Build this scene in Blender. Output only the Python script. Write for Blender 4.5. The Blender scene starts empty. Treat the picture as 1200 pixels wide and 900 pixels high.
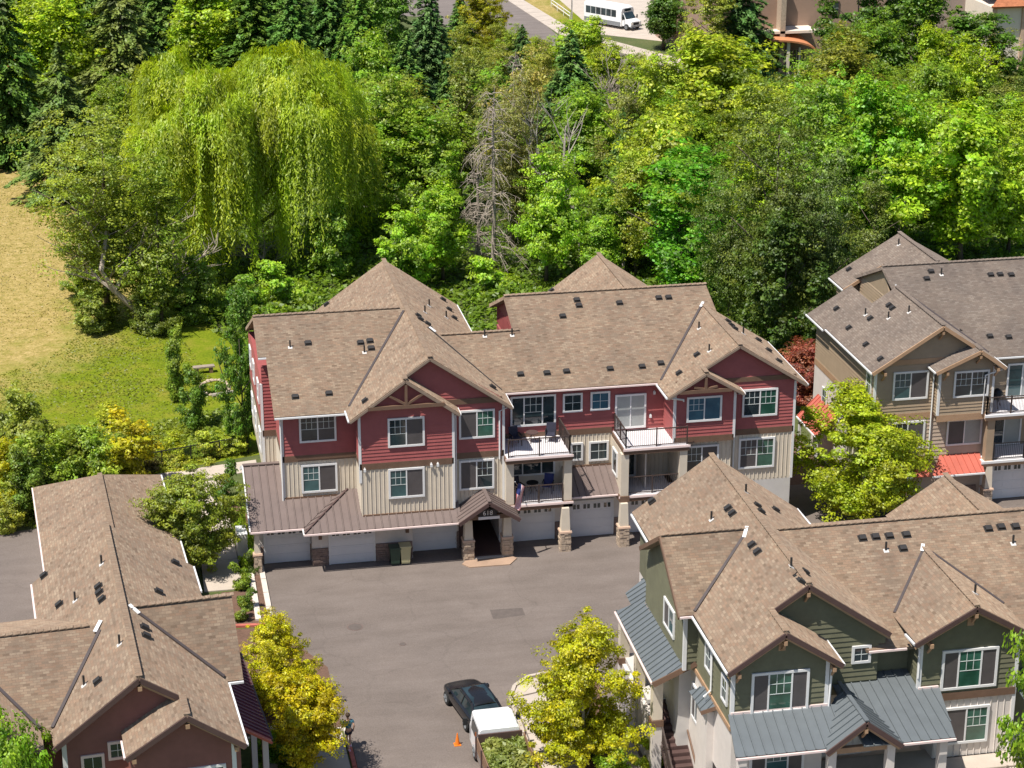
import bpy, bmesh, math, random
import numpy as np
from mathutils import Vector, Matrix
S = bpy.context.scene
COL = S.collection
random.seed(7)

# ------------------------------------------------------------------ camera
F_PX, PITCH, YAW = 2427.0, math.radians(20.1), math.radians(11.0)
CAM = Vector((-10.0965, -104.637, 49.0))
FWD = Vector((math.sin(YAW)*math.cos(PITCH), math.cos(YAW)*math.cos(PITCH), -math.sin(PITCH)))
RGT = Vector((math.cos(YAW), -math.sin(YAW), 0))
UPV = RGT.cross(FWD)
cam_data = bpy.data.cameras.new('camera')
cam = bpy.data.objects.new('camera', cam_data)
COL.objects.link(cam)
cam_data.sensor_width = 36
cam_data.lens = F_PX/1200*36
cam_data.clip_start = 1.0
cam_data.clip_end = 6000
M = Matrix((RGT, UPV, -FWD)).transposed().to_4x4()
M.translation = CAM
cam.matrix_world = M
S.camera = cam

# ------------------------------------------------------------------ light
SUN_DIR = Vector((1.12, 0.68, -2.6)).normalized()       # direction the light travels
sun_el = math.asin(-SUN_DIR.z)
sun_az = math.atan2(-SUN_DIR.x, -SUN_DIR.y)             # from +Y towards +X
world = bpy.data.worlds.new('World')
S.world = world
world.use_nodes = True
wn = world.node_tree.nodes
sky = wn.new('ShaderNodeTexSky')
sky.sky_type = 'NISHITA'
sky.sun_disc = False
sky.sun_elevation = sun_el
sky.sun_rotation = sun_az
sky.air_density = 1.0
sky.dust_density = 0.6
bg = wn['Background']
world.node_tree.links.new(sky.outputs['Color'], bg.inputs['Color'])
bg.inputs['Strength'].default_value = 0.09
sun_data = bpy.data.lights.new('sun', 'SUN')
sun_data.energy = 5.0
sun_data.angle = math.radians(0.5)
sun_data.color = (1.0, 0.95, 0.87)
sun = bpy.data.objects.new('sun', sun_data)
COL.objects.link(sun)
sun.location = (0, 0, 120)
sun.rotation_euler = SUN_DIR.to_track_quat('-Z', 'Y').to_euler()
S.view_settings.view_transform = 'Standard'
S.view_settings.look = 'None'
S.view_settings.exposure = 0.4
S.view_settings.gamma = 1.0
S.view_settings.use_curve_mapping = False
S.render.engine = 'CYCLES'
S.cycles.max_bounces = 6
S.cycles.diffuse_bounces = 3
S.cycles.transmission_bounces = 4
S.cycles.transparent_max_bounces = 4

def ray(px, py):
    return (FWD + RGT*((px-600)/F_PX) - UPV*((py-450)/F_PX)).normalized()
def gz(px, py, z=0.0):
    d = ray(px, py)
    return CAM + d*((z-CAM.z)/d.z)

# ------------------------------------------------------------------ materials
MATS = {}
def nodes_of(name):
    m = bpy.data.materials.new(name)
    m.use_nodes = True
    nt = m.node_tree
    b = nt.nodes['Principled BSDF']
    MATS[name] = m
    return m, nt, b, nt.nodes.new, nt.links.new
def mix_rgb(nt, fac, a, b, blend='MIX'):
    n = nt.nodes.new('ShaderNodeMix')
    n.data_type = 'RGBA'
    n.blend_type = blend
    for i, v in ((0, fac), (6, a), (7, b)):
        if hasattr(v, 'is_linked') or isinstance(v, bpy.types.NodeSocket):
            nt.links.new(v, n.inputs[i])
        elif i == 0:
            n.inputs[i].default_value = v
        else:
            n.inputs[i].default_value = (*v[:3], 1)
    return n.outputs[2]
def noise(nt, scale, detail=4, rough=0.6, coord='Object', vec=None):
    n = nt.nodes.new('ShaderNodeTexNoise')
    n.inputs['Scale'].default_value = scale
    n.inputs['Detail'].default_value = detail
    n.inputs['Roughness'].default_value = rough
    if vec is None:
        tc = nt.nodes.new('ShaderNodeNewGeometry')
        vec = tc.outputs['Position']
    nt.links.new(vec, n.inputs['Vector'])
    return n.outputs['Fac']
def ramp(nt, fac, stops):
    r = nt.nodes.new('ShaderNodeValToRGB')
    el = r.color_ramp.elements
    while len(el) < len(stops):
        el.new(0.5)
    for e, (p, c) in zip(el, stops):
        e.position = p
        e.color = (*c, 1) if len(c) == 3 else c
    nt.links.new(fac, r.inputs['Fac'])
    return r.outputs['Color']
def bump(nt, b, h, strength=0.3, dist=0.02):
    n = nt.nodes.new('ShaderNodeBump')
    n.inputs['Strength'].default_value = strength
    n.inputs['Distance'].default_value = dist
    nt.links.new(h, n.inputs['Height'])
    nt.links.new(n.outputs['Normal'], b.inputs['Normal'])
def paint(name, c, rough=0.6, var=0.12, scale=2.0, metal=0.0, spec=0.4, fine=0.0):
    m, nt, b, N, L = nodes_of(name)
    dark = tuple(x*(1-var) for x in c)
    lite = tuple(min(1, x*(1+var)) for x in c)
    f = noise(nt, scale, 6, 0.65)
    colr = ramp(nt, f, [(0.3, dark), (0.7, lite)])
    if fine:
        f2 = noise(nt, 22, 3, 0.6)
        colr = mix_rgb(nt, fine, colr, ramp(nt, f2, [(0.3, tuple(x*0.4 for x in c)), (0.7, tuple(min(1, x*1.5) for x in c))]))
    L(colr, b.inputs['Base Color'])
    b.inputs['Roughness'].default_value = rough
    b.inputs['Metallic'].default_value = metal
    b.inputs['Specular IOR Level'].default_value = spec
    return m
def shingles(name, cols, mortar):
    m, nt, b, N, L = nodes_of(name)
    uv = N('ShaderNodeUVMap'); uv.uv_map = 'UVMap'
    br = N('ShaderNodeTexBrick')
    br.offset = 0.5; br.offset_frequency = 2
    br.inputs['Scale'].default_value = 1.0
    br.inputs['Brick Width'].default_value = 0.27
    br.inputs['Row Height'].default_value = 0.135
    br.inputs['Mortar Size'].default_value = 0.012
    br.inputs['Mortar Smooth'].default_value = 0.2
    br.inputs['Bias'].default_value = 0.0
    br.inputs['Color1'].default_value = (0, 0, 0, 1)
    br.inputs['Color2'].default_value = (1, 1, 1, 1)
    br.inputs['Mortar'].default_value = (0.45, 0.45, 0.45, 1)
    wob = noise(nt, 1.3, 3, 0.6, vec=uv.outputs['UV'])
    L(uv.outputs['UV'], br.inputs['Vector'])
    tabs = ramp(nt, br.outputs['Color'], [(i/(len(cols)-1), c) for i, c in enumerate(cols)])
    stain = ramp(nt, noise(nt, 0.35, 5, 0.65), [(0.3, (0.82, 0.82, 0.84)), (0.7, (1.1, 1.08, 1.05))])
    c1 = mix_rgb(nt, 1.0, tabs, stain, 'MULTIPLY')
    gran = ramp(nt, noise(nt, 35, 2, 0.5, vec=uv.outputs['UV']), [(0.25, (0.8, 0.8, 0.8)), (0.75, (1.18, 1.18, 1.18))])
    c2 = mix_rgb(nt, 1.0, c1, gran, 'MULTIPLY')
    mp = N('ShaderNodeMapping'); mp.inputs['Scale'].default_value = (1.6, 0.22, 1.0); L(uv.outputs['UV'], mp.inputs['Vector'])
    c2 = mix_rgb(nt, 1.0, c2, ramp(nt, noise(nt, 1.0, 4, 0.6, vec=mp.outputs['Vector']), [(0.32, (0.88, 0.87, 0.86)), (0.68, (1.08, 1.08, 1.07))]), 'MULTIPLY')
    oi = N('ShaderNodeObjectInfo')
    c2 = mix_rgb(nt, 1.0, c2, ramp(nt, oi.outputs['Random'], [(0, (0.93, 0.93, 0.94)), (1, (1.05, 1.04, 1.03))]), 'MULTIPLY')
    c3 = mix_rgb(nt, br.outputs['Fac'], c2, mix_rgb(nt, 0.6, c2, mortar))
    L(c3, b.inputs['Base Color'])
    b.inputs['Roughness'].default_value = 0.92
    b.inputs['Diffuse Roughness'].default_value = 1.0
    b.inputs['Specular IOR Level'].default_value = 0.15
    bump(nt, b, br.outputs['Color'], 0.35, 0.03)
    return m
def foliage(name, tr=0.35):
    """leaf material: the colour comes from the object colour, each leaf clump differs a little in hue"""
    m, nt, b, N, L = nodes_of(name)
    nt.nodes.remove(b)
    oi = N('ShaderNodeObjectInfo')
    at = N('ShaderNodeAttribute'); at.attribute_name = 'hue'
    sep = N('ShaderNodeSeparateColor'); L(at.outputs['Color'], sep.inputs['Color'])
    hsv = N('ShaderNodeHueSaturation')
    L(oi.outputs['Color'], hsv.inputs['Color'])
    mr = N('ShaderNodeMapRange'); mr.inputs['To Min'].default_value = 0.485; mr.inputs['To Max'].default_value = 0.522
    L(sep.outputs['Red'], mr.inputs['Value']); L(mr.outputs['Result'], hsv.inputs['Hue'])
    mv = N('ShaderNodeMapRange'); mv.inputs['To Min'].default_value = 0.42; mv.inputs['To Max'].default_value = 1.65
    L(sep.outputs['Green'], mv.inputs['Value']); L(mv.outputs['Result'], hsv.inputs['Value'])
    d = N('ShaderNodeBsdfDiffuse'); t = N('ShaderNodeBsdfTranslucent'); g = N('ShaderNodeBsdfGlossy')
    g.inputs['Roughness'].default_value = 0.5
    g.inputs['Color'].default_value = (0.8, 0.85, 0.8, 1)
    L(hsv.outputs['Color'], d.inputs['Color'])
    tc = mix_rgb(nt, 1.0, hsv.outputs['Color'], (1.25, 1.25, 0.55), 'MULTIPLY')
    L(tc, t.inputs['Color'])
    m1 = N('ShaderNodeMixShader'); m1.inputs['Fac'].default_value = tr
    L(d.outputs[0], m1.inputs[1]); L(t.outputs[0], m1.inputs[2])
    m2 = N('ShaderNodeMixShader'); m2.inputs['Fac'].default_value = 0.035
    L(m1.outputs[0], m2.inputs[1]); L(g.outputs[0], m2.inputs[2])
    L(m2.outputs[0], nt.nodes['Material Output'].inputs['Surface'])
    return m

SH_TAN = [(0.192, 0.140, 0.100), (0.300, 0.206, 0.144), (0.250, 0.190, 0.139), (0.352, 0.274, 0.200), (0.272, 0.186, 0.132), (0.308, 0.234, 0.170), (0.226, 0.170, 0.124)]
shingles('shingle_tan', SH_TAN, (0.16, 0.11, 0.08))
SH_GREY = [(0.155, 0.125, 0.105), (0.215, 0.172, 0.142), (0.18, 0.148, 0.124), (0.245, 0.205, 0.172), (0.19, 0.15, 0.125)]
shingles('shingle_grey', SH_GREY, (0.13, 0.10, 0.085))
shingles('shingle_terracotta', [(0.42, 0.17, 0.08), (0.5, 0.2, 0.1), (0.36, 0.14, 0.07)], (0.25, 0.09, 0.05))
shingles('shingle_dark_red', [(0.16, 0.07, 0.05), (0.2, 0.09, 0.06), (0.13, 0.06, 0.045)], (0.08, 0.035, 0.03))
paint('red_siding', (0.335, 0.092, 0.088), 0.6, 0.1)
paint('brown_red_siding', (0.25, 0.10, 0.08), 0.6, 0.1)
paint('tan_siding', (0.35, 0.26, 0.175), 0.6, 0.08)
paint('grey_tan_siding', (0.46, 0.36, 0.28), 0.6, 0.08)
paint('olive_siding', (0.150, 0.146, 0.092), 0.65, 0.12)
paint('cream_board', (0.63, 0.55, 0.44), 0.6, 0.06)
paint('pale_board', (0.66, 0.60, 0.55), 0.6, 0.06)
paint('grey_board', (0.56, 0.53, 0.50), 0.6, 0.06)
paint('white_trim', (0.72, 0.71, 0.70), 0.5, 0.04)
paint('pinkish_gutter', (0.78, 0.62, 0.58), 0.5, 0.05)
paint('brown_trim', (0.155, 0.092, 0.06), 0.6, 0.12)
paint('tan_trim', (0.40, 0.25, 0.15), 0.6, 0.12)
paint('rake_trim', (0.25, 0.185, 0.14), 0.6, 0.12)
paint('dark_trim', (0.085, 0.05, 0.045), 0.6, 0.12)
paint('flashing', (0.075, 0.06, 0.058), 0.5, 0.15)
paint('brown_metal', (0.165, 0.125, 0.112), 0.42, 0.08, 1.2, 0.0, 0.5)
paint('slate_metal', (0.128, 0.143, 0.152), 0.40, 0.08, 1.2, 0.0, 0.5)
paint('red_metal', (0.47, 0.125, 0.088), 0.45, 0.08, 1.2, 0.0, 0.5)
paint('maroon_metal', (0.13, 0.035, 0.055), 0.4, 0.1, 1.2, 0.0, 0.5)
paint('garage_door', (0.72, 0.71, 0.72), 0.5, 0.03)
paint('porch_shade', (0.02, 0.018, 0.017), 0.9, 0.1)
paint('deck_floor', (0.66, 0.63, 0.64), 0.65, 0.06, 3)
paint('black_metal', (0.018, 0.017, 0.018), 0.4, 0.1)
paint('brown_rail', (0.06, 0.042, 0.036), 0.5, 0.1)
paint('vent_black', (0.03, 0.027, 0.026), 0.6, 0.1)
paint('stone_light', (0.46, 0.36, 0.27), 0.85, 0.35, 5, fine=0.3)
paint('stone_dark', (0.24, 0.17, 0.14), 0.85, 0.35, 5, fine=0.3)
paint('stone_cap', (0.55, 0.38, 0.28), 0.8, 0.12)
paint('concrete', (0.47, 0.40, 0.335), 0.85, 0.12, 0.7, fine=0.08)
paint('concrete_warm', (0.37, 0.25, 0.175), 0.85, 0.15, 0.9, fine=0.08)
paint('kerb_white', (0.62, 0.55, 0.48), 0.8, 0.1, 2, fine=0.08)
paint('kerb_red', (0.42, 0.12, 0.09), 0.8, 0.3, 2, fine=0.15)
paint('bark', (0.11, 0.085, 0.065), 0.9, 0.3, 4, fine=0.3)
paint('bark_pale', (0.36, 0.31, 0.27), 0.9, 0.25, 4, fine=0.25)
paint('bare_branch', (0.33, 0.275, 0.225), 0.9, 0.25, 3)
paint('mulch', (0.14, 0.08, 0.055), 0.95, 0.35, 3, fine=0.4)
paint('wood_grey', (0.30, 0.24, 0.19), 0.85, 0.2, 3)
paint('wood_brown', (0.22, 0.13, 0.08), 0.8, 0.2, 3)
paint('rubber', (0.02, 0.02, 0.02), 0.8, 0.1)
paint('car_black', (0.012, 0.012, 0.014), 0.22, 0.1, 2, 0.0, 0.6)
paint('car_white', (0.80, 0.80, 0.80), 0.3, 0.03, 2, 0.0, 0.5)
paint('chrome', (0.6, 0.6, 0.6), 0.25, 0.05, 2, 0.9)
paint('lamp_red', (0.45, 0.02, 0.02), 0.3, 0.05)
paint('lamp_clear', (0.8, 0.78, 0.7), 0.2, 0.05)
paint('orange_plastic', (0.80, 0.20, 0.02), 0.5, 0.05)
paint('yellow_plastic', (0.85, 0.55, 0.03), 0.45, 0.05)
paint('green_bin', (0.03, 0.06, 0.04), 0.5, 0.1)
paint('olive_bin', (0.50, 0.46, 0.26), 0.55, 0.1)
paint('skin', (0.55, 0.32, 0.22), 0.6, 0.05)
paint('cloth_teal', (0.05, 0.16, 0.22), 0.8, 0.2)
paint('cloth_dark', (0.03, 0.03, 0.05), 0.8, 0.2)
paint('cloth_pink', (0.72, 0.42, 0.55), 0.8, 0.2)
paint('hair_brown', (0.06, 0.035, 0.02), 0.7, 0.2)
paint('school_brown', (0.34, 0.225, 0.165), 0.8, 0.08, 1)
paint('school_grey', (0.33, 0.255, 0.22), 0.8, 0.08, 1)
paint('school_cream', (0.72, 0.63, 0.53), 0.8, 0.05, 1)
paint('terracotta', (0.55, 0.22, 0.10), 0.7, 0.12, 2)
paint('blue_cloth', (0.03, 0.04, 0.16), 0.7, 0.1)
paint('red_cloth', (0.62, 0.05, 0.06), 0.7, 0.1)
paint('white_cloth', (0.8, 0.78, 0.78), 0.7, 0.05)
paint('sign_black', (0.02, 0.02, 0.025), 0.4, 0.1)
paint('patch', (0.118, 0.096, 0.085), 0.9, 0.15, 3, fine=0.15)
paint('iron', (0.14, 0.10, 0.085), 0.7, 0.25, 6)
paint('bus_stripe', (0.20, 0.21, 0.22), 0.4, 0.05)
paint('blind', (0.32, 0.34, 0.33), 0.35, 0.1, 1.5, 0, 0.6)
paint('screen', (0.085, 0.075, 0.075), 0.45, 0.15, 1.5, 0, 0.5)
def glass_mat(name, a, b_, rough=0.06):
    m, nt, b, N, L = nodes_of(name)
    geo = N('ShaderNodeNewGeometry')
    f = noise(nt, 0.9, 3, 0.5)
    L(ramp(nt, f, [(0.35, a), (0.65, b_)]), b.inputs['Base Color'])
    b.inputs['Roughness'].default_value = rough
    b.inputs['Specular IOR Level'].default_value = 0.9
    f2 = noise(nt, 1.6, 1, 0.5)
    bump(nt, b, f2, 0.05, 0.05)
glass_mat('glass_dark', (0.012, 0.02, 0.024), (0.03, 0.05, 0.055))
glass_mat('glass_teal', (0.02, 0.06, 0.065), (0.05, 0.12, 0.125))
glass_mat('glass_green', (0.02, 0.07, 0.045), (0.05, 0.15, 0.11))
glass_mat('glass_blue', (0.03, 0.085, 0.13), (0.06, 0.15, 0.20))
foliage('leaf', 0.47)
foliage('needle', 0.12)
def asphalt(name, c, crack=True):
    m, nt, b, N, L = nodes_of(name)
    big = ramp(nt, noise(nt, 0.16, 6, 0.7), [(0.3, tuple(x*0.86 for x in c)), (0.7, tuple(x*1.12 for x in c))])
    fine = ramp(nt, noise(nt, 14, 3, 0.7), [(0.3, (0.82, 0.82, 0.82)), (0.7, (1.15, 1.15, 1.15))])
    c1 = mix_rgb(nt, 1.0, big, fine, 'MULTIPLY')
    tc = N('ShaderNodeNewGeometry')
    mp = N('ShaderNodeMapping'); mp.inputs['Scale'].default_value = (0.25, 1.0, 1.0); mp.inputs['Rotation'].default_value = (0, 0, 0.15)
    L(tc.outputs['Position'], mp.inputs['Vector'])
    st = ramp(nt, noise(nt, 0.9, 4, 0.6, vec=mp.outputs['Vector']), [(0.35, (0.90, 0.89, 0.88)), (0.65, (1.06, 1.06, 1.06))])
    c1 = mix_rgb(nt, 1.0, c1, st, 'MULTIPLY')
    # hairline cracks and worn lanes
    vo = N('ShaderNodeTexVoronoi'); vo.feature = 'DISTANCE_TO_EDGE'; vo.inputs['Scale'].default_value = 0.16
    wv = N('ShaderNodeVectorMath'); wv.operation = 'ADD'
    nw = N('ShaderNodeTexNoise'); nw.inputs['Scale'].default_value = 0.8; nw.inputs['Detail'].default_value = 5; L(tc.outputs['Position'], nw.inputs['Vector'])
    L(tc.outputs['Position'], wv.inputs[0]); L(nw.outputs['Color'], wv.inputs[1]); L(wv.outputs[0], vo.inputs['Vector'])
    ck = ramp(nt, vo.outputs['Distance'], [(0.0, (0.72, 0.72, 0.72)), (0.012, (1, 1, 1))])
    c1 = mix_rgb(nt, 0.32, c1, ck, 'MULTIPLY')
    oil = ramp(nt, noise(nt, 0.55, 3, 0.5), [(0.66, (1, 1, 1)), (0.8, (0.78, 0.77, 0.76))])
    L(mix_rgb(nt, 1.0, c1, oil, 'MULTIPLY'), b.inputs['Base Color'])
    b.inputs['Roughness'].default_value = 0.9
    b.inputs['Specular IOR Level'].default_value = 0.25
asphalt('asphalt', (0.172, 0.142, 0.125))
asphalt('asphalt_road', (0.19, 0.16, 0.145))

# ------------------------------------------------------------------ mesh helpers
class MB:
    def __init__(s): s.v = []; s.f = []; s.uv = None
    def quad(s, a, b, c, d):
        n = len(s.v); s.v += [tuple(a), tuple(b), tuple(c), tuple(d)]; s.f.append((n, n+1, n+2, n+3)); return s
    def poly(s, pts):
        n = len(s.v); s.v += [tuple(p) for p in pts]; s.f.append(tuple(range(n, n+len(pts)))); return s
    def box(s, x0, x1, y0, y1, z0, z1):
        n = len(s.v)
        s.v += [(x0,y0,z0),(x1,y0,z0),(x1,y1,z0),(x0,y1,z0),(x0,y0,z1),(x1,y0,z1),(x1,y1,z1),(x0,y1,z1)]
        for f in ((0,3,2,1),(4,5,6,7),(0,1,5,4),(1,2,6,5),(2,3,7,6),(3,0,4,7)): s.f.append(tuple(n+i for i in f))
        return s
    def frustum(s, cx, cy, z0, z1, a0, a1):
        n = len(s.v)
        for z, a in ((z0, a0), (z1, a1)):
            s.v += [(cx-a,cy-a,z),(cx+a,cy-a,z),(cx+a,cy+a,z),(cx-a,cy+a,z)]
        for f in ((0,3,2,1),(4,5,6,7),(0,1,5,4),(1,2,6,5),(2,3,7,6),(3,0,4,7)): s.f.append(tuple(n+i for i in f))
        return s
    def bar(s, a, b, w, h=None, up=(0,0,1)):
        """box beam from a to b"""
        a = Vector(a); b = Vector(b); h = h or w
        d = (b-a).normalized(); u = Vector(up)
        if abs(d.dot(u)) > 0.98: u = Vector((0, 1, 0))
        x = d.cross(u).normalized(); y = x.cross(d).normalized()
        n = len(s.v)
        for p in (a, b):
            for i, j in ((-1,-1),(1,-1),(1,1),(-1,1)): s.v.append(tuple(p + x*(i*w/2) + y*(j*h/2)))
        for f in ((0,3,2,1),(4,5,6,7),(0,1,5,4),(1,2,6,5),(2,3,7,6),(3,0,4,7)): s.f.append(tuple(n+i for i in f))
        return s
    def tube(s, pts, radii, k=6, cap=True):
        pts = [Vector(p) for p in pts]
        if not hasattr(radii, '__len__'): radii = [radii]*len(pts)
        n0 = len(s.v)
        for i, p in enumerate(pts):
            d = (pts[min(i+1, len(pts)-1)] - pts[max(i-1, 0)]).normalized()
            u = Vector((0,0,1)) if abs(d.z) < 0.95 else Vector((1,0,0))
            x = d.cross(u).normalized(); y = x.cross(d)
            for j in range(k):
                a = 2*math.pi*j/k
                s.v.append(tuple(p + (x*math.cos(a) + y*math.sin(a))*radii[i]))
        for i in range(len(pts)-1):
            for j in range(k):
                a = n0+i*k+j; b = n0+i*k+(j+1) % k
                s.f.append((a, b, b+k, a+k))
        if cap:
            s.f.append(tuple(n0+j for j in reversed(range(k))))
            s.f.append(tuple(n0+(len(pts)-1)*k+j for j in range(k)))
        return s
    def slab(s, pts, t):
        """polygon (top surface, counter-clockwise seen from above) thickened downwards along its normal"""
        pts = [Vector(p) for p in pts]
        nn = Vector((0,0,0))
        for i in range(len(pts)):
            a, b = pts[i], pts[(i+1) % len(pts)]
            nn += Vector(((a.y-b.y)*(a.z+b.z), (a.z-b.z)*(a.x+b.x), (a.x-b.x)*(a.y+b.y)))
        nn.normalize()
        if nn.z < 0: pts.reverse(); nn = -nn
        n = len(s.v); k = len(pts)
        s.v += [tuple(p) for p in pts] + [tuple(p - nn*t) for p in pts]
        s.f.append(tuple(range(n, n+k)))
        s.f.append(tuple(n+k+i for i in reversed(range(k))))
        for i in range(k):
            j = (i+1) % k
            s.f.append((n+i, n+k+i, n+k+j, n+j))
        return s
    def prism(s, pts, vec):
        """planar polygon pushed along vec"""
        vec = Vector(vec); pts = [Vector(p) for p in pts]
        n = len(s.v); k = len(pts)
        s.v += [tuple(p) for p in pts] + [tuple(p + vec) for p in pts]
        s.f.append(tuple(range(n, n+k))); s.f.append(tuple(n+k+i for i in reversed(range(k))))
        for i in range(k):
            j = (i+1) % k
            s.f.append((n+j, n+i, n+k+i, n+k+j))
        return s
    def ball(s, c, r, sx=1, sy=1, sz=1, nu=10, nv=6):
        n = len(s.v); c = Vector(c)
        s.v.append(tuple(c+Vector((0,0,-r*sz))))
        for i in range(1, nv):
            t = -math.pi/2 + math.pi*i/nv
            for j in range(nu):
                a = 2*math.pi*j/nu
                s.v.append((c.x+r*sx*math.cos(t)*math.cos(a), c.y+r*sy*math.cos(t)*math.sin(a), c.z+r*sz*math.sin(t)))
        s.v.append(tuple(c+Vector((0,0,r*sz)))); e = len(s.v)-1
        for j in range(nu):
            s.f.append((n, n+1+(j+1) % nu, n+1+j))
            s.f.append((e, e-nu+j, e-nu+(j+1) % nu))
        for i in range(nv-2):
            for j in range(nu):
                a = n+1+i*nu+j; b = n+1+i*nu+(j+1) % nu
                s.f.append((a, b, b+nu, a+nu))
        return s
    def mesh(s, name, off=(0,0,0), mat=None, smooth=False, uvfun=None):
        me = bpy.data.meshes.new(name)
        o = Vector(off)
        me.from_pydata([(x-o.x, y-o.y, z-o.z) for x, y, z in s.v], [], s.f)
        if uvfun:
            uvl = me.uv_layers.new(name='UVMap')
            for poly in me.polygons:
                nrm = poly.normal
                for li in poly.loop_indices:
                    uvl.data[li].uv = uvfun(s.v[me.loops[li].vertex_index], nrm)
        if smooth:
            for p in me.polygons: p.use_smooth = True
        if mat: me.materials.append(MATS[mat])
        me.update()
        return me
    def build(s, name, mat, parent=None, smooth=False, kind=None, local=False, uvfun=None, label=None):
        """links the collected shapes as ONE object; vertices are in world space unless local"""
        off = Vector((0,0,0))
        if parent is not None and not local: off = world_loc(parent)
        me = s.mesh(name, off, mat, smooth, uvfun)
        return link(name, me, parent, kind=kind, label=label)
def world_loc(o):
    v = Vector(o.location)
    while o.parent is not None:
        o = o.parent
        v = v + o.location
    return v
def link(name, me, parent=None, loc=(0,0,0), rotz=0.0, kind=None, label=None):
    o = bpy.data.objects.new(name, me)
    COL.objects.link(o)
    if parent is not None: o.parent = parent
    o.location = loc
    if rotz: o.rotation_euler = (0, 0, rotz)
    if kind: o['kind'] = kind
    if label: o['label'] = label
    return o
def tag(o, label, cat, group=None):
    o['label'] = label; o['category'] = cat
    if group: o['group'] = group
    return o
def thing(name, label, cat, loc=(0,0,0), rotz=0.0, group=None):
    o = bpy.data.objects.new(name, None)
    COL.objects.link(o)
    o.empty_display_size = 0.5
    o.location = loc; o.rotation_euler = (0, 0, rotz)
    return tag(o, label, cat, group)
def copy_tree(o, loc, rotz=None, scale=None, label=None, color=None):
    c = o.copy(); COL.objects.link(c); c.location = loc
    if rotz is not None: c.rotation_euler = (0, 0, rotz)
    if scale is not None: c.scale = scale
    if label: c['label'] = label
    for ch in list(o.children):
        d = ch.copy(); COL.objects.link(d); d.parent = c
        if color and d.name.startswith('crown'): d.color = (*color, 1)
        for g in list(ch.children):
            e = g.copy(); COL.objects.link(e); e.parent = d
    return c

# ------------------------------------------------------------------ building helpers
def roof_uv(v, n):
    """u along the eave, v up the slope, in metres"""
    h = Vector((n.x, n.y, 0))
    if h.length < 1e-4: return (v[0], v[1])
    h.normalize()
    u = Vector((-h.y, h.x, 0))
    p = Vector(v)
    up = -(p.x*h.x + p.y*h.y)
    return (p.dot(u), math.sqrt(up*up + 0) * (1 if up > 0 else -1) / max(0.3, n.z) if abs(n.z) > 0.2 else p.z)
def roof(parent, pts, mat='shingle_tan', t=0.2):
    return MB().slab(pts, t).build('roof', mat, parent, uvfun=roof_uv)
NRM = {'-y': (Vector((1,0,0)), Vector((0,-1,0)), 0.0), '-x': (Vector((0,-1,0)), Vector((-1,0,0)), -math.pi/2), '+x': (Vector((0,1,0)), Vector((1,0,0)), math.pi/2), '+y': (Vector((-1,0,0)), Vector((0,1,0)), math.pi)}
def laps(parent, face, o, w, h, mat, course=0.2, prof=None, out=0.04, name='lap_siding'):
    """horizontal lap boards on a face: o = lower left corner seen from outside, prof(z) -> (u0, u1) clips a gable"""
    u, n, _ = NRM[face]; o = Vector(o); mb = MB(); z = 0.0
    up = Vector((0,0,1))
    while z < h-0.02:
        z1 = min(z+course, h)
        a, b = (0, w) if prof is None else prof(z)
        c, d = (a, b) if prof is None else prof(z1)
        if b-a > 0.05:
            if d < c: c = d = (c+d)/2
            p0 = o+u*a+up*z; p1 = o+u*b+up*z; q1 = o+u*d+up*z1; q0 = o+u*c+up*z1
            mb.quad(p0+n*out, p1+n*out, q1+n*0.006, q0+n*0.006)
            mb.quad(p0, p1, p1+n*out, p0+n*out)
        z = z1
    return mb.build(name, mat, parent, kind='stuff')
def battens(parent, face, o, w, h, mat, step=0.24):
    u, n, _ = NRM[face]; o = Vector(o); mb = MB()
    k = max(1, round(w/step))
    for i in range(k+1):
        c = o + u*(w*i/k)
        mb.bar(c+n*0.012, c+n*0.012+Vector((0,0,h)), 0.04, 0.045, up=(0.3,0.3,0))
    return mb.build('batten', mat, parent, kind='stuff')
def gable(x0, xr, z_e0, x1, zr, base):
    """profile function for laps in a gable whose lower left is x0"""
    def f(z):
        zz = base + z
        if zz <= min(z_e0, 99): return (0, x1-x0)
        t = min(1, (zz-z_e0)/(zr-z_e0))
        return ((xr-x0)*t, (x1-x0) - (x1-xr)*t)
    return f
WIN = {}
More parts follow.
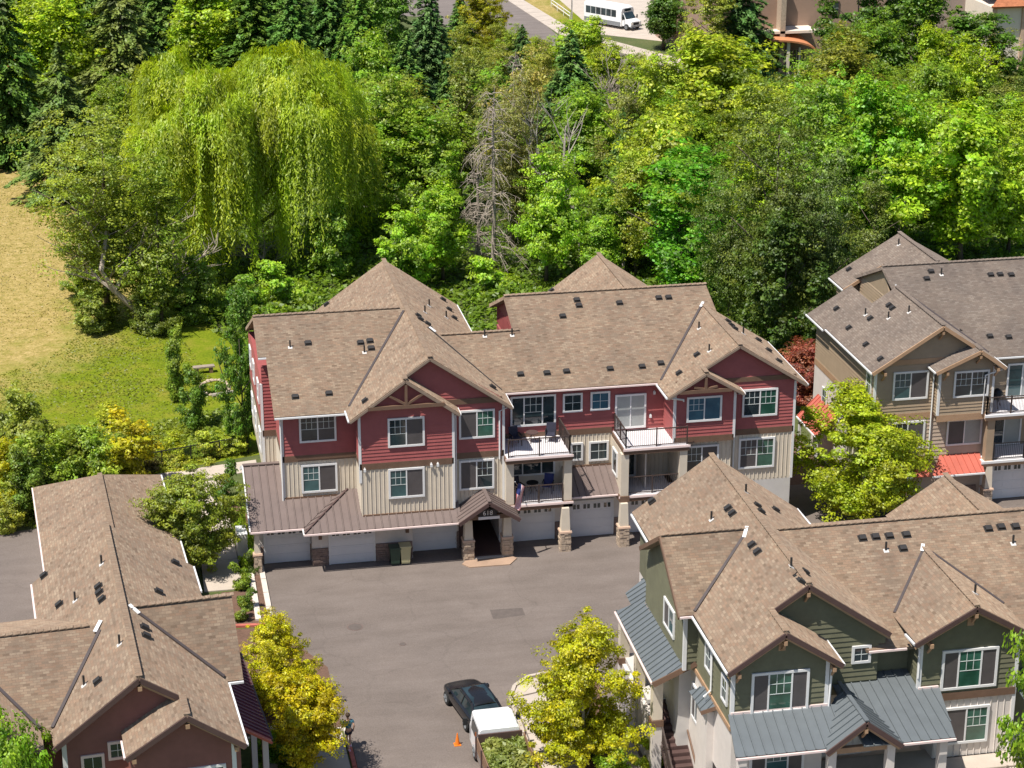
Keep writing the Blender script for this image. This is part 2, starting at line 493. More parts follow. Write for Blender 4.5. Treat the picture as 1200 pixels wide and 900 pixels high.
def win_meshes(kind, w, h, trim):
    key = (kind, round(w, 2), round(h, 2), trim)
    if key in WIN: return WIN[key]
    T = 0.11
    fr = MB()
    fr.box(0, w, -0.06, 0.02, 0, T).box(0, w, -0.06, 0.02, h-T, h)
    fr.box(0, T, -0.06, 0.02, T, h-T).box(w-T, w, -0.06, 0.02, T, h-T)
    panes = []; mun = MB()
    W = w-2*T
    if kind.startswith('trip'):
        cuts = [0, 0.28, 0.72, 1] if kind == 'trip' else [0, 0.25, 0.72, 1]
    elif kind.startswith('single'): cuts = [0, 1]
    else: cuts = [0, 0.5, 1]
    for c in cuts[1:-1]:
        x = T + W*c
        fr.box(x-0.035, x+0.035, -0.05, 0.02, T, h-T)
    for i in range(len(cuts)-1):
        xa = T+W*cuts[i]+(0.035 if i else 0); xb = T+W*cuts[i+1]-(0.035 if i < len(cuts)-2 else 0)
        panes.append(MB().box(xa, xb, -0.022, 0.0, T, h-T).mesh('pane'))
        grid = (kind.startswith('trip') and i == 1) or kind == 'single' or (kind == 'slideL' and i == 0) or (kind == 'slideR' and i == 1) or kind == 'slideB'
        if grid:
            z0, z1 = T, h-T
            zt = z1-0.55*(z1-z0) if kind != 'single' else z0
            for k in (1, 2):
                if kind == 'single' and k == 2: continue
                x = xa+(xb-xa)*(k/3 if kind != 'single' else 0.5)
                mun.box(x-0.012, x+0.012, -0.034, -0.022, zt, z1)
            for zz in ((zt, (zt+z1)/2) if kind != 'single' else ((z0+z1)/2,)):
                mun.box(xa, xb, -0.036, -0.022, zz-0.012, zz+0.012)
    WIN[key] = (fr.mesh('window', mat=trim), panes, mun.mesh('muntin', mat='grid_white') if mun.v else None)
    return WIN[key]
paint('grid_white', (0.62, 0.66, 0.64), 0.5, 0.03)
PANE = {}
def window(parent, face, o, w, h, kind='slideL', glass=('glass_dark', 'screen'), trim='white_trim', name='window'):
    _, n, rz = NRM[face]
    fr, panes, mun = win_meshes(kind, w, h, trim)
    off = Vector(o) + n*0.012 - world_loc(parent)
    wob = link(name, fr, parent, off, rz)
    for i, p in enumerate(panes):
        g = glass[i % len(glass)]
        k = (p.name, g)
        if k not in PANE:
            q = p.copy(); q.materials.clear(); q.materials.append(MATS[g]); PANE[k] = q
        link('pane', PANE[k], wob)
    if mun: link('muntin', mun, wob)
    return wob
def wall(parent, x0, x1, y0, y1, z0, z1, mat, name='wall'):
    return MB().box(x0, x1, y0, y1, z0, z1).build(name, mat, parent)
def clip_poly(pts, axis, lo, hi):
    """2-D polygon clipped to lo <= p[axis] <= hi"""
    for sgn, lim in ((1, lo), (-1, -hi)):
        out = []
        for i in range(len(pts)):
            a, b = pts[i], pts[(i+1) % len(pts)]
            da, db = sgn*a[axis]-lim, sgn*b[axis]-lim
            if da >= 0: out.append(a)
            if da*db < 0:
                t = da/(da-db)
                out.append((a[0]+(b[0]-a[0])*t, a[1]+(b[1]-a[1])*t))
        pts = out
        if len(pts) < 3: return []
    return pts
def metal_roof(parent, pts, mat, step=0.42, t=0.05, along=None, kind=None):
    """standing-seam roof: a deck and one panel object per seam strip"""
    P = [Vector(p) for p in pts]
    n = (P[1]-P[0]).cross(P[2]-P[0]).normalized()
    if n.z < 0: n = -n
    h = Vector((n.x, n.y, 0)).normalized()
    u = Vector((-h.y, h.x, 0)); v = n.cross(u)
    o = P[0]
    q = [((p-o).dot(u), (p-o).dot(v)) for p in P]
    lo = min(a for a, b in q); hi = max(a for a, b in q)
    k = max(1, round((hi-lo)/step)); st = (hi-lo)/k
    for i in range(k):
        c = clip_poly(q, 0, lo+i*st+0.004, lo+(i+1)*st-0.004)
        if not c: continue
        mb = MB()
        W = [o+u*a+v*b for a, b in c]
        mb.slab(W, t)
        a0 = lo+i*st+0.03
        cc = clip_poly(q, 0, a0-0.001, a0+0.001)
        if cc:
            b0 = min(b for a, b in cc); b1 = max(b for a, b in cc)
            if b1-b0 > 0.05: mb.bar(o+u*a0+v*b0+n*0.025, o+u*a0+v*b1+n*0.025, 0.045, 0.06, up=n)
        mb.build('roof_panel', mat, parent)
def gutter(parent, a, b, mat='white_trim', s=0.08):
    return MB().bar(a, b, s, s*1.1).build('gutter', mat, parent)
def rake(parent, pts, mat='rake_trim', w=0.05, h=0.12):
    mb = MB()
    for a, b in zip(pts[:-1], pts[1:]): mb.bar(a, b, w, h)
    return mb.build('rake_board', mat, parent)
def downspout(parent, pts, mat='white_trim'):
    return MB().tube(pts, 0.055, 5).build('downspout', mat, parent)
VENT = MB().box(-0.16, 0.16, -0.13, 0.13, 0.02, 0.14).box(-0.2, 0.2, -0.19, 0.19, 0, 0.025).mesh('roof_vent', mat='vent_black')
PIPE = MB().tube([(0,0,-0.05),(0,0,0.42)], 0.05, 6).mesh('vent_pipe', mat='vent_black')
PIPEB = MB().box(-0.12, 0.12, -0.15, 0.08, 0.0, 0.025).mesh('pipe_flashing', mat='grey_board')
def roof_fit(plane, px, py):
    """point of a roof plane (a, b, c points) on the sight line, used to set the vents where the photo has them"""
    a, b, c = [Vector(p) for p in plane[:3]]
    n = (b-a).cross(c-a).normalized()
    d = ray(px, py)
    return CAM + d*((a-CAM).dot(n)/d.dot(n)), n
def vents(rf, plane, spots, pipes=()):
    base = world_loc(rf)
    for px, py in spots:
        p, n = roof_fit(plane, px, py)
        if n.z < 0: n = -n
        o = link('roof_vent', VENT, rf, p-base)
        o.rotation_euler = Vector((0,0,1)).rotation_difference(n).to_euler()
    for px, py in pipes:
        p, n = roof_fit(plane, px, py)
        if n.z < 0: n = -n
        link('vent_pipe', PIPE, rf, p-base)
        o = link('pipe_flashing', PIPEB, rf, p-base)
        o.rotation_euler = Vector((0,0,1)).rotation_difference(n).to_euler()
def valley(parent, a, b, mat='flashing', w=0.13, lift=0.03):
    a = Vector(a)+Vector((0,0,lift)); b = Vector(b)+Vector((0,0,lift))
    return MB().bar(a, b, w, 0.05).build('valley_flashing', mat, parent)
def garage_door(parent, face, o, w, h=2.15):
    _, n, rz = NRM[face]
    mb = MB()
    k = 4
    for i in range(k):
        z0 = h*i/k
        mb.box(0, w, -0.03, 0.02, z0+0.012, z0+h/k-0.004)
        for j in range(4):
            a = w*(j+0.12)/4; b = w*(j+0.88)/4
            mb.box(a, b, -0.042, -0.03, z0+0.12, z0+h/k-0.1)
    mb.box(0, w, -0.012, 0.02, 0, h)
    fr = MB().box(-0.1, 0, -0.06, 0.02, 0, h+0.1).box(w, w+0.1, -0.06, 0.02, 0, h+0.1).box(0, w, -0.06, 0.02, h, h+0.1)
    off = Vector(o)+n*0.015-world_loc(parent)
    d = link('garage_door', mb.mesh('garage_door', mat='garage_door'), parent, off, rz)
    gm = MB()
    for j in range(4):
        a = w*(j+0.18)/4; b = w*(j+0.82)/4; m_ = (a+b)/2
        gm.box(a, m_-0.03, -0.05, -0.042, h*0.80, h*0.93).box(m_+0.03, b, -0.05, -0.042, h*0.80, h*0.93)
    link('door_glazing', gm.mesh('door_glazing', mat='glass_dark'), d, kind='stuff')
    link('door_frame', fr.mesh('door_frame', mat='white_trim'), d)
    return d
def stone_faces(parent, x0, x1, y0, y1, z0, z1, mat='stone_light', seed=1, name='stone_base'):
    """core block with separate stones laid in courses on its faces"""
    rnd = random.Random(seed)
    mb = MB().box(x0, x1, y0, y1, z0, z1)
    for fc in ('f', 'l', 'r'):
        L = (x1-x0) if fc == 'f' else (y1-y0)
        z = z0
        while z < z1-0.03:
            hh = min(rnd.uniform(0.10, 0.2), z1-z)
            a = 0.0
            while a < L-0.02:
                ww = min(rnd.uniform(0.16, 0.42), L-a)
                d = rnd.uniform(0.015, 0.06)
                if fc == 'f': mb.box(x0+a+0.01, x0+a+ww-0.01, y0-d, y0+0.01, z+0.01, z+hh-0.008)
                elif fc == 'l': mb.box(x0-d, x0+0.01, y0+a+0.01, y0+a+ww-0.01, z+0.01, z+hh-0.008)
                else: mb.box(x1-0.01, x1+d, y0+a+0.01, y0+a+ww-0.01, z+0.01, z+hh-0.008)
                a += ww
            z += hh
    return mb.build(name, mat, parent, kind='stuff')
def pillar(parent, x, y, ztop, zb=1.15, seed=1, z0=0.0, half=0.28, board='cream_board'):
    stone_faces(parent, x-half, x+half, y-half, y+half, z0, z0+zb, 'stone_light', seed)
    MB().frustum(x, y, z0+zb, z0+zb+0.1, half+0.07, half+0.05).build('pillar_cap', 'stone_cap', parent)
    MB().frustum(x, y, z0+zb+0.1, ztop, half-0.03, half-0.08).build('pillar', board, parent)
def railing(parent, pts, h=1.05, mat='brown_rail', step=0.115, posts=True):
    mb = MB(); P = [Vector(p) for p in pts]
    for a, b in zip(P[:-1], P[1:]):
        L = (b-a).length; up = Vector((0,0,1))
        mb.bar(a+up*h, b+up*h, 0.06, 0.05); mb.bar(a+up*0.1, b+up*0.1, 0.04, 0.04)
        k = max(1, int(L/step))
        for i in range(1, k): mb.bar(a+(b-a)*(i/k)+up*0.1, a+(b-a)*(i/k)+up*h, 0.016)
        k2 = max(1, round(L/1.6))
        for i in range(k2+1): mb.bar(a+(b-a)*(i/k2), a+(b-a)*(i/k2)+up*(h+0.06), 0.07)
    return mb.build('railing', mat, parent)
def wall_lamp(parent, face, o, name='wall_lamp'):
    _, n, rz = NRM[face]
    p = Vector(o)
    return MB().box(p.x-0.06, p.x+0.06, p.y-0.06, p.y+0.06, p.z+0.08, p.z+0.24).box(p.x-0.03, p.x+0.03, p.y-0.02, p.y+0.12, p.z+0.24, p.z+0.3).build(name, 'white_trim', parent)

def ridge(parent, a, b, mat='shingle_tan'):
    """overlapping cap shingles along a ridge"""
    a = Vector(a); b = Vector(b); n = max(2, int((b-a).length/0.3)); mb = MB()
    for i in range(n):
        p = a.lerp(b, i/n); q = a.lerp(b, (i+1.15)/n)
        mb.bar(p+Vector((0, 0, 0.005)), q+Vector((0, 0, 0.045)), 0.26, 0.04)
    return mb.build('ridge_cap', mat, parent, kind='stuff', uvfun=roof_uv)
def valley_cap(parent, p, q):
    return MB().bar(Vector(p)+Vector((0, 0, 0.07)), Vector(q)+Vector((0, 0, 0.07)), 0.16, 0.04).build('valley_cap', 'white_trim', parent)
# ================================================================== red apartment building (centre)
B = thing('apartment_building', 'long red and cream three-storey apartment building in the middle, garages below and tan shingle roof', 'building', (10, 6, 0))
# --- storeys: plain walls, boards are laid on the faces that show
for x0, x1, y1 in ((-2.3, 10.0, 14.0), (10.0, 12.0, 10.4), (12.0, 23.7, 14.0), (23.7, 26.7, 7.4)):
    wall(B, x0, x1, 2.4, y1, 5.8, 8.75, 'red_siding'); wall(B, x0, x1, 2.4, y1, 2.92, 5.8, 'cream_board')
wall(B, -3.05, -2.3, 5.6, 15.0, 2.9, 8.9, 'red_siding')
wall(B, -2.31, 1.9, 1.4, 2.4, 5.8, 8.85, 'red_siding'); wall(B, -2.31, 1.9, 1.4, 2.4, 2.9, 5.8, 'cream_board')
wall(B, -2.32, -2.3, 2.4, 5.6, 2.9, 5.8, 'cream_board'); wall(B, -3.06, -3.05, 5.6, 15.5, 2.9, 5.8, 'cream_board')
wall(B, -3.05, -2.3, 5.585, 5.6, 2.9, 5.8, 'cream_board')
wall(B, 1.75, 6.85, -0.5, 2.4, 5.8, 8.85, 'red_siding'); wall(B, 1.75, 6.85, -0.5, 2.4, 2.9, 5.8, 'cream_board')
wall(B, 6.85, 9.75, 0.1, 2.4, 5.8, 8.85, 'red_siding'); wall(B, 6.85, 9.75, 0.1, 2.4, 2.9, 5.8, 'cream_board')
wall(B, 9.75, 19.55, 2.385, 2.4, 2.9, 5.8, 'cream_board')
wall(B, 19.55, 23.0, 0.0, 2.4, 5.8, 8.85, 'red_siding'); wall(B, 19.9, 23.0, 0.3, 2.4, 2.9, 5.8, 'cream_board')
wall(B, 23.0, 26.7, 0.6, 2.4, 5.8, 8.85, 'red_siding'); wall(B, 23.0, 26.7, 0.6, 2.4, 2.9, 5.8, 'cream_board')
# gable ends above the eave line
MB().prism([(1.45, 0.1, 8.85), (9.95, 0.1, 8.85), (5.65, 0.1, 11.8)], (0, 0.1, 0)).build('gable_wall', 'red_siding', B)
MB().prism([(1.75, -0.5, 8.85), (6.85, -0.5, 8.85), (4.25, -0.5, 10.75)], (0, 0.1, 0)).build('gable_wall', 'red_siding', B)
MB().prism([(19.55, 0.0, 8.85), (23.0, 0.0, 8.85), (21.15, 0.0, 9.85)], (0, 0.1, 0)).build('gable_wall', 'red_siding', B)
MB().prism([(19.6, 0.6, 8.85), (26.8, 0.6, 8.85), (23.25, 0.6, 11.1)], (0, 0.1, 0)).build('gable_wall', 'red_siding', B)
# red end wall of the higher rear roof
MB().prism([(12.05, 6.0, 8.9), (12.05, 14.0, 8.9), (12.05, 14.0, 10.0), (12.05, 9.5, 11.85), (12.05, 6.0, 10.35)], (0.1, 0, 0)).build('gable_wall', 'red_siding', B)
battens(B, '-x', (12.05, 13.95, 8.9), 5.6, 1.1, 'red_siding', 0.4)
# --- lap siding on the top storey
R_ = 'red_siding'
laps(B, '-y', (-2.3, 1.4, 6.12), 4.1, 2.68, R_)
laps(B, '-x', (-2.3, 5.6, 6.12), 4.2, 2.7, R_)
laps(B, '-y', (-3.05, 5.6, 6.12), 0.75, 3.9, R_)
laps(B, '-x', (-3.05, 15.5, 6.12), 9.9, 2.8, R_)
laps(B, '-y', (1.75, -0.5, 6.12), 5.1, 4.55, R_, prof=gable(1.75, 4.25, 8.85, 6.85, 10.72, 6.12))
laps(B, '-x', (1.75, 1.4, 6.12), 1.9, 2.7, R_)
laps(B, '-y', (1.75, 0.1, 9.2), 8.0, 2.5, R_, prof=gable(1.45, 5.65, 8.85, 9.95, 11.75, 9.2))
laps(B, '-y', (6.85, 0.1, 6.12), 2.9, 3.0, R_)
laps(B, '-y', (9.75, 2.4, 6.12), 9.8, 2.75, R_)
laps(B, '-x', (19.55, 2.4, 6.12), 2.4, 2.75, R_)
laps(B, '-y', (19.55, 0.0, 6.12), 3.45, 3.6, R_, prof=gable(19.55, 21.15, 8.85, 23.0, 9.82, 6.12))
laps(B, '-y', (23.0, 0.6, 6.12), 3.7, 2.9, R_)
laps(B, '-y', (19.6, 0.6, 9.0), 7.2, 2.0, R_, prof=gable(19.6, 23.25, 8.85, 26.8, 11.05, 9.0))
# belly bands
bm = MB()
for x0, x1, y in ((-2.33, 1.75, 1.4), (1.72, 6.88, -0.5), (6.88, 9.8, 0.1), (9.8, 16.5, 2.4), (19.52, 23.0, 0.0), (23.0, 26.73, 0.6)):
    bm.box(x0, x1, y-0.05, y+0.02, 5.76, 6.12)
bm.box(-2.36, -2.29, 1.35, 5.6, 5.76, 6.12).box(-3.08, -2.35, 5.53, 5.62, 5.76, 6.12).box(-3.11, -3.04, 5.53, 15.5, 5.76, 6.12)
bm.box(1.69, 1.76, -0.55, 1.4, 5.76, 6.12)
bm.box(2.3, 9.7, 0.03, 0.12, 8.98, 9.3).box(19.7, 26.75, 0.53, 0.62, 8.98, 9.26)
bm.build('belly_band', 'brown_trim', B, kind='stuff')
# battens on the middle storey
C_ = 'cream_board'
battens(B, '-y', (-2.25, 1.4, 3.0), 4.0, 2.76, C_); battens(B, '-y', (1.8, -0.5, 3.05), 5.0, 2.7, C_)
battens(B, '-y', (6.9, 0.1, 3.0), 2.8, 2.76, C_); battens(B, '-y', (13.5, 2.385, 3.6), 3.1, 2.16, C_)
battens(B, '-y', (23.05, 0.6, 3.0), 3.6, 2.76, C_); battens(B, '-y', (19.95, 0.3, 3.0), 3.0, 2.76, C_)
battens(B, '-x', (-2.32, 5.55, 3.4), 4.1, 2.36, C_); battens(B, '-x', (1.75, 1.35, 3.2), 1.8, 2.56, C_)
battens(B, '-y', (-3.0, 5.585, 3.4), 0.65, 2.36, C_); battens(B, '-y', (16.9, 2.385, 2.9), 2.9, 2.8, C_)
# white corner boards
for x, y, z0, z1 in ((-2.33, 1.37, 3.3, 8.8), (-3.08, 5.57, 3.4, 8.9), (1.72, -0.53, 5.0, 8.85), (6.87, -0.53, 3.1, 8.8), (9.78, 0.07, 3.0, 8.8), (26.73, 0.57, 2.9, 8.85), (23.0, -0.03, 5.9, 8.7), (19.53, -0.03, 5.9, 8.7)):
    MB().box(x-0.07, x+0.07, y-0.02, y+0.12, z0, z1).build('corner_board', 'white_trim', B)
# --- windows
G1 = ('glass_dark', 'screen'); G2 = ('screen', 'glass_dark'); GT = ('glass_teal', 'screen'); GG = ('screen', 'glass_green')
window(B, '-y', (-1.38, 1.36, 6.87), 2.04, 1.68, 'slideB', ('glass_dark', 'screen'))
window(B, '-y', (-1.36, 1.36, 3.87), 2.0, 1.68, 'slideL', GT)
window(B, '-y', (3.26, -0.54, 6.98), 2.02, 1.70, 'slideL', G1)
window(B, '-y', (3.24, -0.54, 3.96), 2.0, 1.76, 'slideL', GT)
window(B, '-y', (7.28, 0.06, 6.93), 2.0, 1.68, 'slideR', GG)
window(B, '-y', (7.26, 0.06, 3.88), 1.98, 1.78, 'slideR', G2)
window(B, '-y', (10.6, 2.35, 6.52), 2.62, 1.84, 'trip', ('glass_dark', 'glass_dark', 'glass_dark'))
window(B, '-y', (13.62, 2.35, 7.18), 1.14, 1.14, 'single', ('glass_dark',))
window(B, '-y', (15.22, 2.35, 7.18), 1.14, 1.14, 'single', ('glass_blue',))
window(B, '-y', (14.1, 2.35, 4.2), 0.72, 1.1, 'single', ('glass_dark',))
window(B, '-y', (15.16, 2.35, 4.1), 1.16, 1.2, 'single', ('glass_dark',))
window(B, '-y', (16.66, 2.35, 5.96), 1.82, 2.08, 'slide', ('blind', 'blind'), name='sliding_door')
window(B, '-y', (10.5, 2.35, 3.5), 2.7, 1.95, 'slide3' if 0 else 'trip', ('glass_dark', 'glass_dark', 'glass_dark'))
window(B, '-y', (20.2, -0.04, 7.02), 2.04, 1.5, 'slideL', ('glass_blue', 'glass_blue'))
window(B, '-y', (23.62, 0.56, 6.85), 2.08, 1.66, 'slideB', ('glass_dark', 'glass_green'))
window(B, '-y', (23.52, 0.56, 3.68), 2.14, 1.86, 'slideB', ('screen', 'glass_green'))
window(B, '-y', (20.25, 0.26, 3.75), 2.0, 1.7, 'slideL', G1)
window(B, '-y', (16.95, 2.35, 2.98), 1.0, 2.1, 'single_door', ('glass_dark',), name='balcony_door')
for y, z in ((8.3, 7.1), (11.6, 7.1), (8.3, 4.1), (11.6, 4.1), (14.2, 7.1), (14.2, 4.1)):
    window(B, '-x', (-3.09, y, z), 1.1, 1.3, 'single', ('glass_dark',))
window(B, '-x', (16.5, 1.9, 3.6), 1.1, 1.5, 'single_plain', ('glass_dark',))
# --- roofs
P_wf = [(-2.75, 0.62, 8.74), (5.65, 0.62, 8.74), (5.65, 8.45, 12.0), (-3.2, 8.45, 12.0), (-3.2, 5.2, 10.64), (-2.75, 5.2, 10.64)]
r = roof(B, P_wf)
vents(r, P_wf, [(346, 465.5), (385.5, 461.5), (422.5, 402), (433.5, 400), (435, 408.5), (361, 402.5)], [(340, 407), (427, 413)])
roof(B, [(5.65, 8.45, 11.99), (5.65, 16.0, 8.85), (-3.2, 16.0, 8.85), (-3.2, 8.45, 11.99)])
P_ll = [(1.15, -0.95, 8.85), (4.22, -0.95, 11.0), (4.22, -0.42, 11.0), (5.65, -0.42, 12.0), (5.65, 18.2, 12.0), (1.15, 18.2, 8.85)]
r = roof(B, P_ll)
vents(r, P_ll, [(428, 470), (383, 357)])
P_lr = [(5.65, -0.42, 12.01), (10.2, -0.42, 8.82), (10.2, 18.2, 8.82), (5.65, 18.2, 12.01)]
r = roof(B, P_lr)
vents(r, P_lr, [(490, 370.5), (492.5, 374.5), (501, 380), (519, 351.5), (526, 363), (532, 373), (577, 454)], [(503, 358.5), (498, 366), (523, 372)])
roof(B, [(4.22, -0.95, 11.02), (7.2, -0.95, 8.85), (7.2, 0.1, 8.85), (4.22, 0.1, 11.02)])
P_mf = [(6.4, 6.65, 10.8), (9.0, 1.9, 8.8), (20.6, 1.9, 8.8), (24.0, 2.3, 8.97), (23.9, 9.5, 12.0), (11.95, 9.5, 12.0), (11.95, 6.65, 10.8)]
r = roof(B, P_mf)
vents(r, P_mf, [(676, 352), (678.5, 358.5), (659.5, 371), (726, 355.5), (772, 349.5), (783.5, 349), (610, 439), (641, 437.5), (664, 435.5), (715, 432.5), (752.5, 430), (774.5, 426)], [(600, 393), (568, 394)])
roof(B, [(6.4, 6.65, 10.79), (11.95, 6.65, 10.79), (11.95, 11.0, 8.9), (6.4, 11.0, 8.9)])
roof(B, [(11.6, 9.5, 11.99), (23.9, 9.5, 11.99), (23.9, 14.4, 9.95), (11.6, 14.4, 9.95)])
roof(B, [(11.6, 9.5, 11.98), (11.95, 9.5, 11.98), (11.95, 6.4, 10.72), (11.6, 6.4, 10.72)])
P_rl = [(18.98, -0.5, 8.76), (21.15, -0.5, 10.08), (21.15, 0.15, 10.08), (23.25, 0.15, 11.36), (23.25, 7.75, 11.36), (18.98, 7.75, 8.76)]
r = roof(B, P_rl)
vents(r, P_rl, [(817, 416), (796, 437.5)], [(831, 411.5), (819, 385)])
P_rr = [(23.25, 0.15, 11.37), (27.3, 0.15, 8.78), (27.3, 7.75, 8.78), (23.25, 7.75, 11.37)]
r = roof(B, P_rr)
vents(r, P_rr, [(853, 377), (857, 381.5), (861, 385.5), (888.5, 399), (900.5, 411), (912.5, 423.5)], [(871, 391)])
roof(B, [(21.15, -0.5, 10.1), (23.4, -0.5, 8.74), (23.4, 0.6, 8.74), (21.15, 0.6, 10.1)])
roof(B, [(19.05, 9.55, 12.02), (23.4, 9.55, 8.95), (23.4, 16.9, 8.95), (19.05, 16.9, 12.02)])
P_b = [(19.05, 9.55, 12.02), (19.05, 16.9, 12.02), (14.7, 16.9, 8.95), (14.7, 9.55, 8.95)]
r = roof(B, P_b)
vents(r, P_b, [(646.5, 341)])
# hidden back walls under the rear roofs
wall(B, 1.5, 9.9, 14.0, 17.8, 0, 8.9, 'red_siding'); wall(B, 14.9, 23.2, 14.0, 16.4, 0, 8.9, 'red_siding')
MB().prism([(1.5, 17.7, 8.9), (9.9, 17.7, 8.9), (5.65, 17.7, 11.7)], (0, 0.1, 0)).build('gable_wall', 'red_siding', B)
# valleys, rakes, gutters
valley(B, (1.35, 0.85, 9.0), (5.45, 8.1, 11.9))
valley(B, (10.05, 2.0, 8.9), (6.6, 6.5, 11.35), 'vent_black', 0.07)
valley(B, (19.2, 1.9, 8.9), (23.15, 7.6, 11.35))
rake(B, [(1.17, -0.97, 8.72), (4.22, -0.97, 10.87), (7.18, -0.97, 8.72)]); rake(B, [(4.3, -0.44, 10.95), (5.65, -0.44, 11.87), (10.2, -0.44, 8.70)])
rake(B, [(18.98, -0.52, 8.64), (21.15, -0.52, 9.95), (23.4, -0.52, 8.62)]); rake(B, [(21.2, 0.13, 10.0), (23.25, 0.13, 11.23), (27.3, 0.13, 8.65)])
gutter(B, (-2.75, 0.56, 8.66), (1.3, 0.56, 8.66)); gutter(B, (10.2, 1.84, 8.72), (19.1, 1.84, 8.72), 'pinkish_gutter')
gutter(B, (10.22, -0.4, 8.74), (10.22, 1.8, 8.74)); gutter(B, (27.34, 0.15, 8.7), (27.34, 7.7, 8.7)); gutter(B, (1.1, -0.95, 8.77), (1.1, 0.75, 8.77))
gutter(B, (10.24, 12.6, 8.74), (10.24, 18.2, 8.74)); gutter(B, (18.92, -0.5, 8.68), (18.92, 1.8, 8.68)); gutter(B, (1.05, 16.4, 8.78), (1.05, 18.2, 8.78))
gutter(B, (-3.2, 5.15, 10.56), (-2.75, 5.15, 10.56)); gutter(B, (7.22, -0.95, 8.77), (7.22, 0.05, 8.77)); gutter(B, (23.44, -0.5, 8.66), (23.44, 0.5, 8.66))
downspout(B, [(7.1, -0.6, 8.7), (7.08, 0.0, 8.4), (7.08, 0.0, 3.2)]); downspout(B, [(10.15, 0.0, 8.7), (9.55, 0.02, 8.45), (9.55, 0.02, 5.6)])
downspout(B, [(23.3, -0.2, 8.6), (23.2, 0.5, 8.3), (23.2, 0.5, 3.2)]); downspout(B, [(19.2, -0.4, 8.65), (20.0, -0.1, 8.4), (20.0, -0.08, 8.3)]); downspout(B, [(-2.4, 1.3, 8.6), (-2.4, 1.3, 3.4)])
# truss brackets in the two small gables
for xc, zr, hw, y in ((4.25, 10.75, 2.2, -0.98), (21.15, 9.85, 1.6, -0.52)):
    t = MB(); zb = zr-0.72*hw+0.28
    t.bar((xc-hw*0.95, y+0.06, zb), (xc+hw*0.95, y+0.06, zb), 0.16, 0.2)
    t.bar((xc, y+0.06, zb+0.1), (xc, y+0.06, zr-0.05), 0.14)
    t.bar((xc, y+0.06, zb+0.1), (xc-hw*0.42, y+0.06, zr-0.62), 0.12); t.bar((xc, y+0.06, zb+0.1), (xc+hw*0.42, y+0.06, zr-0.62), 0.12)
    t.build('gable_truss', 'brown_trim', B)
# --- garage storey
wall(B, -4.15, -1.0, 0.85, 6.0, 0, 2.9, 'pale_board'); wall(B, -1.0, 4.6, 0.05, 6.0, 0, 2.95, 'pale_board'); wall(B, 4.6, 7.35, 0.9, 6.0, 0, 2.95, 'pale_board')
wall(B, 7.35, 7.9, 0.9, 4.6, 0, 2.95, 'dark_trim'); wall(B, 7.9, 9.7, 4.4, 4.6, 0, 2.95, 'porch_shade'); wall(B, 9.7, 19.6, 1.1, 6.0, 0, 2.7, 'pale_board'); wall(B, 19.6, 26.7, 0.6, 6.0, 0, 2.9, 'grey_board')  # porch back wall near-black: shade of the recess put into its colour
wall(B, -2.3, 26.7, 6.0, 14.0, 0, 2.92, 'grey_board')
for x, y in ((-3.53, 0.85), (0.0, 0.05), (4.76, 0.9), (10.42, 1.1), (13.88, 1.1), (17.3, 1.1)): garage_door(B, '-y', (x, y, 0.02), 2.4)
for i, (x0, x1, y) in enumerate(((-1.08, -0.85, 0.85), (-0.98, -0.15, 0.05), (2.55, 4.55, 0.05), (12.95, 13.7, 1.1), (16.4, 17.15, 1.1), (-4.12, -3.65, 0.85), (7.2, 7.34, 0.9))):
    stone_faces(B, x0, x1, y-0.06, y+0.1, 0, 1.05, 'stone_dark', 40+i)
for x, y in ((-0.55, 0.0), (4.3, 0.0)): MB().box(x-0.09, x+0.09, y-0.06, y+0.05, 1.6, 2.55).build('eave_bracket', 'brown_trim', B)
for (x, y) in ((7.62, -0.66), (9.83, -0.58), (13.18, -0.5), (16.56, -0.5), (19.95, -0.5)): pillar(B, x, y, 2.62, seed=int(x*10))
pillar(B, -4.05, -0.3, 2.6, seed=5, half=0.2)
# metal canopies
metal_roof(B, [(-4.4, -0.66, 2.66), (-1.5, -0.66, 2.66), (0.6, 1.4, 3.59), (-2.33, 1.4, 3.59), (-2.33, 3.9, 4.72), (-4.4, 3.9, 4.72)], 'brown_metal')
metal_roof(B, [(-4.4, 3.92, 4.71), (-2.35, 3.92, 4.71), (-2.35, 6.5, 3.55), (-4.4, 6.5, 3.55)], 'brown_metal')
MB().bar((-4.42, 3.91, 4.76), (-2.35, 3.91, 4.76), 0.28, 0.06).build('ridge_cap', 'brown_metal', B)
metal_roof(B, [(-1.52, -1.42, 2.62), (7.0, -1.42, 2.62), (7.0, -0.52, 3.03), (1.73, -0.52, 3.03), (1.73, 1.39, 3.89), (1.2, 1.39, 3.89)], 'brown_metal')
metal_roof(B, [(-1.52, -1.42, 2.64), (1.2, 1.39, 3.91), (0.6, 1.39, 3.6), (-1.52, -0.66, 2.68)], 'brown_metal')
MB().bar((-1.52, -1.42, 2.68), (1.2, 1.36, 3.95), 0.09, 0.05).build('hip_cap', 'dark_trim', B)
metal_roof(B, [(6.95, -1.42, 2.62), (7.2, -1.42, 2.62), (7.2, 0.08, 3.3), (6.95, 0.08, 3.3)], 'brown_metal')
gutter(B, (-4.4, -0.72, 2.6), (-1.5, -0.72, 2.6), 'pinkish_gutter'); gutter(B, (-1.55, -1.48, 2.56), (7.0, -1.48, 2.56), 'pinkish_gutter'); gutter(B, (-1.55, -1.45, 2.57), (-1.55, -0.75, 2.57), 'white_trim')
MB().box(1.8, 6.85, -0.58, -0.5, 3.0, 3.09).box(-2.3, 0.6, 1.33, 1.4, 3.55, 3.66).build('wall_flashing', 'brown_trim', B)
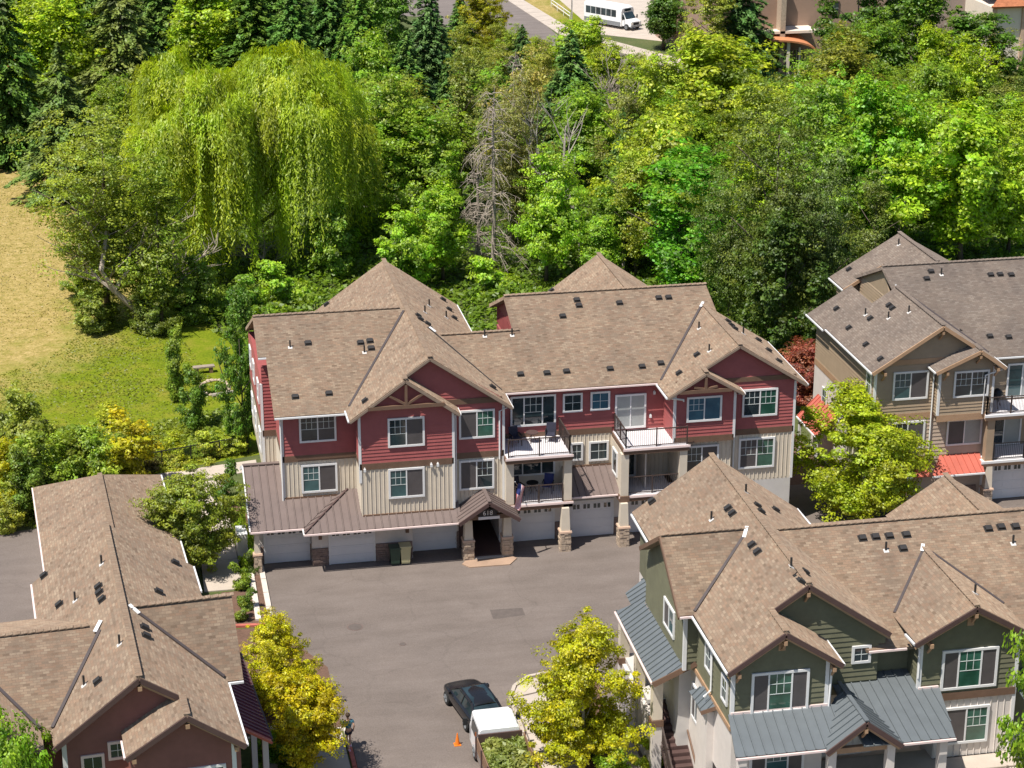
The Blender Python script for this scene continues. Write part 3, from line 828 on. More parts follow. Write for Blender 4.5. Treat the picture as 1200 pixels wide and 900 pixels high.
MB().bar((-4.42, -0.66, 2.6), (-4.42, 3.9, 4.66), 0.07, 0.2).bar((-4.42, 3.9, 4.66), (-4.42, 6.5, 3.5), 0.07, 0.2).build('canopy_rake', 'white_trim', B)
metal_roof(B, [(13.35, 0.1, 2.93), (16.95, 0.1, 2.93), (16.6, 2.38, 3.82), (13.6, 2.38, 3.82)], 'brown_metal')
gutter(B, (13.35, 0.04, 2.88), (16.95, 0.04, 2.88), 'pinkish_gutter')
MB().box(13.6, 16.9, 2.3, 2.4, 3.8, 3.9).build('wall_flashing', 'brown_trim', B)
# entry porch with its gable
metal_roof(B, [(6.93, -1.85, 2.74), (8.63, -1.85, 3.86), (8.63, 0.1, 3.86), (6.93, 0.1, 2.74)], 'brown_metal', 0.4)
metal_roof(B, [(8.63, -1.85, 3.86), (10.35, -1.85, 2.74), (10.35, 0.1, 2.74), (8.63, 0.1, 3.86)], 'brown_metal', 0.4)
MB().bar((8.63, -1.87, 3.9), (8.63, 0.1, 3.9), 0.2, 0.05).build('ridge_cap', 'brown_metal', B)
rake(B, [(6.93, -1.87, 2.64), (8.63, -1.87, 3.76), (10.35, -1.87, 2.64)], 'dark_trim', 0.07, 0.2)
MB().bar((7.4, -1.1, 2.7), (10.1, -1.1, 2.7), 0.24, 0.26).bar((8.63, -1.1, 2.8), (8.63, -1.1, 3.65), 0.16).bar((8.63, -1.1, 2.85), (7.9, -1.1, 3.2), 0.12).bar((8.63, -1.1, 2.85), (9.36, -1.1, 3.2), 0.12).build('porch_truss', 'brown_trim', B)
MB().box(7.75, 9.7, -0.7, 4.4, 0.1, 0.16).build('porch_floor', 'dark_trim', B)  # floor coloured dark to imitate the shade inside the porch
MB().box(7.9, 9.6, -0.95, -0.7, 0.0, 0.1).build('porch_step', 'concrete', B)
sg = MB().box(8.12, 9.14, -1.3, -1.24, 2.78, 3.2).build('address_sign', 'sign_black', B)
def text_mesh(txt, size, mat):
    cu = bpy.data.curves.new('lettering', 'FONT'); cu.body = txt; cu.size = size; cu.align_x = 'CENTER'; cu.extrude = 0.008
    ob = bpy.data.objects.new('lettering', cu); COL.objects.link(ob)
    dg = bpy.context.evaluated_depsgraph_get(); dg.update()
    me = bpy.data.meshes.new_from_object(ob.evaluated_get(dg)); me.materials.clear(); me.materials.append(MATS[mat])
    bpy.data.objects.remove(ob); bpy.data.curves.remove(cu)
    me.name = 'lettering'
    return me
tx = link('lettering', text_mesh('618', 0.38, 'white_cloth'), sg, Vector((8.63, -1.31, 2.86))-world_loc(sg)); tx.rotation_euler = (math.pi/2, 0, 0)
MB().box(8.1, 9.3, -1.3, -1.25, 2.6, 2.76).build('address_plate', 'white_cloth', B)
# --- balconies
def balcony(x0, x1, y0, y1, z, rails, fascia='brown_trim'):
    d = MB().box(x0, x1, y0, y1, z-0.06, z).build('balcony_deck', 'deck_floor', B)
    for i in range(int((x1-x0)/0.14)):
        x = x0+0.07+i*0.14
    MB().box(x0-0.06, x1+0.06, y0-0.05, y0+0.02, z-0.34, z-0.07).box(x0-0.06, x0+0.02, y0+0.02, y1, z-0.34, z-0.07).box(x1-0.02, x1+0.06, y0+0.02, y1, z-0.34, z-0.07).build('balcony_fascia', fascia, B)
    MB().box(x0-0.1, x1+0.1, y0-0.1, y0-0.05, z-0.12, z+0.0).build('deck_edge', 'pinkish_gutter', B)
    MB().box(x0+0.02, x1-0.02, y0+0.02, y1, z-0.3, z-0.07).build('balcony_soffit', 'cream_board', B)
    if rails: railing(B, [(a[0], a[1], z) for a in rails])
balcony(9.85, 13.5, -0.6, 2.4, 5.84, [(9.95, -0.52), (13.42, -0.52), (13.42, 2.3)])
balcony(16.58, 20.25, -0.45, 2.4, 5.84, [(16.66, 2.3), (16.66, -0.37), (20.18, -0.37)])
balcony(10.0, 13.55, -0.45, 1.1, 2.95, [(10.35, -0.38), (13.05, -0.38)])
balcony(16.4, 20.2, -0.35, 1.1, 2.95, [(16.75, -0.2), (19.8, -0.2)])
MB().box(9.75, 19.9, 1.1, 2.38, 2.7, 2.9).build('balcony_deck', 'deck_floor', B)
for x in (10.05, 13.35, 16.62, 20.0):
    MB().box(x-0.22, x+0.22, -0.42, 0.02, 2.98, 5.5).build('balcony_column', 'cream_board', B)
    MB().box(x-0.27, x+0.27, -0.5, 0.07, 2.62, 2.97).build('column_cap', 'brown_trim', B)
wall(B, 9.75, 10.1, 0.1, 2.4, 2.95, 5.5, 'cream_board'); wall(B, 16.5, 16.6, 0.1, 2.385, 2.95, 5.5, 'cream_board')
wall(B, 18.05, 18.12, 0.6, 2.385, 2.95, 5.5, 'pale_board')
for x, z in ((1.95, 5.6), (5.62, 5.62), (5.98, 5.62)): wall_lamp(B, '-y', (x, -0.62, z))
wall_lamp(B, '-y', (18.95, 2.32, 7.85)); wall_lamp(B, '-y', (18.75, 2.32, 6.45))

ridge(B, (-3.2, 8.45, 12.01), (5.2, 8.45, 12.01)); ridge(B, (5.65, -0.45, 12.03), (5.65, 18.2, 12.03)); ridge(B, (4.22, -0.95, 11.04), (4.22, -0.4, 11.04)); ridge(B, (11.6, 9.5, 12.02), (23.9, 9.5, 12.02)); ridge(B, (7.2, 6.65, 10.82), (11.9, 6.65, 10.82))
ridge(B, (23.25, 0.12, 11.38), (23.25, 7.7, 11.38)); ridge(B, (21.15, -0.52, 10.12), (21.15, 0.2, 10.12)); ridge(B, (19.05, 9.6, 12.04), (19.05, 16.9, 12.04))
valley_cap(B, (23.0, 7.35, 11.25), (23.25, 7.7, 11.42)); valley_cap(B, (7.0, 6.2, 11.1), (6.7, 6.5, 11.3))
# ================================================================== tan apartment building (right)
XF = None
T = thing('apartment_building', 'tan and grey three-storey apartment building at the right edge with red metal awnings', 'building', (40, 6, 0))
wall(T, 31.95, 35.6, 2.9, 11.9, 2.9, 8.8, 'tan_siding'); wall(T, 35.6, 50, 2.9, 14, 2.9, 8.8, 'tan_siding'); wall(T, 31.95, 50, 2.9, 11.9, 0, 2.9, 'grey_board')
wall(T, 31.95, 35.6, 1.6, 2.9, 5.8, 8.9, 'tan_siding'); wall(T, 35.6, 38.85, 0.9, 2.9, 5.8, 8.9, 'tan_siding')
wall(T, 31.95, 38.85, 1.6, 2.9, 0, 5.8, 'grey_tan_siding')
wall(T, 31.93, 31.95, 2.9, 12, 0.0, 5.6, 'pale_board')
MB().prism([(31.9, 1.6, 8.9), (39.2, 1.6, 8.9), (35.65, 1.6, 11.1)], (0, 0.1, 0)).build('gable_wall', 'tan_siding', T)
MB().prism([(35.5, 0.9, 8.9), (38.9, 0.9, 8.9), (37.8, 0.9, 9.75), (37.4, 0.9, 9.75)], (0, 0.1, 0)).build('gable_wall', 'tan_siding', T)
MB().prism([(35.75, 9.0, 8.9), (35.75, 15.2, 8.9), (35.75, 15.2, 10.1), (35.75, 10.8, 11.8)], (0.1, 0, 0)).build('gable_wall', 'tan_siding', T)
wall(T, 34.95, 43.4, 15.2, 17.0, 0, 9.3, 'tan_siding')
MB().prism([(34.95, 15.2, 9.3), (43.4, 15.2, 9.3), (39.2, 15.2, 11.75)], (0, 0.1, 0)).build('gable_wall', 'tan_siding', T)
ts = 'tan_siding'
laps(T, '-y', (31.95, 1.6, 5.95), 3.65, 2.95, ts); laps(T, '-y', (35.6, 0.9, 5.95), 3.25, 3.8, ts, prof=gable(35.6, 37.7, 8.9, 38.85, 9.72, 5.95))
laps(T, '-y', (31.95, 1.6, 9.3), 7.2, 1.75, ts, prof=gable(31.9, 35.65, 8.9, 39.2, 11.05, 9.3))
laps(T, '-x', (31.95, 12.0, 5.95), 10.4, 2.9, ts); laps(T, '-x', (35.6, 1.6, 5.95), 0.7, 2.8, ts); laps(T, '-y', (38.85, 2.9, 5.95), 6, 2.85, ts)
laps(T, '-x', (35.75, 15.2, 8.9), 4.4, 1.3, ts)
laps(T, '-y', (31.95, 1.6, 2.95), 6.9, 2.6, 'grey_tan_siding', 0.24); laps(T, '-y', (31.95, 1.6, 1.0), 6.9, 1.9, 'grey_tan_siding', 0.24)
m_ = MB().box(31.9, 35.56, 1.55, 1.62, 5.55, 5.95)
m_.build('belly_band', 'tan_trim', T); MB().box(35.55, 38.9, 0.85, 0.92, 5.55, 5.95).build('belly_band', 'tan_trim', T)
MB().box(31.9, 31.96, 1.62, 12, 5.55, 5.95).build('belly_band', 'tan_trim', T); MB().box(32.6, 38.3, 1.53, 1.62, 9.0, 9.3).build('belly_band', 'tan_trim', T)
for x, y in ((31.93, 1.57), (35.58, 0.87), (38.87, 0.87)): MB().box(x-0.07, x+0.07, y-0.02, y+0.12, 5.95, 8.8).build('corner_board', 'white_trim', T)
window(T, '-y', (32.98, 1.56, 6.82), 2.16, 1.74, 'slideL', ('glass_teal', 'screen')); window(T, '-y', (36.42, 0.86, 7.0), 2.16, 1.62, 'slideB', ('glass_dark', 'glass_dark'))
window(T, '-y', (36.5, 1.56, 3.72), 2.2, 1.64, 'slide', ('screen', 'blind')); window(T, '-y', (33.0, 1.56, 3.7), 2.14, 1.76, 'slideL', ('glass_dark', 'screen'))
window(T, '-y', (40.62, 2.86, 5.98), 1.9, 2.14, 'slide', ('glass_teal', 'blind'), name='sliding_door'); window(T, '-y', (39.6, 2.86, 2.98), 2.2, 2.1, 'slide', ('glass_dark', 'blind'), name='sliding_door')
window(T, '-x', (31.91, 2.9, 6.9), 0.8, 1.4, 'single', ('glass_dark',))
for y in (5.0, 7.6, 10.2): window(T, '-x', (31.89, y, 3.5), 0.9, 1.2, 'single', ('glass_dark',))
sg_ = 'shingle_grey'
P = [(31.5, 1.05, 8.8), (35.65, 1.05, 11.4), (35.65, 8.6, 11.4), (34.15, 8.6, 10.46), (34.15, 12.3, 10.46), (31.4, 12.4, 8.72), (31.4, 9.25, 8.74), (31.52, 9.25, 8.8)]
r = roof(T, P, sg_); vents(r, P, [(980.5, 362), (1042, 358), (1046, 361.5), (995, 384.5), (1020, 373.5), (1015, 404), (1032, 421)], [(1014, 369), (1041, 373), (1065, 366)])
P = [(35.65, 1.05, 11.41), (37.75, 1.05, 10.0), (37.75, 0.35, 10.0), (39.35, 0.35, 8.9), (39.35, 9.0, 8.9), (35.65, 9.0, 11.41)]
r = roof(T, P, sg_); vents(r, P, [(1126, 389), (1160, 413)])
roof(T, [(35.1, 0.35, 8.85), (37.75, 0.35, 10.02), (37.75, 2.0, 10.02), (35.1, 2.0, 8.85)], sg_)
P = [(36.2, 2.4, 8.75), (50, 2.4, 8.75), (50, 10.8, 12.05), (35.5, 10.8, 12.05), (35.5, 7.5, 10.75)]
r = roof(T, P, sg_); vents(r, P, [(1091, 318.5), (1086, 327), (1161, 322.5), (1172, 322), (1185, 322.5), (1160, 394.5), (1182, 395.5)], [(1103, 322)])
roof(T, [(35.5, 10.8, 12.03), (50, 10.8, 12.03), (50, 16.5, 9.6), (35.5, 16.5, 9.6)], sg_)
P = [(39.2, 10.85, 12.12), (39.2, 17.5, 12.12), (34.6, 17.5, 9.4), (34.6, 14.8, 9.4), (37.2, 14.8, 10.94), (37.2, 10.85, 10.94)]
r = roof(T, P, sg_); vents(r, P, [(995, 316)], [(1053, 287)])
roof(T, [(39.2, 10.85, 12.13), (44, 10.85, 9.3), (44, 17.5, 9.3), (39.2, 17.5, 12.13)], sg_)
rake(T, [(31.5, 1.03, 8.7), (35.65, 1.03, 11.28), (37.8, 1.03, 9.85)], 'tan_trim', 0.07, 0.2); rake(T, [(35.1, 0.33, 8.74), (37.75, 0.33, 9.9), (39.35, 0.33, 8.78)], 'tan_trim', 0.07, 0.2)
rake(T, [(34.6, 14.78, 9.3), (37.2, 14.78, 10.82)], 'tan_trim', 0.07, 0.2)
gutter(T, (31.47, 1.05, 8.72), (31.47, 9.2, 8.72)); gutter(T, (31.35, 9.25, 8.66), (31.35, 12.5, 8.64)); gutter(T, (39.3, 2.34, 8.68), (50, 2.34, 8.68)); gutter(T, (39.4, 0.35, 8.82), (39.4, 2.2, 8.82)); gutter(T, (34.55, 14.8, 9.3), (34.55, 17.5, 9.3)); gutter(T, (35.05, 0.35, 8.78), (35.05, 1.5, 8.78))
valley(T, (39.2, 2.6, 9.0), (35.9, 8.4, 11.25))
downspout(T, [(35.45, 1.0, 8.7), (35.45, 1.5, 8.5), (35.45, 1.5, 3.2)]); downspout(T, [(39.2, 0.5, 8.7), (38.3, 0.75, 8.3), (38.3, 0.8, 5.9)])
for x, y, z in ((32.3, 1.12, 8.65), (35.65, 1.12, 10.95), (37.75, 0.42, 9.6), (35.8, 0.42, 8.7), (38.9, 0.42, 8.75)): MB().box(x-0.07, x+0.07, y-0.1, y+0.5, z-0.1, z+0.08).bar((x, y+0.45, z-0.55), (x, y, z-0.1), 0.09).build('eave_bracket', 'tan_trim', T)
metal_roof(T, [(35.2, 0.1, 2.5), (38.45, 0.1, 2.5), (38.7, 1.58, 3.15), (36.2, 1.58, 3.15)], 'red_metal', 0.4); gutter(T, (35.2, 0.04, 2.45), (38.45, 0.04, 2.45))
metal_roof(T, [(31.2, 0.1, 2.5), (35.15, 0.1, 2.5), (35.15, 1.58, 3.15), (31.2, 1.58, 3.15)], 'red_metal', 0.4)
metal_roof(T, [(30.6, 11.0, 2.5), (31.93, 11.0, 3.85), (31.93, 7.4, 3.85), (30.6, 7.4, 2.5)], 'red_metal', 0.4); gutter(T, (30.55, 7.4, 2.45), (30.55, 11.0, 2.45))
for y in (7.6, 10.8): MB().box(30.65, 30.8, y-0.08, y+0.08, 0, 2.42).build('awning_post', 'white_trim', T)
garage_door(T, '-y', (39.65, 1.7, 0.02), 2.5, 2.3); wall(T, 38.85, 50, 1.7, 2.9, 0, 2.7, 'grey_board')
for x in (38.95, 42.6): pillar(T, x, 0.75, 2.6, seed=int(x*9), half=0.26); MB().box(x-0.25, x+0.2, 0.75, 1.2, 2.95, 5.5).build('balcony_column', 'tan_siding', T); MB().box(x-0.3, x+0.25, 0.68, 1.25, 2.62, 2.94).build('column_cap', 'tan_trim', T)
stone_faces(T, 36.9, 38.6, 1.5, 1.62, 0, 1.1, 'stone_dark', 77)
for z, y0 in ((5.84, 0.65), (2.93, 0.65)):
    MB().box(38.5, 43, y0, 2.88, z-0.06, z).build('balcony_deck', 'deck_floor', T); MB().box(38.45, 43, y0-0.05, y0+0.02, z-0.34, z-0.07).build('balcony_fascia', 'tan_trim', T); MB().box(38.4, 43, y0-0.12, y0-0.05, z-0.12, z+0.02).build('deck_edge', 'white_trim', T)
    MB().box(38.5, 43, y0+0.02, 2.88, z-0.3, z-0.07).build('balcony_soffit', 'grey_board', T)
railing(T, [(38.55, 2.8, 5.84), (38.55, 0.72, 5.84), (43, 0.72, 5.84)], mat='brown_rail', step=0.09); railing(T, [(39.2, 0.72, 2.93), (43, 0.72, 2.93)], mat='black_metal')

# ================================================================== olive townhouse building (front right)
G = thing('townhouse_building', 'olive green townhouse building in the right foreground with blue grey metal porch roofs', 'building', (20, -25, 0))
wall(G, 13.4, 20.4, -29.8, -16.2, 5.9, 8.75, 'olive_siding'); wall(G, 13.4, 20.4, -29.8, -16.2, 2.9, 5.9, 'pale_board'); wall(G, 13.4, 31, -29.0, -17.5, 0, 2.9, 'pale_board')
wall(G, 13.4, 17.4, -31.75, -29.8, 5.9, 8.75, 'olive_siding'); wall(G, 13.4, 17.4, -31.75, -29.8, 0, 5.9, 'pale_board')
wall(G, 12.85, 13.4, -26.4, -19.6, 5.9, 8.75, 'olive_siding'); wall(G, 12.86, 13.4, -25.5, -19.6, 0, 5.9, 'grey_board')
MB().prism([(12.85, -26.4, 8.75), (12.85, -19.9, 8.75), (12.85, -23.4, 10.85)], (0.1, 0, 0)).build('gable_wall', 'olive_siding', G)
wall(G, 20.4, 31, -29.2, -17.5, 2.9, 8.1, 'olive_siding')
wall(G, 22.05, 26.4, -30.6, -29.2, 5.9, 8.7, 'olive_siding'); wall(G, 22.9, 26.4, -30.58, -29.2, 2.5, 5.9, 'pale_board')
MB().prism([(13.2, -31.75, 8.75), (17.7, -31.75, 8.75), (15.4, -31.75, 10.25)], (0, 0.1, 0)).build('gable_wall', 'olive_siding', G)
MB().prism([(13.2, -29.8, 8.75), (20.6, -29.8, 8.75), (17, -29.8, 11.25)], (0, 0.1, 0)).build('gable_wall', 'olive_siding', G)
MB().prism([(21.8, -30.6, 8.7), (26.6, -30.6, 8.7), (24.2, -30.6, 9.95)], (0, 0.1, 0)).build('gable_wall', 'olive_siding', G)
MB().prism([(13.3, -16.3, 8.75), (20.8, -16.3, 8.75), (17, -16.3, 11.2)], (0, 0.1, 0)).build('gable_wall', 'olive_siding', G)
os_ = 'olive_siding'
laps(G, '-y', (13.4, -31.75, 6.55), 4.0, 3.65, os_, 0.24, gable(13.3, 15.4, 8.75, 17.5, 10.2, 6.55), name='shingle_siding')
laps(G, '-y', (13.4, -29.8, 8.2), 7.2, 3.0, os_, 0.24, gable(13.3, 17, 8.75, 20.6, 11.2, 8.2), name='shingle_siding'); laps(G, '-y', (17.4, -29.8, 6.5), 3.0, 1.7, os_, 0.24, name='shingle_siding')
laps(G, '-y', (22.05, -30.6, 5.95), 4.35, 3.95, os_, 0.24, gable(22.0, 24.2, 8.7, 26.5, 9.9, 5.95), name='shingle_siding')
laps(G, '-x', (13.4, -25.5, 5.95), 6.2, 2.75, os_, 0.24, name='shingle_siding'); laps(G, '-x', (12.85, -19.6, 5.95), 6.8, 2.8, os_, 0.24, name='shingle_siding')
laps(G, '-x', (12.85, -20.0, 8.75), 6.4, 2.0, os_, 0.24, gable(0, 3.4, 8.75, 6.4, 10.8, 8.75), name='shingle_siding')
laps(G, '-y', (12.85, -26.4, 6.3), 0.55, 2.4, os_, 0.24, name='shingle_siding'); laps(G, '-x', (22.05, -29.2, 6.2), 1.4, 2.4, os_, 0.24, name='shingle_siding')
laps(G, '-y', (20.4, -29.2, 6.6), 1.65, 1.5, os_, 0.24, name='shingle_siding')
battens(G, '-y', (22.95, -30.58, 2.6), 3.4, 3.0, 'pale_board', 0.3)
battens(G, '-y', (17.5, -29.8, 3.0), 2.9, 2.8, 'pale_board', 0.3)
for b_ in (MB().box(22.0, 26.45, -30.68, -30.58, 5.6, 5.95), MB().box(22.85, 26.1, -30.66, -30.56, 2.45, 2.75)): b_.build('belly_band', 'brown_trim', G)
MB().box(13.3, 13.42, -31.7, -25.5, 5.75, 5.95).build('belly_band', 'tan_trim', G); MB().box(12.78, 12.86, -26.4, -19.6, 5.8, 5.92).build('belly_band', 'tan_trim', G)
for x, y, z0, z1 in ((13.37, -31.78, 6.4, 8.7), (17.43, -31.78, 6.3, 8.7), (12.82, -26.43, 5.9, 8.7), (13.37, -25.55, 6.2, 8.6), (22.02, -30.63, 6.0, 8.6), (26.43, -30.63, 2.6, 8.6)): MB().box(x-0.08, x+0.08, y-0.02, y+0.13, z0, z1).build('corner_board', 'white_trim', G)
window(G, '-y', (14.14, -31.79, 6.5), 2.5, 1.92, 'trip', ('screen', 'glass_green', 'screen')); window(G, '-y', (22.98, -30.64, 6.1), 2.55, 1.9, 'trip', ('screen', 'glass_green', 'screen'))
window(G, '-y', (23.25, -30.62, 3.4), 2.1, 1.8, 'slideR', ('screen', 'glass_green')); window(G, '-y', (19.2, -29.84, 7.36), 0.86, 0.84, 'single', ('glass_dark',))
window(G, '-x', (12.81, -23.0, 6.55), 1.75, 1.35, 'slide', ('screen', 'glass_teal')); window(G, '-x', (13.36, -27.83, 6.8), 0.95, 1.3, 'single', ('glass_dark',)); window(G, '-x', (13.36, -30.3, 6.6), 0.85, 1.2, 'single', ('glass_dark',))
window(G, '-y', (17.7, -29.84, 3.3), 0.95, 2.1, 'single_door', ('glass_dark',), name='entry_door'); window(G, '-y', (14.2, -31.79, 3.4), 2.4, 1.7, 'trip', ('screen', 'glass_teal', 'screen')); window(G, '-y', (19.0, -29.84, 3.9), 1.1, 1.3, 'single', ('glass_teal',))
window(G, '-x', (13.36, -26.0, 3.4), 1.2, 1.7, 'slide', ('screen', 'glass_dark'))
P = [(13.0, -32.2, 8.8), (15.4, -32.2, 10.42), (15.4, -30.2, 10.42), (17, -30.2, 11.5), (17, -15.6, 11.5), (13.1, -15.6, 8.8)]
r = roof(G, P); vents(r, P, [(764, 587.5), (853.5, 596), (858.5, 602), (881.5, 639), (888, 647)], [(833.5, 609)])
P = [(17, -30.2, 11.51), (20.75, -30.2, 8.9), (21.4, -15.8, 8.4), (17, -15.6, 11.51)]
r = roof(G, P); vents(r, P, [(887, 593), (891.5, 600), (908.5, 598), (943, 671), (938, 682)], [(874, 577), (927, 664)])
roof(G, [(15.4, -32.2, 10.43), (17.95, -32.2, 8.72), (17.95, -29.9, 8.72), (15.4, -29.9, 10.43)])
P = [(19.9, -30.0, 8.0), (31.5, -30.0, 8.0), (31.5, -23.4, 10.92), (17.0, -23.4, 10.92), (17.0, -27.5, 9.1)]
r = roof(G, P); vents(r, P, [(1010.5, 631), (1026, 629.5), (1042, 628.5), (1062, 627), (1058, 643), (1158, 620), (1173, 618), (1190, 617.5)], [(1038, 645), (1187, 637)])
roof(G, [(17.0, -23.4, 10.91), (31.5, -23.4, 10.91), (31.5, -16.6, 7.9), (17.0, -16.6, 7.9)])
P = [(21.55, -31.05, 8.72), (24.2, -31.05, 10.2), (24.2, -24.9, 10.2), (21.55, -24.9, 8.72)]
roof(G, P)
P = [(24.2, -31.05, 10.21), (26.75, -31.05, 8.72), (26.75, -24.9, 8.72), (24.2, -24.9, 10.21)]
r = roof(G, P); vents(r, P, [], [(1142.5, 695)])
roof(G, [(27.9, -23, 10.7), (27.9, -18.3, 10.7), (25.0, -18.3, 8.8), (25.0, -23, 8.8)]); roof(G, [(27.9, -23, 10.71), (27.9, -18.3, 10.71), (30.9, -18.3, 8.8), (30.9, -23, 8.8)])
MB().prism([(25.2, -18.6, 8.0), (30.7, -18.6, 8.0), (30.7, -18.6, 8.8), (27.9, -18.6, 10.5), (25.2, -18.6, 8.8)], (0, 0.1, 0)).build('gable_wall', 'olive_siding', G)
P = [(12.4, -26.85, 8.8), (16.6, -26.85, 8.8), (16.6, -23.4, 11.1), (12.4, -23.4, 11.1)]
roof(G, P); roof(G, [(12.4, -23.4, 11.09), (16.6, -23.4, 11.09), (16.6, -20.0, 9.05), (12.4, -20.0, 9.05)])
valley(G, (13.1, -26.75, 8.9), (16.35, -23.6, 11.05)); valley(G, (20.6, -29.6, 8.3), (17.3, -23.6, 10.85), 'vent_black', 0.08); valley(G, (21.65, -28.3, 8.78), (24.15, -25.1, 10.15), w=0.12); valley(G, (26.7, -28.3, 8.75), (24.3, -25.1, 10.15), w=0.12)
dk = 'dark_trim'
rake(G, [(13.0, -32.22, 8.66), (15.4, -32.22, 10.28), (17.95, -32.22, 8.6)], dk, 0.07, 0.2); rake(G, [(15.5, -30.22, 10.35), (17, -30.22, 11.36), (20.75, -30.22, 8.76)], dk, 0.07, 0.2); rake(G, [(21.55, -31.07, 8.58), (24.2, -31.07, 10.06), (26.75, -31.07, 8.58)], dk, 0.07, 0.2)
rake(G, [(13.0, -32.16, 8.52), (15.4, -32.16, 10.1), (17.95, -32.16, 8.46)], 'tan_trim', 0.05, 0.08); rake(G, [(15.5, -30.16, 10.2), (17, -30.16, 11.2), (20.75, -30.16, 8.6)], 'tan_trim', 0.06, 0.12); rake(G, [(21.55, -31.0, 8.44), (24.2, -31.0, 9.9), (26.75, -31.0, 8.44)], 'tan_trim', 0.06, 0.12)
rake(G, [(12.38, -26.85, 8.68), (12.38, -23.4, 10.96), (12.38, -20.0, 8.93)], 'brown_trim', 0.07, 0.2)
gutter(G, (12.95, -32.2, 8.72), (12.95, -26.95, 8.72)); gutter(G, (12.4, -26.9, 8.72), (13.0, -26.9, 8.72), 'pinkish_gutter'); gutter(G, (19.9, -30.06, 7.94), (21.6, -30.06, 7.94), 'pinkish_gutter'); gutter(G, (18.0, -32.2, 8.64), (18.0, -30.0, 8.64)); gutter(G, (21.5, -31.05, 8.66), (21.5, -30.0, 8.6)); gutter(G, (13.0, -19.3, 8.72), (13.05, -15.7, 8.72)); gutter(G, (21.35, -19.5, 8.5), (21.4, -15.8, 8.36))
downspout(G, [(17.9, -31.9, 8.55), (17.6, -31.8, 8.3), (17.55, -31.82, 6.4)]); downspout(G, [(13.05, -28.9, 8.6), (13.3, -28.9, 8.3), (13.3, -28.9, 6.2), (13.0, -28.9, 5.9)]); downspout(G, [(21.6, -30.9, 8.5), (21.95, -30.65, 8.2), (21.95, -30.65, 6.8)])
# porch metal roofs
sm = 'slate_metal'
metal_roof(G, [(12.95, -33.8, 5.75), (16.9, -33.8, 5.75), (18.05, -31.78, 6.6), (13.2, -31.78, 6.6)], sm)
metal_roof(G, [(17.45, -33.4, 5.9), (22.4, -33.9, 5.7), (22.9, -30.66, 5.98), (22.9, -30.62, 6.0), (22.0, -30.62, 6.2), (22.0, -29.24, 6.7), (17.45, -29.84, 6.65)], sm) if 0 else None
metal_roof(G, [(18.4, -33.9, 5.72), (22.4, -33.9, 5.72), (22.95, -30.66, 6.28), (22.0, -30.66, 6.28), (22.0, -29.24, 6.53), (20.4, -29.24, 6.53), (20.4, -29.84, 6.43), (18.4, -29.84, 6.43)], sm)
metal_roof(G, [(16.75, -34.0, 5.7), (18.42, -34.0, 6.95), (18.42, -31.0, 6.95), (16.75, -32.4, 5.7)], sm, 0.36); metal_roof(G, [(18.42, -34.0, 6.95), (20.05, -34.0, 5.72), (20.05, -32.5, 5.72), (18.42, -30.4, 6.95)], sm, 0.36)
MB().bar((18.42, -34.02, 6.98), (18.42, -30.6, 6.98), 0.18, 0.05).build('ridge_cap', sm, G)
rake(G, [(16.75, -34.03, 5.6), (18.42, -34.03, 6.84), (20.05, -34.03, 5.6)], dk, 0.07, 0.2); rake(G, [(16.85, -33.96, 5.5), (18.42, -33.96, 6.68), (19.95, -33.96, 5.5)], 'tan_trim', 0.06, 0.14)
gutter(G, (12.95, -33.87, 5.68), (16.8, -33.87, 5.68), 'pinkish_gutter'); gutter(G, (20.05, -33.97, 5.66), (22.4, -33.97, 5.66), 'pinkish_gutter')
MB().box(13.3, 17.5, -31.83, -31.75, 6.55, 6.68).build('wall_flashing', 'pinkish_gutter', G)
MB().box(22.0, 22.9, -30.7, -30.6, 6.25, 6.36).build('wall_flashing', 'pinkish_gutter', G)
MB().box(13.4, 26.6, -33.6, -29.8, 2.55, 2.75).build('porch_floor', 'concrete', G); MB().box(13.4, 22.0, -34.2, -33.6, 0, 2.7).build('wall', 'pale_board', G)
for x in (13.3, 17.15, 19.7, 22.0): MB().box(x-0.17, x+0.17, -33.7, -33.36, 2.75, 5.6).build('porch_post', 'pale_board', G)
MB().box(17.1, 19.8, -33.6, -33.4, 5.3, 5.55).build('porch_beam', 'tan_trim', G)
for x, y, z in ((15.4, -32.15, 9.9), (13.5, -32.1, 8.55), (17.0, -30.15, 11.0), (24.2, -31.0, 9.75), (22.3, -31.0, 8.5), (18.42, -33.95, 6.5), (17.6, -32.1, 8.45)): MB().box(x-0.07, x+0.07, y-0.1, y+0.4, z-0.1, z+0.08).bar((x, y+0.36, z-0.5), (x, y, z-0.1), 0.09).build('eave_bracket', 'tan_trim', G)
MB().box(15.25, 15.55, -31.8, -31.74, 9.35, 9.75).build('gable_vent', 'tan_trim', G); MB().box(24.0, 24.3, -30.66, -30.58, 9.1, 9.45).build('gable_vent', 'tan_trim', G)
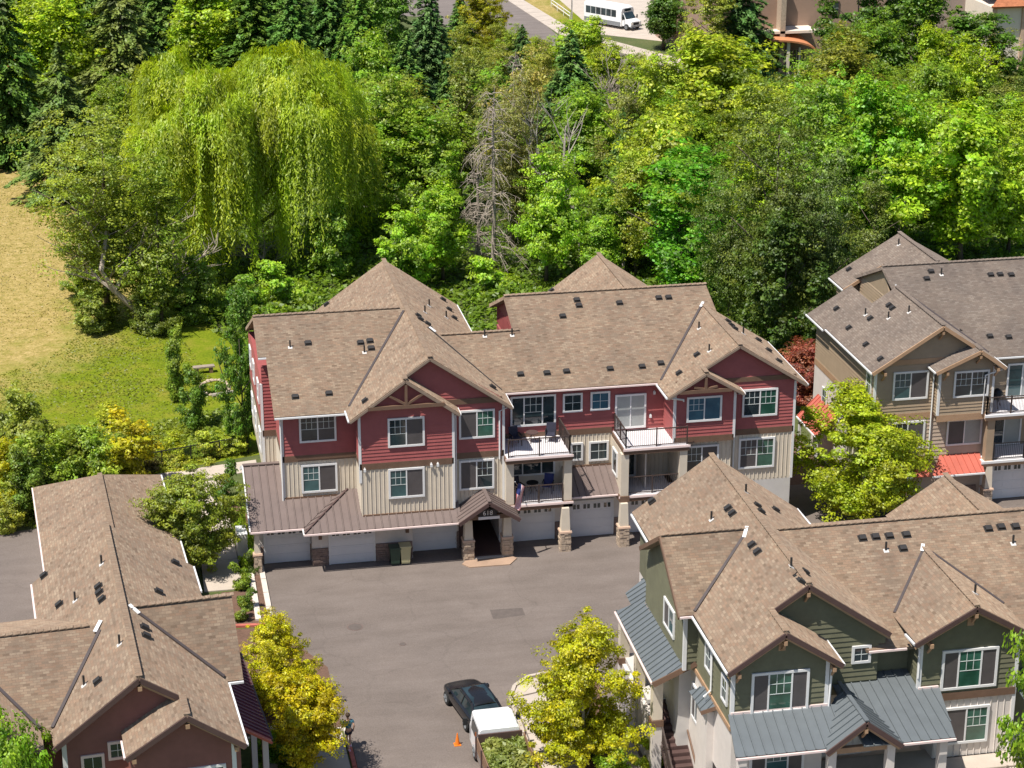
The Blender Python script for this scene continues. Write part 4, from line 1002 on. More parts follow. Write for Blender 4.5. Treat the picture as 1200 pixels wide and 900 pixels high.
# side stair roof, stair and landing
metal_roof(G, [(11.58, -25.8, 5.1), (11.66, -18.6, 5.1), (12.84, -19.3, 5.95), (12.84, -25.3, 5.95), (13.36, -25.56, 6.3), (13.36, -26.4, 6.3)], sm, 0.4)
metal_roof(G, [(12.3, -19.3, 5.5), (12.35, -17.6, 5.5), (13.3, -17.4, 6.1), (13.3, -19.2, 6.1)], sm, 0.4)
gutter(G, (11.53, -25.8, 5.04), (11.6, -18.6, 5.04), 'pinkish_gutter'); MB().bar((11.58, -25.84, 5.0), (13.36, -26.44, 6.2), 0.08, 0.24).build('rake_board', 'brown_trim', G)
metal_roof(G, [(12.85, -29.1, 5.35), (12.8, -27.3, 5.35), (13.38, -27.9, 5.9), (13.38, -29.7, 5.9)], sm, 0.4)
MB().bar((12.83, -29.14, 5.26), (13.38, -29.74, 5.8), 0.07, 0.16).build('rake_board', 'brown_trim', G)
wall(G, 13.1, 13.42, -29.2, -27.6, 0, 5.3, 'pale_board', 'closet_wall')
for y in (-25.3, -22.2, -19.2):
    MB().box(11.75, 12.2, y, y+0.45, 2.9, 4.9).build('porch_post', 'cream_board', G); MB().box(11.7, 12.25, y-0.05, y+0.5, 2.55, 2.88).build('column_cap', 'brown_trim', G); MB().box(11.75, 12.2, y, y+0.45, 0, 2.54).build('porch_post', 'pale_board', G)
MB().box(11.85, 12.1, -24.85, -18.7, 0, 2.6).build('wall', 'pale_board', G)
MB().box(12.0, 13.4, -23.4, -18.8, 2.7, 2.9).build('landing', 'grey_board', G)
n_ = 15
for i in range(n_):
    z = 2.75*(1-(i+1)/n_)+0.1; y = -23.4-0.30*i
    MB().box(12.3, 13.36, y-0.32, y, z-0.03, z+0.03).box(12.3, 13.36, y-0.03, y, z+0.03, z+0.18).build('stair_tread', 'dark_trim', G)  # dark tread colour stands in for the shade of the stair roof
for x in (12.22, 13.4): MB().bar((x, -23.4, 2.6), (x, -27.9, -0.1), 0.07, 0.3).build('stair_stringer', 'dark_trim', G)
sr = MB(); a0, a1 = Vector((12.2, -23.4, 2.75)), Vector((12.2, -27.8, 0.1)); up = Vector((0, 0, 1))
sr.bar(a0+up*0.95, a1+up*0.95, 0.07); sr.bar(a0+up*0.15, a1+up*0.15, 0.05)
for i in range(34): q = a0.lerp(a1, i/33); sr.bar(q+up*0.15, q+up*0.95, 0.025)
for i in range(4): q = a0.lerp(a1, i/3); sr.bar(q, q+up*1.05, 0.09)
sr.build('stair_railing', 'brown_rail', G)
MB().bar((13.33, -23.2, 3.7), (13.33, -27.8, 0.95), 0.06, 0.1).build('handrail', 'brown_trim', G)
railing(G, [(22.3, -33.5, 2.75), (26.4, -33.5, 2.75)], mat='wood_grey')
pillar(G, 27.3, -31.2, 5.2, zb=0.3, seed=9, z0=2.4, half=0.22, board='pale_board')
metal_roof(G, [(26.9, -31.2, 5.3), (28.2, -31.2, 5.3), (28.2, -29.0, 6.0), (26.5, -29.0, 6.0)], sm)

ridge(T, (35.65, 1.05, 11.43), (35.65, 8.6, 11.43), 'shingle_grey'); ridge(T, (35.5, 10.8, 12.07), (50, 10.8, 12.07), 'shingle_grey'); ridge(T, (39.2, 10.9, 12.15), (39.2, 17.5, 12.15), 'shingle_grey'); ridge(T, (37.75, 0.35, 10.04), (37.75, 1.3, 10.04), 'shingle_grey')
ridge(G, (17, -30.2, 11.53), (17, -15.6, 11.53)); ridge(G, (15.4, -32.2, 10.45), (15.4, -30.1, 10.45)); ridge(G, (17.5, -23.4, 10.94), (31.5, -23.4, 10.94)); ridge(G, (24.2, -31.05, 10.23), (24.2, -25, 10.23)); ridge(G, (12.4, -23.4, 11.12), (16.4, -23.4, 11.12)); ridge(G, (27.9, -22.8, 10.73), (27.9, -18.3, 10.73))
valley_cap(G, (16.1, -23.95, 10.85), (16.4, -23.4, 11.12)); valley_cap(G, (24.0, -25.3, 10.1), (24.2, -24.9, 10.25)); valley_cap(G, (17.4, -23.9, 10.85), (17.1, -23.4, 11.05)); valley_cap(T, (35.95, 8.3, 11.2), (35.6, 8.7, 11.42))
# ================================================================== red brown townhouse building (front left), built square and then turned a little
PIV = Vector((-10.7, -32.0, 0)); ANG = math.radians(4.3)
H = thing('townhouse_building', 'brownish red townhouse building in the left foreground seen mostly as tan shingle roof', 'building', PIV)
XF = Matrix.Translation(PIV) @ Matrix.Rotation(-ANG, 4, 'Z') @ Matrix.Translation(-PIV)
_rf = roof_fit
def roof_fit(plane, px, py):
    a, b, c = [Vector(p) for p in plane[:3]]
    n = (b-a).cross(c-a).normalized()
    d = XF.to_3x3() @ ray(px, py); o = XF @ CAM
    return o + d*((a-o).dot(n)/d.dot(n)), n
bs = 'brown_red_siding'
wall(H, -13.7, -7.4, -32.3, -18.6, 0, 8.75, bs); wall(H, -11.3, -7.35, -33.8, -32.3, 0, 8.75, bs)
MB().prism([(-13.9, -32.3, 8.75), (-7.2, -32.3, 8.75), (-10.7, -32.3, 11.05)], (0, 0.1, 0)).build('gable_wall', bs, H)
MB().prism([(-11.4, -33.8, 8.75), (-7.2, -33.8, 8.75), (-9.12, -33.8, 10.05)], (0, 0.1, 0)).build('gable_wall', bs, H)
laps(H, '-y', (-13.7, -32.3, 5.9), 6.4, 5.1, bs, 0.18, gable(-13.8, -10.7, 8.75, -7.3, 11.0, 5.9)); laps(H, '-y', (-11.3, -33.8, 5.9), 3.95, 4.1, bs, 0.18, gable(-11.4, -9.12, 8.75, -7.2, 10.0, 5.9))
window(H, '-y', (-13.1, -32.34, 6.7), 0.9, 1.3, 'single', ('glass_dark',), 'pinkish_gutter'); window(H, '-y', (-12.05, -32.34, 7.65), 0.75, 0.8, 'single', ('glass_dark',), 'pinkish_gutter')
window(H, '-y', (-10.1, -33.84, 5.8), 2.4, 1.9, 'trip', ('screen', 'glass_dark', 'screen'))
MB().box(-13.78, -13.6, -32.36, -32.2, 5.9, 8.6).build('corner_board', 'white_trim', H); MB().box(-7.45, -7.28, -33.86, -33.7, 5.9, 8.6).build('corner_board', 'white_trim', H)
P = [(-6.95, -34.5, 8.8), (-6.95, -17.9, 8.8), (-10.7, -17.9, 11.35), (-10.7, -32.85, 11.35), (-9.12, -32.85, 10.28), (-9.12, -34.35, 10.28)]
r = roof(H, P); vents(r, P, [(205, 660), (185.5, 694), (169, 736), (171, 746)], [])
P = [(-10.7, -32.85, 11.36), (-10.7, -17.9, 11.36), (-14.1, -17.9, 8.8), (-14.1, -32.85, 8.8)]
r = roof(H, P); vents(r, P, [(52, 675), (70, 709), (116, 688), (117, 695), (120, 703), (115, 799)], [(119, 661), (88, 704), (98.5, 803), (140, 755)])
roof(H, [(-9.12, -34.35, 10.29), (-9.12, -32.0, 10.29), (-11.5, -32.0, 8.82), (-11.5, -34.35, 8.82)])
P = [(-10.6, -29.3, 8.78), (-6.3, -29.3, 8.78), (-6.25, -26.3, 11.15), (-10.6, -26.3, 11.15)]
roof(H, P); roof(H, [(-10.6, -26.3, 11.14), (-6.25, -26.3, 11.14), (-6.25, -23.2, 8.8), (-10.6, -23.2, 8.8)])
wall(H, -9.5, -6.75, -28.8, -23.7, 0, 8.7, bs); MB().prism([(-6.78, -28.8, 8.7), (-6.78, -23.7, 8.7), (-6.78, -26.3, 10.85)], (-0.1, 0, 0)).build('gable_wall', bs, H)
roof(H, [(-24, -31.7, 8.75), (-11.5, -31.7, 8.75), (-11.5, -26.5, 10.62), (-24, -26.5, 10.62)]); roof(H, [(-24, -26.5, 10.61), (-11.5, -26.5, 10.61), (-11.5, -21.6, 8.85), (-24, -21.6, 8.85)])
wall(H, -24, -13.7, -31.2, -22.2, 0, 8.6, bs)
roof(H, [(-14.45, -33, 8.78), (-14.45, -27, 8.78), (-18.3, -27, 11.2), (-18.3, -33, 11.2)]); roof(H, [(-18.3, -33, 11.21), (-18.3, -27, 11.21), (-22.2, -27, 8.78), (-22.2, -33, 8.78)])
wall(H, -21.8, -14.9, -32.5, -31.2, 0, 8.6, bs); MB().prism([(-21.9, -32.5, 8.6), (-14.8, -32.5, 8.6), (-18.3, -32.5, 10.9)], (0, 0.1, 0)).build('gable_wall', bs, H)
valley(H, (-7.05, -29.2, 8.95), (-10.35, -26.45, 11.15)); valley(H, (-14.05, -31.5, 8.9), (-11.75, -27.0, 10.6)); valley(H, (-14.5, -31.5, 8.95), (-16.6, -28.2, 10.1))
rake(H, [(-14.1, -32.87, 8.66), (-10.7, -32.87, 11.2), (-9.2, -32.87, 10.2)], dk, 0.07, 0.2); rake(H, [(-11.5, -34.37, 8.68), (-9.12, -34.37, 10.15), (-6.95, -34.5, 8.66)], dk, 0.07, 0.2)
rake(H, [(-10.65, -32.8, 11.0), (-9.0, -32.8, 9.9)], 'tan_trim', 0.06, 0.12); rake(H, [(-9.1, -34.3, 10.0), (-7.0, -34.4, 8.56)], 'tan_trim', 0.06, 0.12)
gutter(H, (-6.9, -34.5, 8.72), (-6.9, -29.4, 8.72)); gutter(H, (-6.95, -29.36, 8.7), (-6.3, -29.36, 8.7)); gutter(H, (-6.9, -20.6, 8.72), (-6.9, -17.9, 8.72)); gutter(H, (-14.15, -21.6, 8.72), (-14.15, -17.9, 8.72), 'pinkish_gutter'); gutter(H, (-11.55, -34.35, 8.75), (-11.55, -33, 8.75), 'pinkish_gutter')
for x, y, z in ((-10.7, -32.8, 10.85), (-9.12, -34.3, 9.8), (-7.3, -34.3, 8.55), (-11.2, -34.3, 8.6)): MB().box(x-0.08, x+0.08, y-0.1, y+0.45, z-0.1, z+0.08).build('eave_bracket', 'tan_trim', H)
metal_roof(H, [(-5.0, -27.2, 4.7), (-5.15, -19.0, 4.7), (-6.9, -19.0, 5.9), (-6.9, -27.2, 5.9)], 'maroon_metal', 0.36); gutter(H, (-4.95, -27.2, 4.64), (-5.1, -19.0, 4.64), dk)
metal_roof(H, [(-5.0, -27.6, 4.68), (-5.0, -27.22, 4.68), (-6.1, -27.22, 5.43), (-6.1, -27.6, 5.43)], 'red_metal', 0.5)  # canopy end in brighter red, imitating sunlight on the maroon metal
for y in (-26.9, -23.2, -19.5): MB().box(-5.35, -5.1, y-0.12, y+0.12, 0, 4.6).build('porch_post', 'grey_board', H)
# low garage wing behind
ge, gr_ = 2.65, 4.5
roof(H, [(-5.95, -18.3, ge), (-5.9, 8.3, ge), (-9.55, 4.7, gr_), (-9.6, -18.3, gr_)]) and None
roof(H, [(-9.55, 4.7, gr_+0.01), (-13.15, 8.3, ge), (-13.2, -18.3, ge), (-9.6, -18.3, gr_+0.01)]); roof(H, [(-5.9, 8.3, ge), (-13.15, 8.3, ge), (-9.55, 4.7, gr_)])
wall(H, -12.8, -6.3, -18.5, 7.9, 0, 2.6, bs)
gutter(H, (-5.88, -18.0, ge-0.06), (-5.85, 8.3, ge-0.06)); gutter(H, (-13.22, -18, ge-0.06), (-13.2, 8.3, ge-0.06), 'pinkish_gutter')
for y in (-16, -13, -10, -7, -4, -1, 2, 5): garage_door(H, '-x', (-12.8, y+2.4, 0.02), 2.4)
ridge(H, (-10.7, -32.85, 11.38), (-10.7, -17.9, 11.38)); ridge(H, (-9.12, -34.35, 10.31), (-9.12, -32.9, 10.31)); ridge(H, (-10.4, -26.3, 11.17), (-6.2, -26.3, 11.17)); ridge(H, (-24, -26.5, 10.64), (-12.2, -26.5, 10.64)); ridge(H, (-9.6, -18, 4.53), (-9.55, 4.7, 4.53))
valley_cap(H, (-10.1, -26.7, 10.95), (-10.45, -26.3, 11.2)); valley_cap(H, (-11.95, -27.0, 10.5), (-11.65, -26.4, 10.68))
H.rotation_euler = (0, 0, ANG)
roof_fit = _rf
# ================================================================== ground, paving, lawn
def sheet(name, pts, z, mat, kind='structure', h=0.0):
    mb = MB()
    if h: mb.slab([(x, y, z+h) for x, y in pts], h+0.02)
    else:
        p = [(x, y, z) for x, y in pts]
        a = sum(p[i][0]*p[(i+1) % len(p)][1]-p[(i+1) % len(p)][0]*p[i][1] for i in range(len(p)))
        mb.poly(p if a > 0 else p[::-1])
    return mb.build(name, mat, None, kind=kind)
def PX(l): return [tuple(gz(x, y).xy) for x, y in l]
# forest floor
m, nt, b, N, L = nodes_of('forest_floor')
c_ = ramp(nt, noise(nt, 0.25, 6, 0.7), [(0.3, (0.035, 0.05, 0.014)), (0.5, (0.07, 0.095, 0.022)), (0.72, (0.14, 0.12, 0.055))])
c_ = mix_rgb(nt, 0.5, c_, ramp(nt, noise(nt, 3.5, 5, 0.7), [(0.3, (0.03, 0.045, 0.01)), (0.7, (0.13, 0.15, 0.04))]))
L(c_, b.inputs['Base Color']); b.inputs['Roughness'].default_value = 1.0
# park lawn: green near the houses, dried to straw further out
m, nt, b, N, L = nodes_of('lawn')
geo = N('ShaderNodeNewGeometry'); sp = N('ShaderNodeSeparateXYZ'); L(geo.outputs['Position'], sp.inputs[0])
def mth(op, a, c):
    n = N('ShaderNodeMath'); n.operation = op
    for i, v in enumerate((a, c)):
        if isinstance(v, bpy.types.NodeSocket): L(v, n.inputs[i])
        else: n.inputs[i].default_value = v
    return n.outputs[0]
lin = mth('SUBTRACT', mth('MULTIPLY', mth('SUBTRACT', sp.outputs['Y'], 37.0), 0.085), mth('MULTIPLY', mth('ADD', sp.outputs['X'], 16.5), 0.17))
nz = mth('MULTIPLY', mth('SUBTRACT', noise(nt, 0.16, 9, 0.72), 0.5), 6.0)
dry = ramp(nt, mth('ADD', mth('MULTIPLY', mth('ADD', lin, nz), 0.5), 0.5), [(0.1, (0, 0, 0)), (0.9, (1, 1, 1))])
gr = ramp(nt, noise(nt, 0.45, 8, 0.75), [(0.3, (0.10, 0.15, 0.008)), (0.5, (0.165, 0.205, 0.012)), (0.64, (0.22, 0.21, 0.03)), (0.78, (0.30, 0.23, 0.07))])
st = ramp(nt, noise(nt, 1.3, 8, 0.8), [(0.36, (0.19, 0.18, 0.035)), (0.46, (0.33, 0.25, 0.09)), (0.64, (0.47, 0.35, 0.165))])
c_ = mix_rgb(nt, dry, gr, st)
c_ = mix_rgb(nt, 1.0, c_, ramp(nt, noise(nt, 6, 4, 0.75), [(0.25, (0.5, 0.54, 0.42)), (0.75, (1.35, 1.32, 1.25))]), 'MULTIPLY')
L(c_, b.inputs['Base Color']); b.inputs['Roughness'].default_value = 1.0; b.inputs['Specular IOR Level'].default_value = 0.1
sheet('ground', [(-1500, -1500), (1500, -1500), (1500, 2500), (-1500, 2500)], 0, 'forest_floor')
sheet('lawn', [(-70, 14), (-60, 100), (-14, 104), (-9.5, 60), (-3, 40), (-2.4, 17.2), (-9, 15.4), (-17, 12.2), (-40, 4)], 0.008, 'lawn')
sheet('parking_lot', [(-3.7, 2), (-3.7, -12), (-1.2, -18), (-1.2, -60), (60, -60), (60, 6), (28, 6), (28, 4), (19, 2.6), (-3.7, 2.4)], 0.012, 'asphalt')
sheet('driveway', [(-40, -40), (-12.5, -40), (-12.5, 8.6), (-17.2, 8.0), (-40, 2)], 0.012, 'asphalt')
sheet('side_lane', [(28, 6), (31.6, 6), (31.6, 20), (28, 16)], 0.010, 'mulch')
sheet('asphalt_patch', PX([(574, 715), (612, 712.5), (615.5, 721), (578, 726)]), 0.017, 'patch')
# concrete
def slabs(name, quads, z=0.06, mat='concrete'):
    """pavement slabs, one object each, with open joints"""
    for q in quads:
        MB().slab([(x, y, z) for x, y in q], z+0.02).build(name, mat, None, kind='structure')
def strip(a0, a1, b0, b1, n, gap=0.012):
    out = []
    for i in range(n):
        f = lambda t: (a0[0]+(a1[0]-a0[0])*t, a0[1]+(a1[1]-a0[1])*t); g = lambda t: (b0[0]+(b1[0]-b0[0])*t, b0[1]+(b1[1]-b0[1])*t)
        t0, t1 = i/n+gap/n, (i+1)/n-gap/n
        out.append((f(t0), f(t1), g(t1), g(t0)))
    return out
slabs('sidewalk_slab', strip((-2.9, 14.5), (-8.2, 13.2), (-2.9, 16.2), (-8.7, 15.1), 3))
slabs('sidewalk_slab', strip((-8.2, 13.2), (-30, 5.6), (-8.7, 15.1), (-30, 7.8), 11))
slabs('sidewalk_slab', strip((-5.2, 13.4), (-5.0, -2.2), (-7.0, 13.2), (-7.1, -2.2), 8))
slabs('sidewalk_slab', strip((7.05, -17.0), (6.9, -31), (8.55, -16.6), (8.9, -31), 8))
slabs('sidewalk_slab', [((6.95, -16.9), (7.45, -15.8), (8.2, -15.15), (8.9, -15.3), (8.6, -16.5))])
slabs('sidewalk_slab', strip((11.0, -19), (10.4, -30), (11.7, -19), (11.6, -30), 7), mat='concrete')
slabs('sidewalk_slab', strip((-5.3, -18.9), (-5.3, -31), (-1.55, -18.6), (-1.5, -31), 6))
MB().slab([(p[0], p[1], 0.075) for p in PX([(607, 808), (618, 797.5), (626, 801), (615, 812.5)])], 0.05).build('ramp_panel', 'olive_bin', None, kind='structure')
def kerb(pts, w, mat, h=0.13):
    for a, c in zip(pts[:-1], pts[1:]):
        L_ = math.dist(a, c); n = max(1, round(L_/1.8))
        for i in range(n):
            p = Vector((*a, 0)).lerp(Vector((*c, 0)), i/n+0.004); q = Vector((*a, 0)).lerp(Vector((*c, 0)), (i+1)/n-0.004)
            MB().bar(p+Vector((0, 0, h/2)), q+Vector((0, 0, h/2)), w, h).build('kerb', mat, None, kind='structure')
kerb([(-3.85, 0.4), (-3.85, -6.5)], 0.28, 'kerb_white'); kerb([(-4.45, 0.4), (-4.5, -6.2)], 0.3, 'kerb_white'); kerb([(-3.8, -6.85), (-6.2, -6.6)], 0.22, 'kerb_red')
kerb([(-1.35, -20.2), (-1.3, -31)], 0.2, 'kerb_red'); kerb([(-1.35, -18.4), (-1.35, -20.2)], 0.2, 'kerb_white'); kerb([(-6.4, -18.5), (-1.4, -18.4)], 0.18, 'kerb_white')
kerb([(6.75, -31), (6.85, -17.0), (7.3, -15.8), (8.15, -15.0), (9.5, -14.7), (11.4, -15.2)], 0.18, 'concrete')
kerb([(8.85, -30), (8.65, -17)], 0.14, 'concrete')
sheet('planting_bed', [(-6.2, -6.6), (-3.95, -6.7), (-4.0, 0.4), (-4.1, 8), (-5.0, 12), (-5.05, -2.4), (-6.2, -2.4)], 0.022, 'mulch')
sheet('planting_bed', [(8.8, -31), (10.4, -31), (11.0, -19), (11.6, -15.6), (9.4, -15), (8.7, -16.8)], 0.022, 'mulch')
sheet('planting_bed', [(-7, -18.5), (-1.5, -18.5), (-1.5, -12), (-3.75, -7.1), (-7, -6.8)], 0.018, 'mulch')
sheet('planting_bed', [(26.9, -16), (40, -16), (40, -1.5), (31.4, 0.5), (28.2, -0.5)], 0.020, 'mulch')
# entry slab with cut corners
MB().slab([(7.5, -1.9, 0.07), (9.75, -1.95, 0.07), (10.3, -1.2, 0.07), (10.1, -0.95, 0.07), (7.4, -1.0, 0.07), (7.15, -1.4, 0.07)], 0.09).build('entry_slab', 'concrete_warm', None, kind='structure')
# far street at the top
sheet('street', PX([(520, -12), (592, -12), (655, 43), (740, 66), (800, 82), (800, 100), (720, 88), (640, 70), (600, 60), (560, 52), (500, 20), (380, 15), (380, -12)]), 0.012, 'asphalt_road')
sheet('far_car_park', PX([(640, -14), (900, -14), (850, 30), (790, 50), (700, 40), (660, 22)]), 0.012, 'concrete')
sheet('verge', PX([(604, -12), (642, -12), (690, 30), (640, 28)]), 0.014, 'lawn')
slabs('far_sidewalk', strip(PX([(585, -6)])[0], PX([(655, 40)])[0], PX([(603, -6)])[0], PX([(672, 36)])[0], 10))
slabs('far_sidewalk', strip(PX([(655, 40)])[0], PX([(800, 84)])[0], PX([(672, 36)])[0], PX([(800, 70)])[0], 14))
def disc(name, px, py, r, mat, label, cat):
    p = gz(px, py); o = thing(name, label, cat, (p.x, p.y, 0.013))
    mb = MB().tube([(0, 0, 0), (0, 0, 0.012)], r, 20); mb.build('lid', mat, o, local=True)
    MB().tube([(0, 0, -0.002), (0, 0, 0.008)], r*1.18, 20).build('ring', 'iron', o, local=True)
    for i in range(5): pass
disc('manhole_cover', 416, 735, 0.36, 'patch', 'round brown manhole cover in the car park left of centre', 'manhole cover')
disc('valve_cover', 472, 755, 0.16, 'patch', 'small round utility cover in the car park below the manhole', 'utility cover')
# ================================================================== vegetation meshes
def leaf_mesh(name, P, Nrm, size, hue, val, rnd, aspect=1.7, mat='leaf', along=None):
    """one quad per leaf spray: P centres, Nrm facing directions (n,3)"""
    n = len(P)
    r = rnd.normal(size=(n, 3)) if along is None else along + 0.25*rnd.normal(size=(n, 3))
    Nn = Nrm/np.maximum(1e-6, np.linalg.norm(Nrm, axis=1, keepdims=True))
    t = r-(r*Nn).sum(1, keepdims=True)*Nn
    t /= np.maximum(1e-6, np.linalg.norm(t, axis=1, keepdims=True))
    s = np.cross(Nn, t)
    sz = (size*rnd.uniform(0.65, 1.35, n))[:, None]
    a, b_ = t*sz*0.5*aspect**0.5, s*sz*0.5/aspect**0.5
    bend = Nn*sz*0.12
    V = np.stack([P-a, P+b_-bend, P+a, P-b_-bend], 1).reshape(-1, 3).astype(np.float32)
    me = bpy.data.meshes.new(name)
    me.vertices.add(4*n); me.vertices.foreach_set('co', V.ravel())
    me.loops.add(4*n); me.loops.foreach_set('vertex_index', np.arange(4*n, dtype=np.int32))
    me.polygons.add(n); me.polygons.foreach_set('loop_start', np.arange(0, 4*n, 4, dtype=np.int32))
    try: me.polygons.foreach_set('loop_total', np.full(n, 4, dtype=np.int32))
    except Exception: pass
    col = np.zeros((n, 4, 4), np.float32); col[:, :, 0] = hue[:, None]; col[:, :, 1] = val[:, None]; col[:, :, 3] = 1
    at = me.attributes.new('hue', 'FLOAT_COLOR', 'POINT'); at.data.foreach_set('color', col.ravel())
    me.materials.append(MATS[mat]); me.update(calc_edges=True); me.validate()
    return me
def lumps(seed, k, amp):
    r = np.random.default_rng(seed); D = r.normal(size=(k, 3)); D /= np.linalg.norm(D, axis=1, keepdims=True); A = r.uniform(-amp, amp, k)
    def f(d): return 1+(A[None]*np.maximum(0, d@D.T-0.35)/0.65).sum(1)
    return f
def broadleaf(name, seed, n_cl, per, leaf, clump, rx=0.5, z0=0.22, z1=1.0, H=10.0, W=9.0, top=0.55, shell=0.5, gap=0.0, amp=0.5, up=0.5):
    """crown in metres for a tree of height H and width W, base at z=0"""
    rnd = np.random.default_rng(seed); f = lumps(seed+5, 26, amp)
    # limb tips on a lumpy envelope, leaf clumps strung along the limbs
    n_l = max(14, n_cl//11); t_ = rnd.normal(size=(n_l, 3)); t_ /= np.linalg.norm(t_, axis=1, keepdims=True)
    reach = rnd.uniform(0.62, 1.12, n_l)*f(t_); cz = (z0+(z1-z0)*(1-top))*H
    tip = np.column_stack([t_[:, 0]*reach*W/2, t_[:, 1]*reach*W/2, cz+np.where(t_[:, 2] > 0, (z1*H-cz), (cz-z0*H))*t_[:, 2]*np.minimum(reach, 1.1)])
    root = np.column_stack([np.zeros(n_l), np.zeros(n_l), np.maximum(z0*H, tip[:, 2]-0.35*H)])
    li = rnd.integers(0, n_l, n_cl); s_ = rnd.uniform(shell, 1.03, n_cl)**0.7
    C_ = root[li]+(tip[li]-root[li])*s_[:, None]+rnd.normal(size=(n_cl, 3))*np.array([0.085*W, 0.085*W, 0.045*H])*rnd.uniform(0.3, 1.3, n_cl)[:, None]
    C_[:, 2] = np.maximum(C_[:, 2], 0.02*H)
    d = np.column_stack([C_[:, 0]/(W/2), C_[:, 1]/(W/2), (C_[:, 2]-cz)/(0.5*H)]); d /= np.maximum(0.15, np.linalg.norm(d, axis=1, keepdims=True))
    C_[:, :2] *= (W/2*0.93)/np.percentile(np.hypot(C_[:, 0], C_[:, 1]), 96); C_[:, 2] *= (H*0.97)/np.max(C_[:, 2])
    if gap:
        keep = rnd.uniform(size=n_cl) > gap*(np.sin(C_[:, 0]*0.9+seed)*np.sin(C_[:, 2]*0.8+1.3*seed) > 0.25)
        C_ = C_[keep]; d = d[keep]; n_cl = len(C_)
    hue_c = rnd.uniform(0, 1, n_cl); val_c = rnd.uniform(0.15, 0.75, n_cl)
    idx = np.repeat(np.arange(n_cl), per); n = len(idx)
    q = rnd.normal(size=(n, 3)); q /= np.linalg.norm(q, axis=1, keepdims=True)
    rr = rnd.uniform(0.2, 1, n)[:, None]**0.5
    P = C_[idx]+q*rr*clump*np.array([1.15, 1.15, 0.6])*rnd.uniform(0.45, 1.25, n_cl)[idx][:, None]
    Nn = q*0.7+d[idx]*0.55+np.array([-0.1, -0.15, up+0.1])+rnd.normal(size=(n, 3))*0.42
    return leaf_mesh(name, P, Nn, leaf, np.clip(hue_c[idx]+rnd.normal(size=n)*0.12, 0, 1), np.clip(val_c[idx]+rnd.normal(size=n)*0.24, 0, 1), rnd)
def conifer(name, seed, H=14.0, W=6.0, levels=26, leaf=0.22, droop=0.25, z0=0.06, ragged=0.25, fill=1.0):
    rnd = np.random.default_rng(seed); P = []; Nn = []; hue = []; val = []; al = []
    for i in range(levels):
        t = i/(levels-1); z = H*(z0+(1-z0)*t**0.92)
        R = W/2*(1-t)**0.82+0.15
        k = max(4, int(15*(1-t)+5))
        for j in range(k):
            if rnd.uniform() < ragged*0.5: continue
            a = 2*math.pi*(j+rnd.uniform(-0.4, 0.4))/k; r1 = R*rnd.uniform(1-ragged, 1.08)
            h0, v0 = rnd.uniform(0, 1), rnd.uniform(0.15, 0.75)
            m_ = int((22+r1*34)*fill)
            s = rnd.uniform(0.08, 1, m_)**0.7
            w = rnd.normal(size=m_)*0.20*r1*(1.15-s)
            x, y = math.cos(a), math.sin(a)
            zz = z-droop*r1*s**1.5+rnd.normal(size=m_)*0.10
            P.append(np.stack([x*r1*s-y*w, y*r1*s+x*w, zz], 1)); Nn.append(np.stack([x*0.35+rnd.normal(size=m_)*0.4, y*0.35+rnd.normal(size=m_)*0.4, 0.9+rnd.normal(size=m_)*0.35], 1))
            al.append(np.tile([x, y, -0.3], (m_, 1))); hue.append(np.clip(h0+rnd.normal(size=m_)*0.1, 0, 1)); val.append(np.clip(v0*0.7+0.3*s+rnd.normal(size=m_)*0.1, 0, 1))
    return leaf_mesh(name, np.concatenate(P), np.concatenate(Nn), leaf, np.concatenate(hue), np.concatenate(val), rnd, 2.2, 'needle', np.concatenate(al))
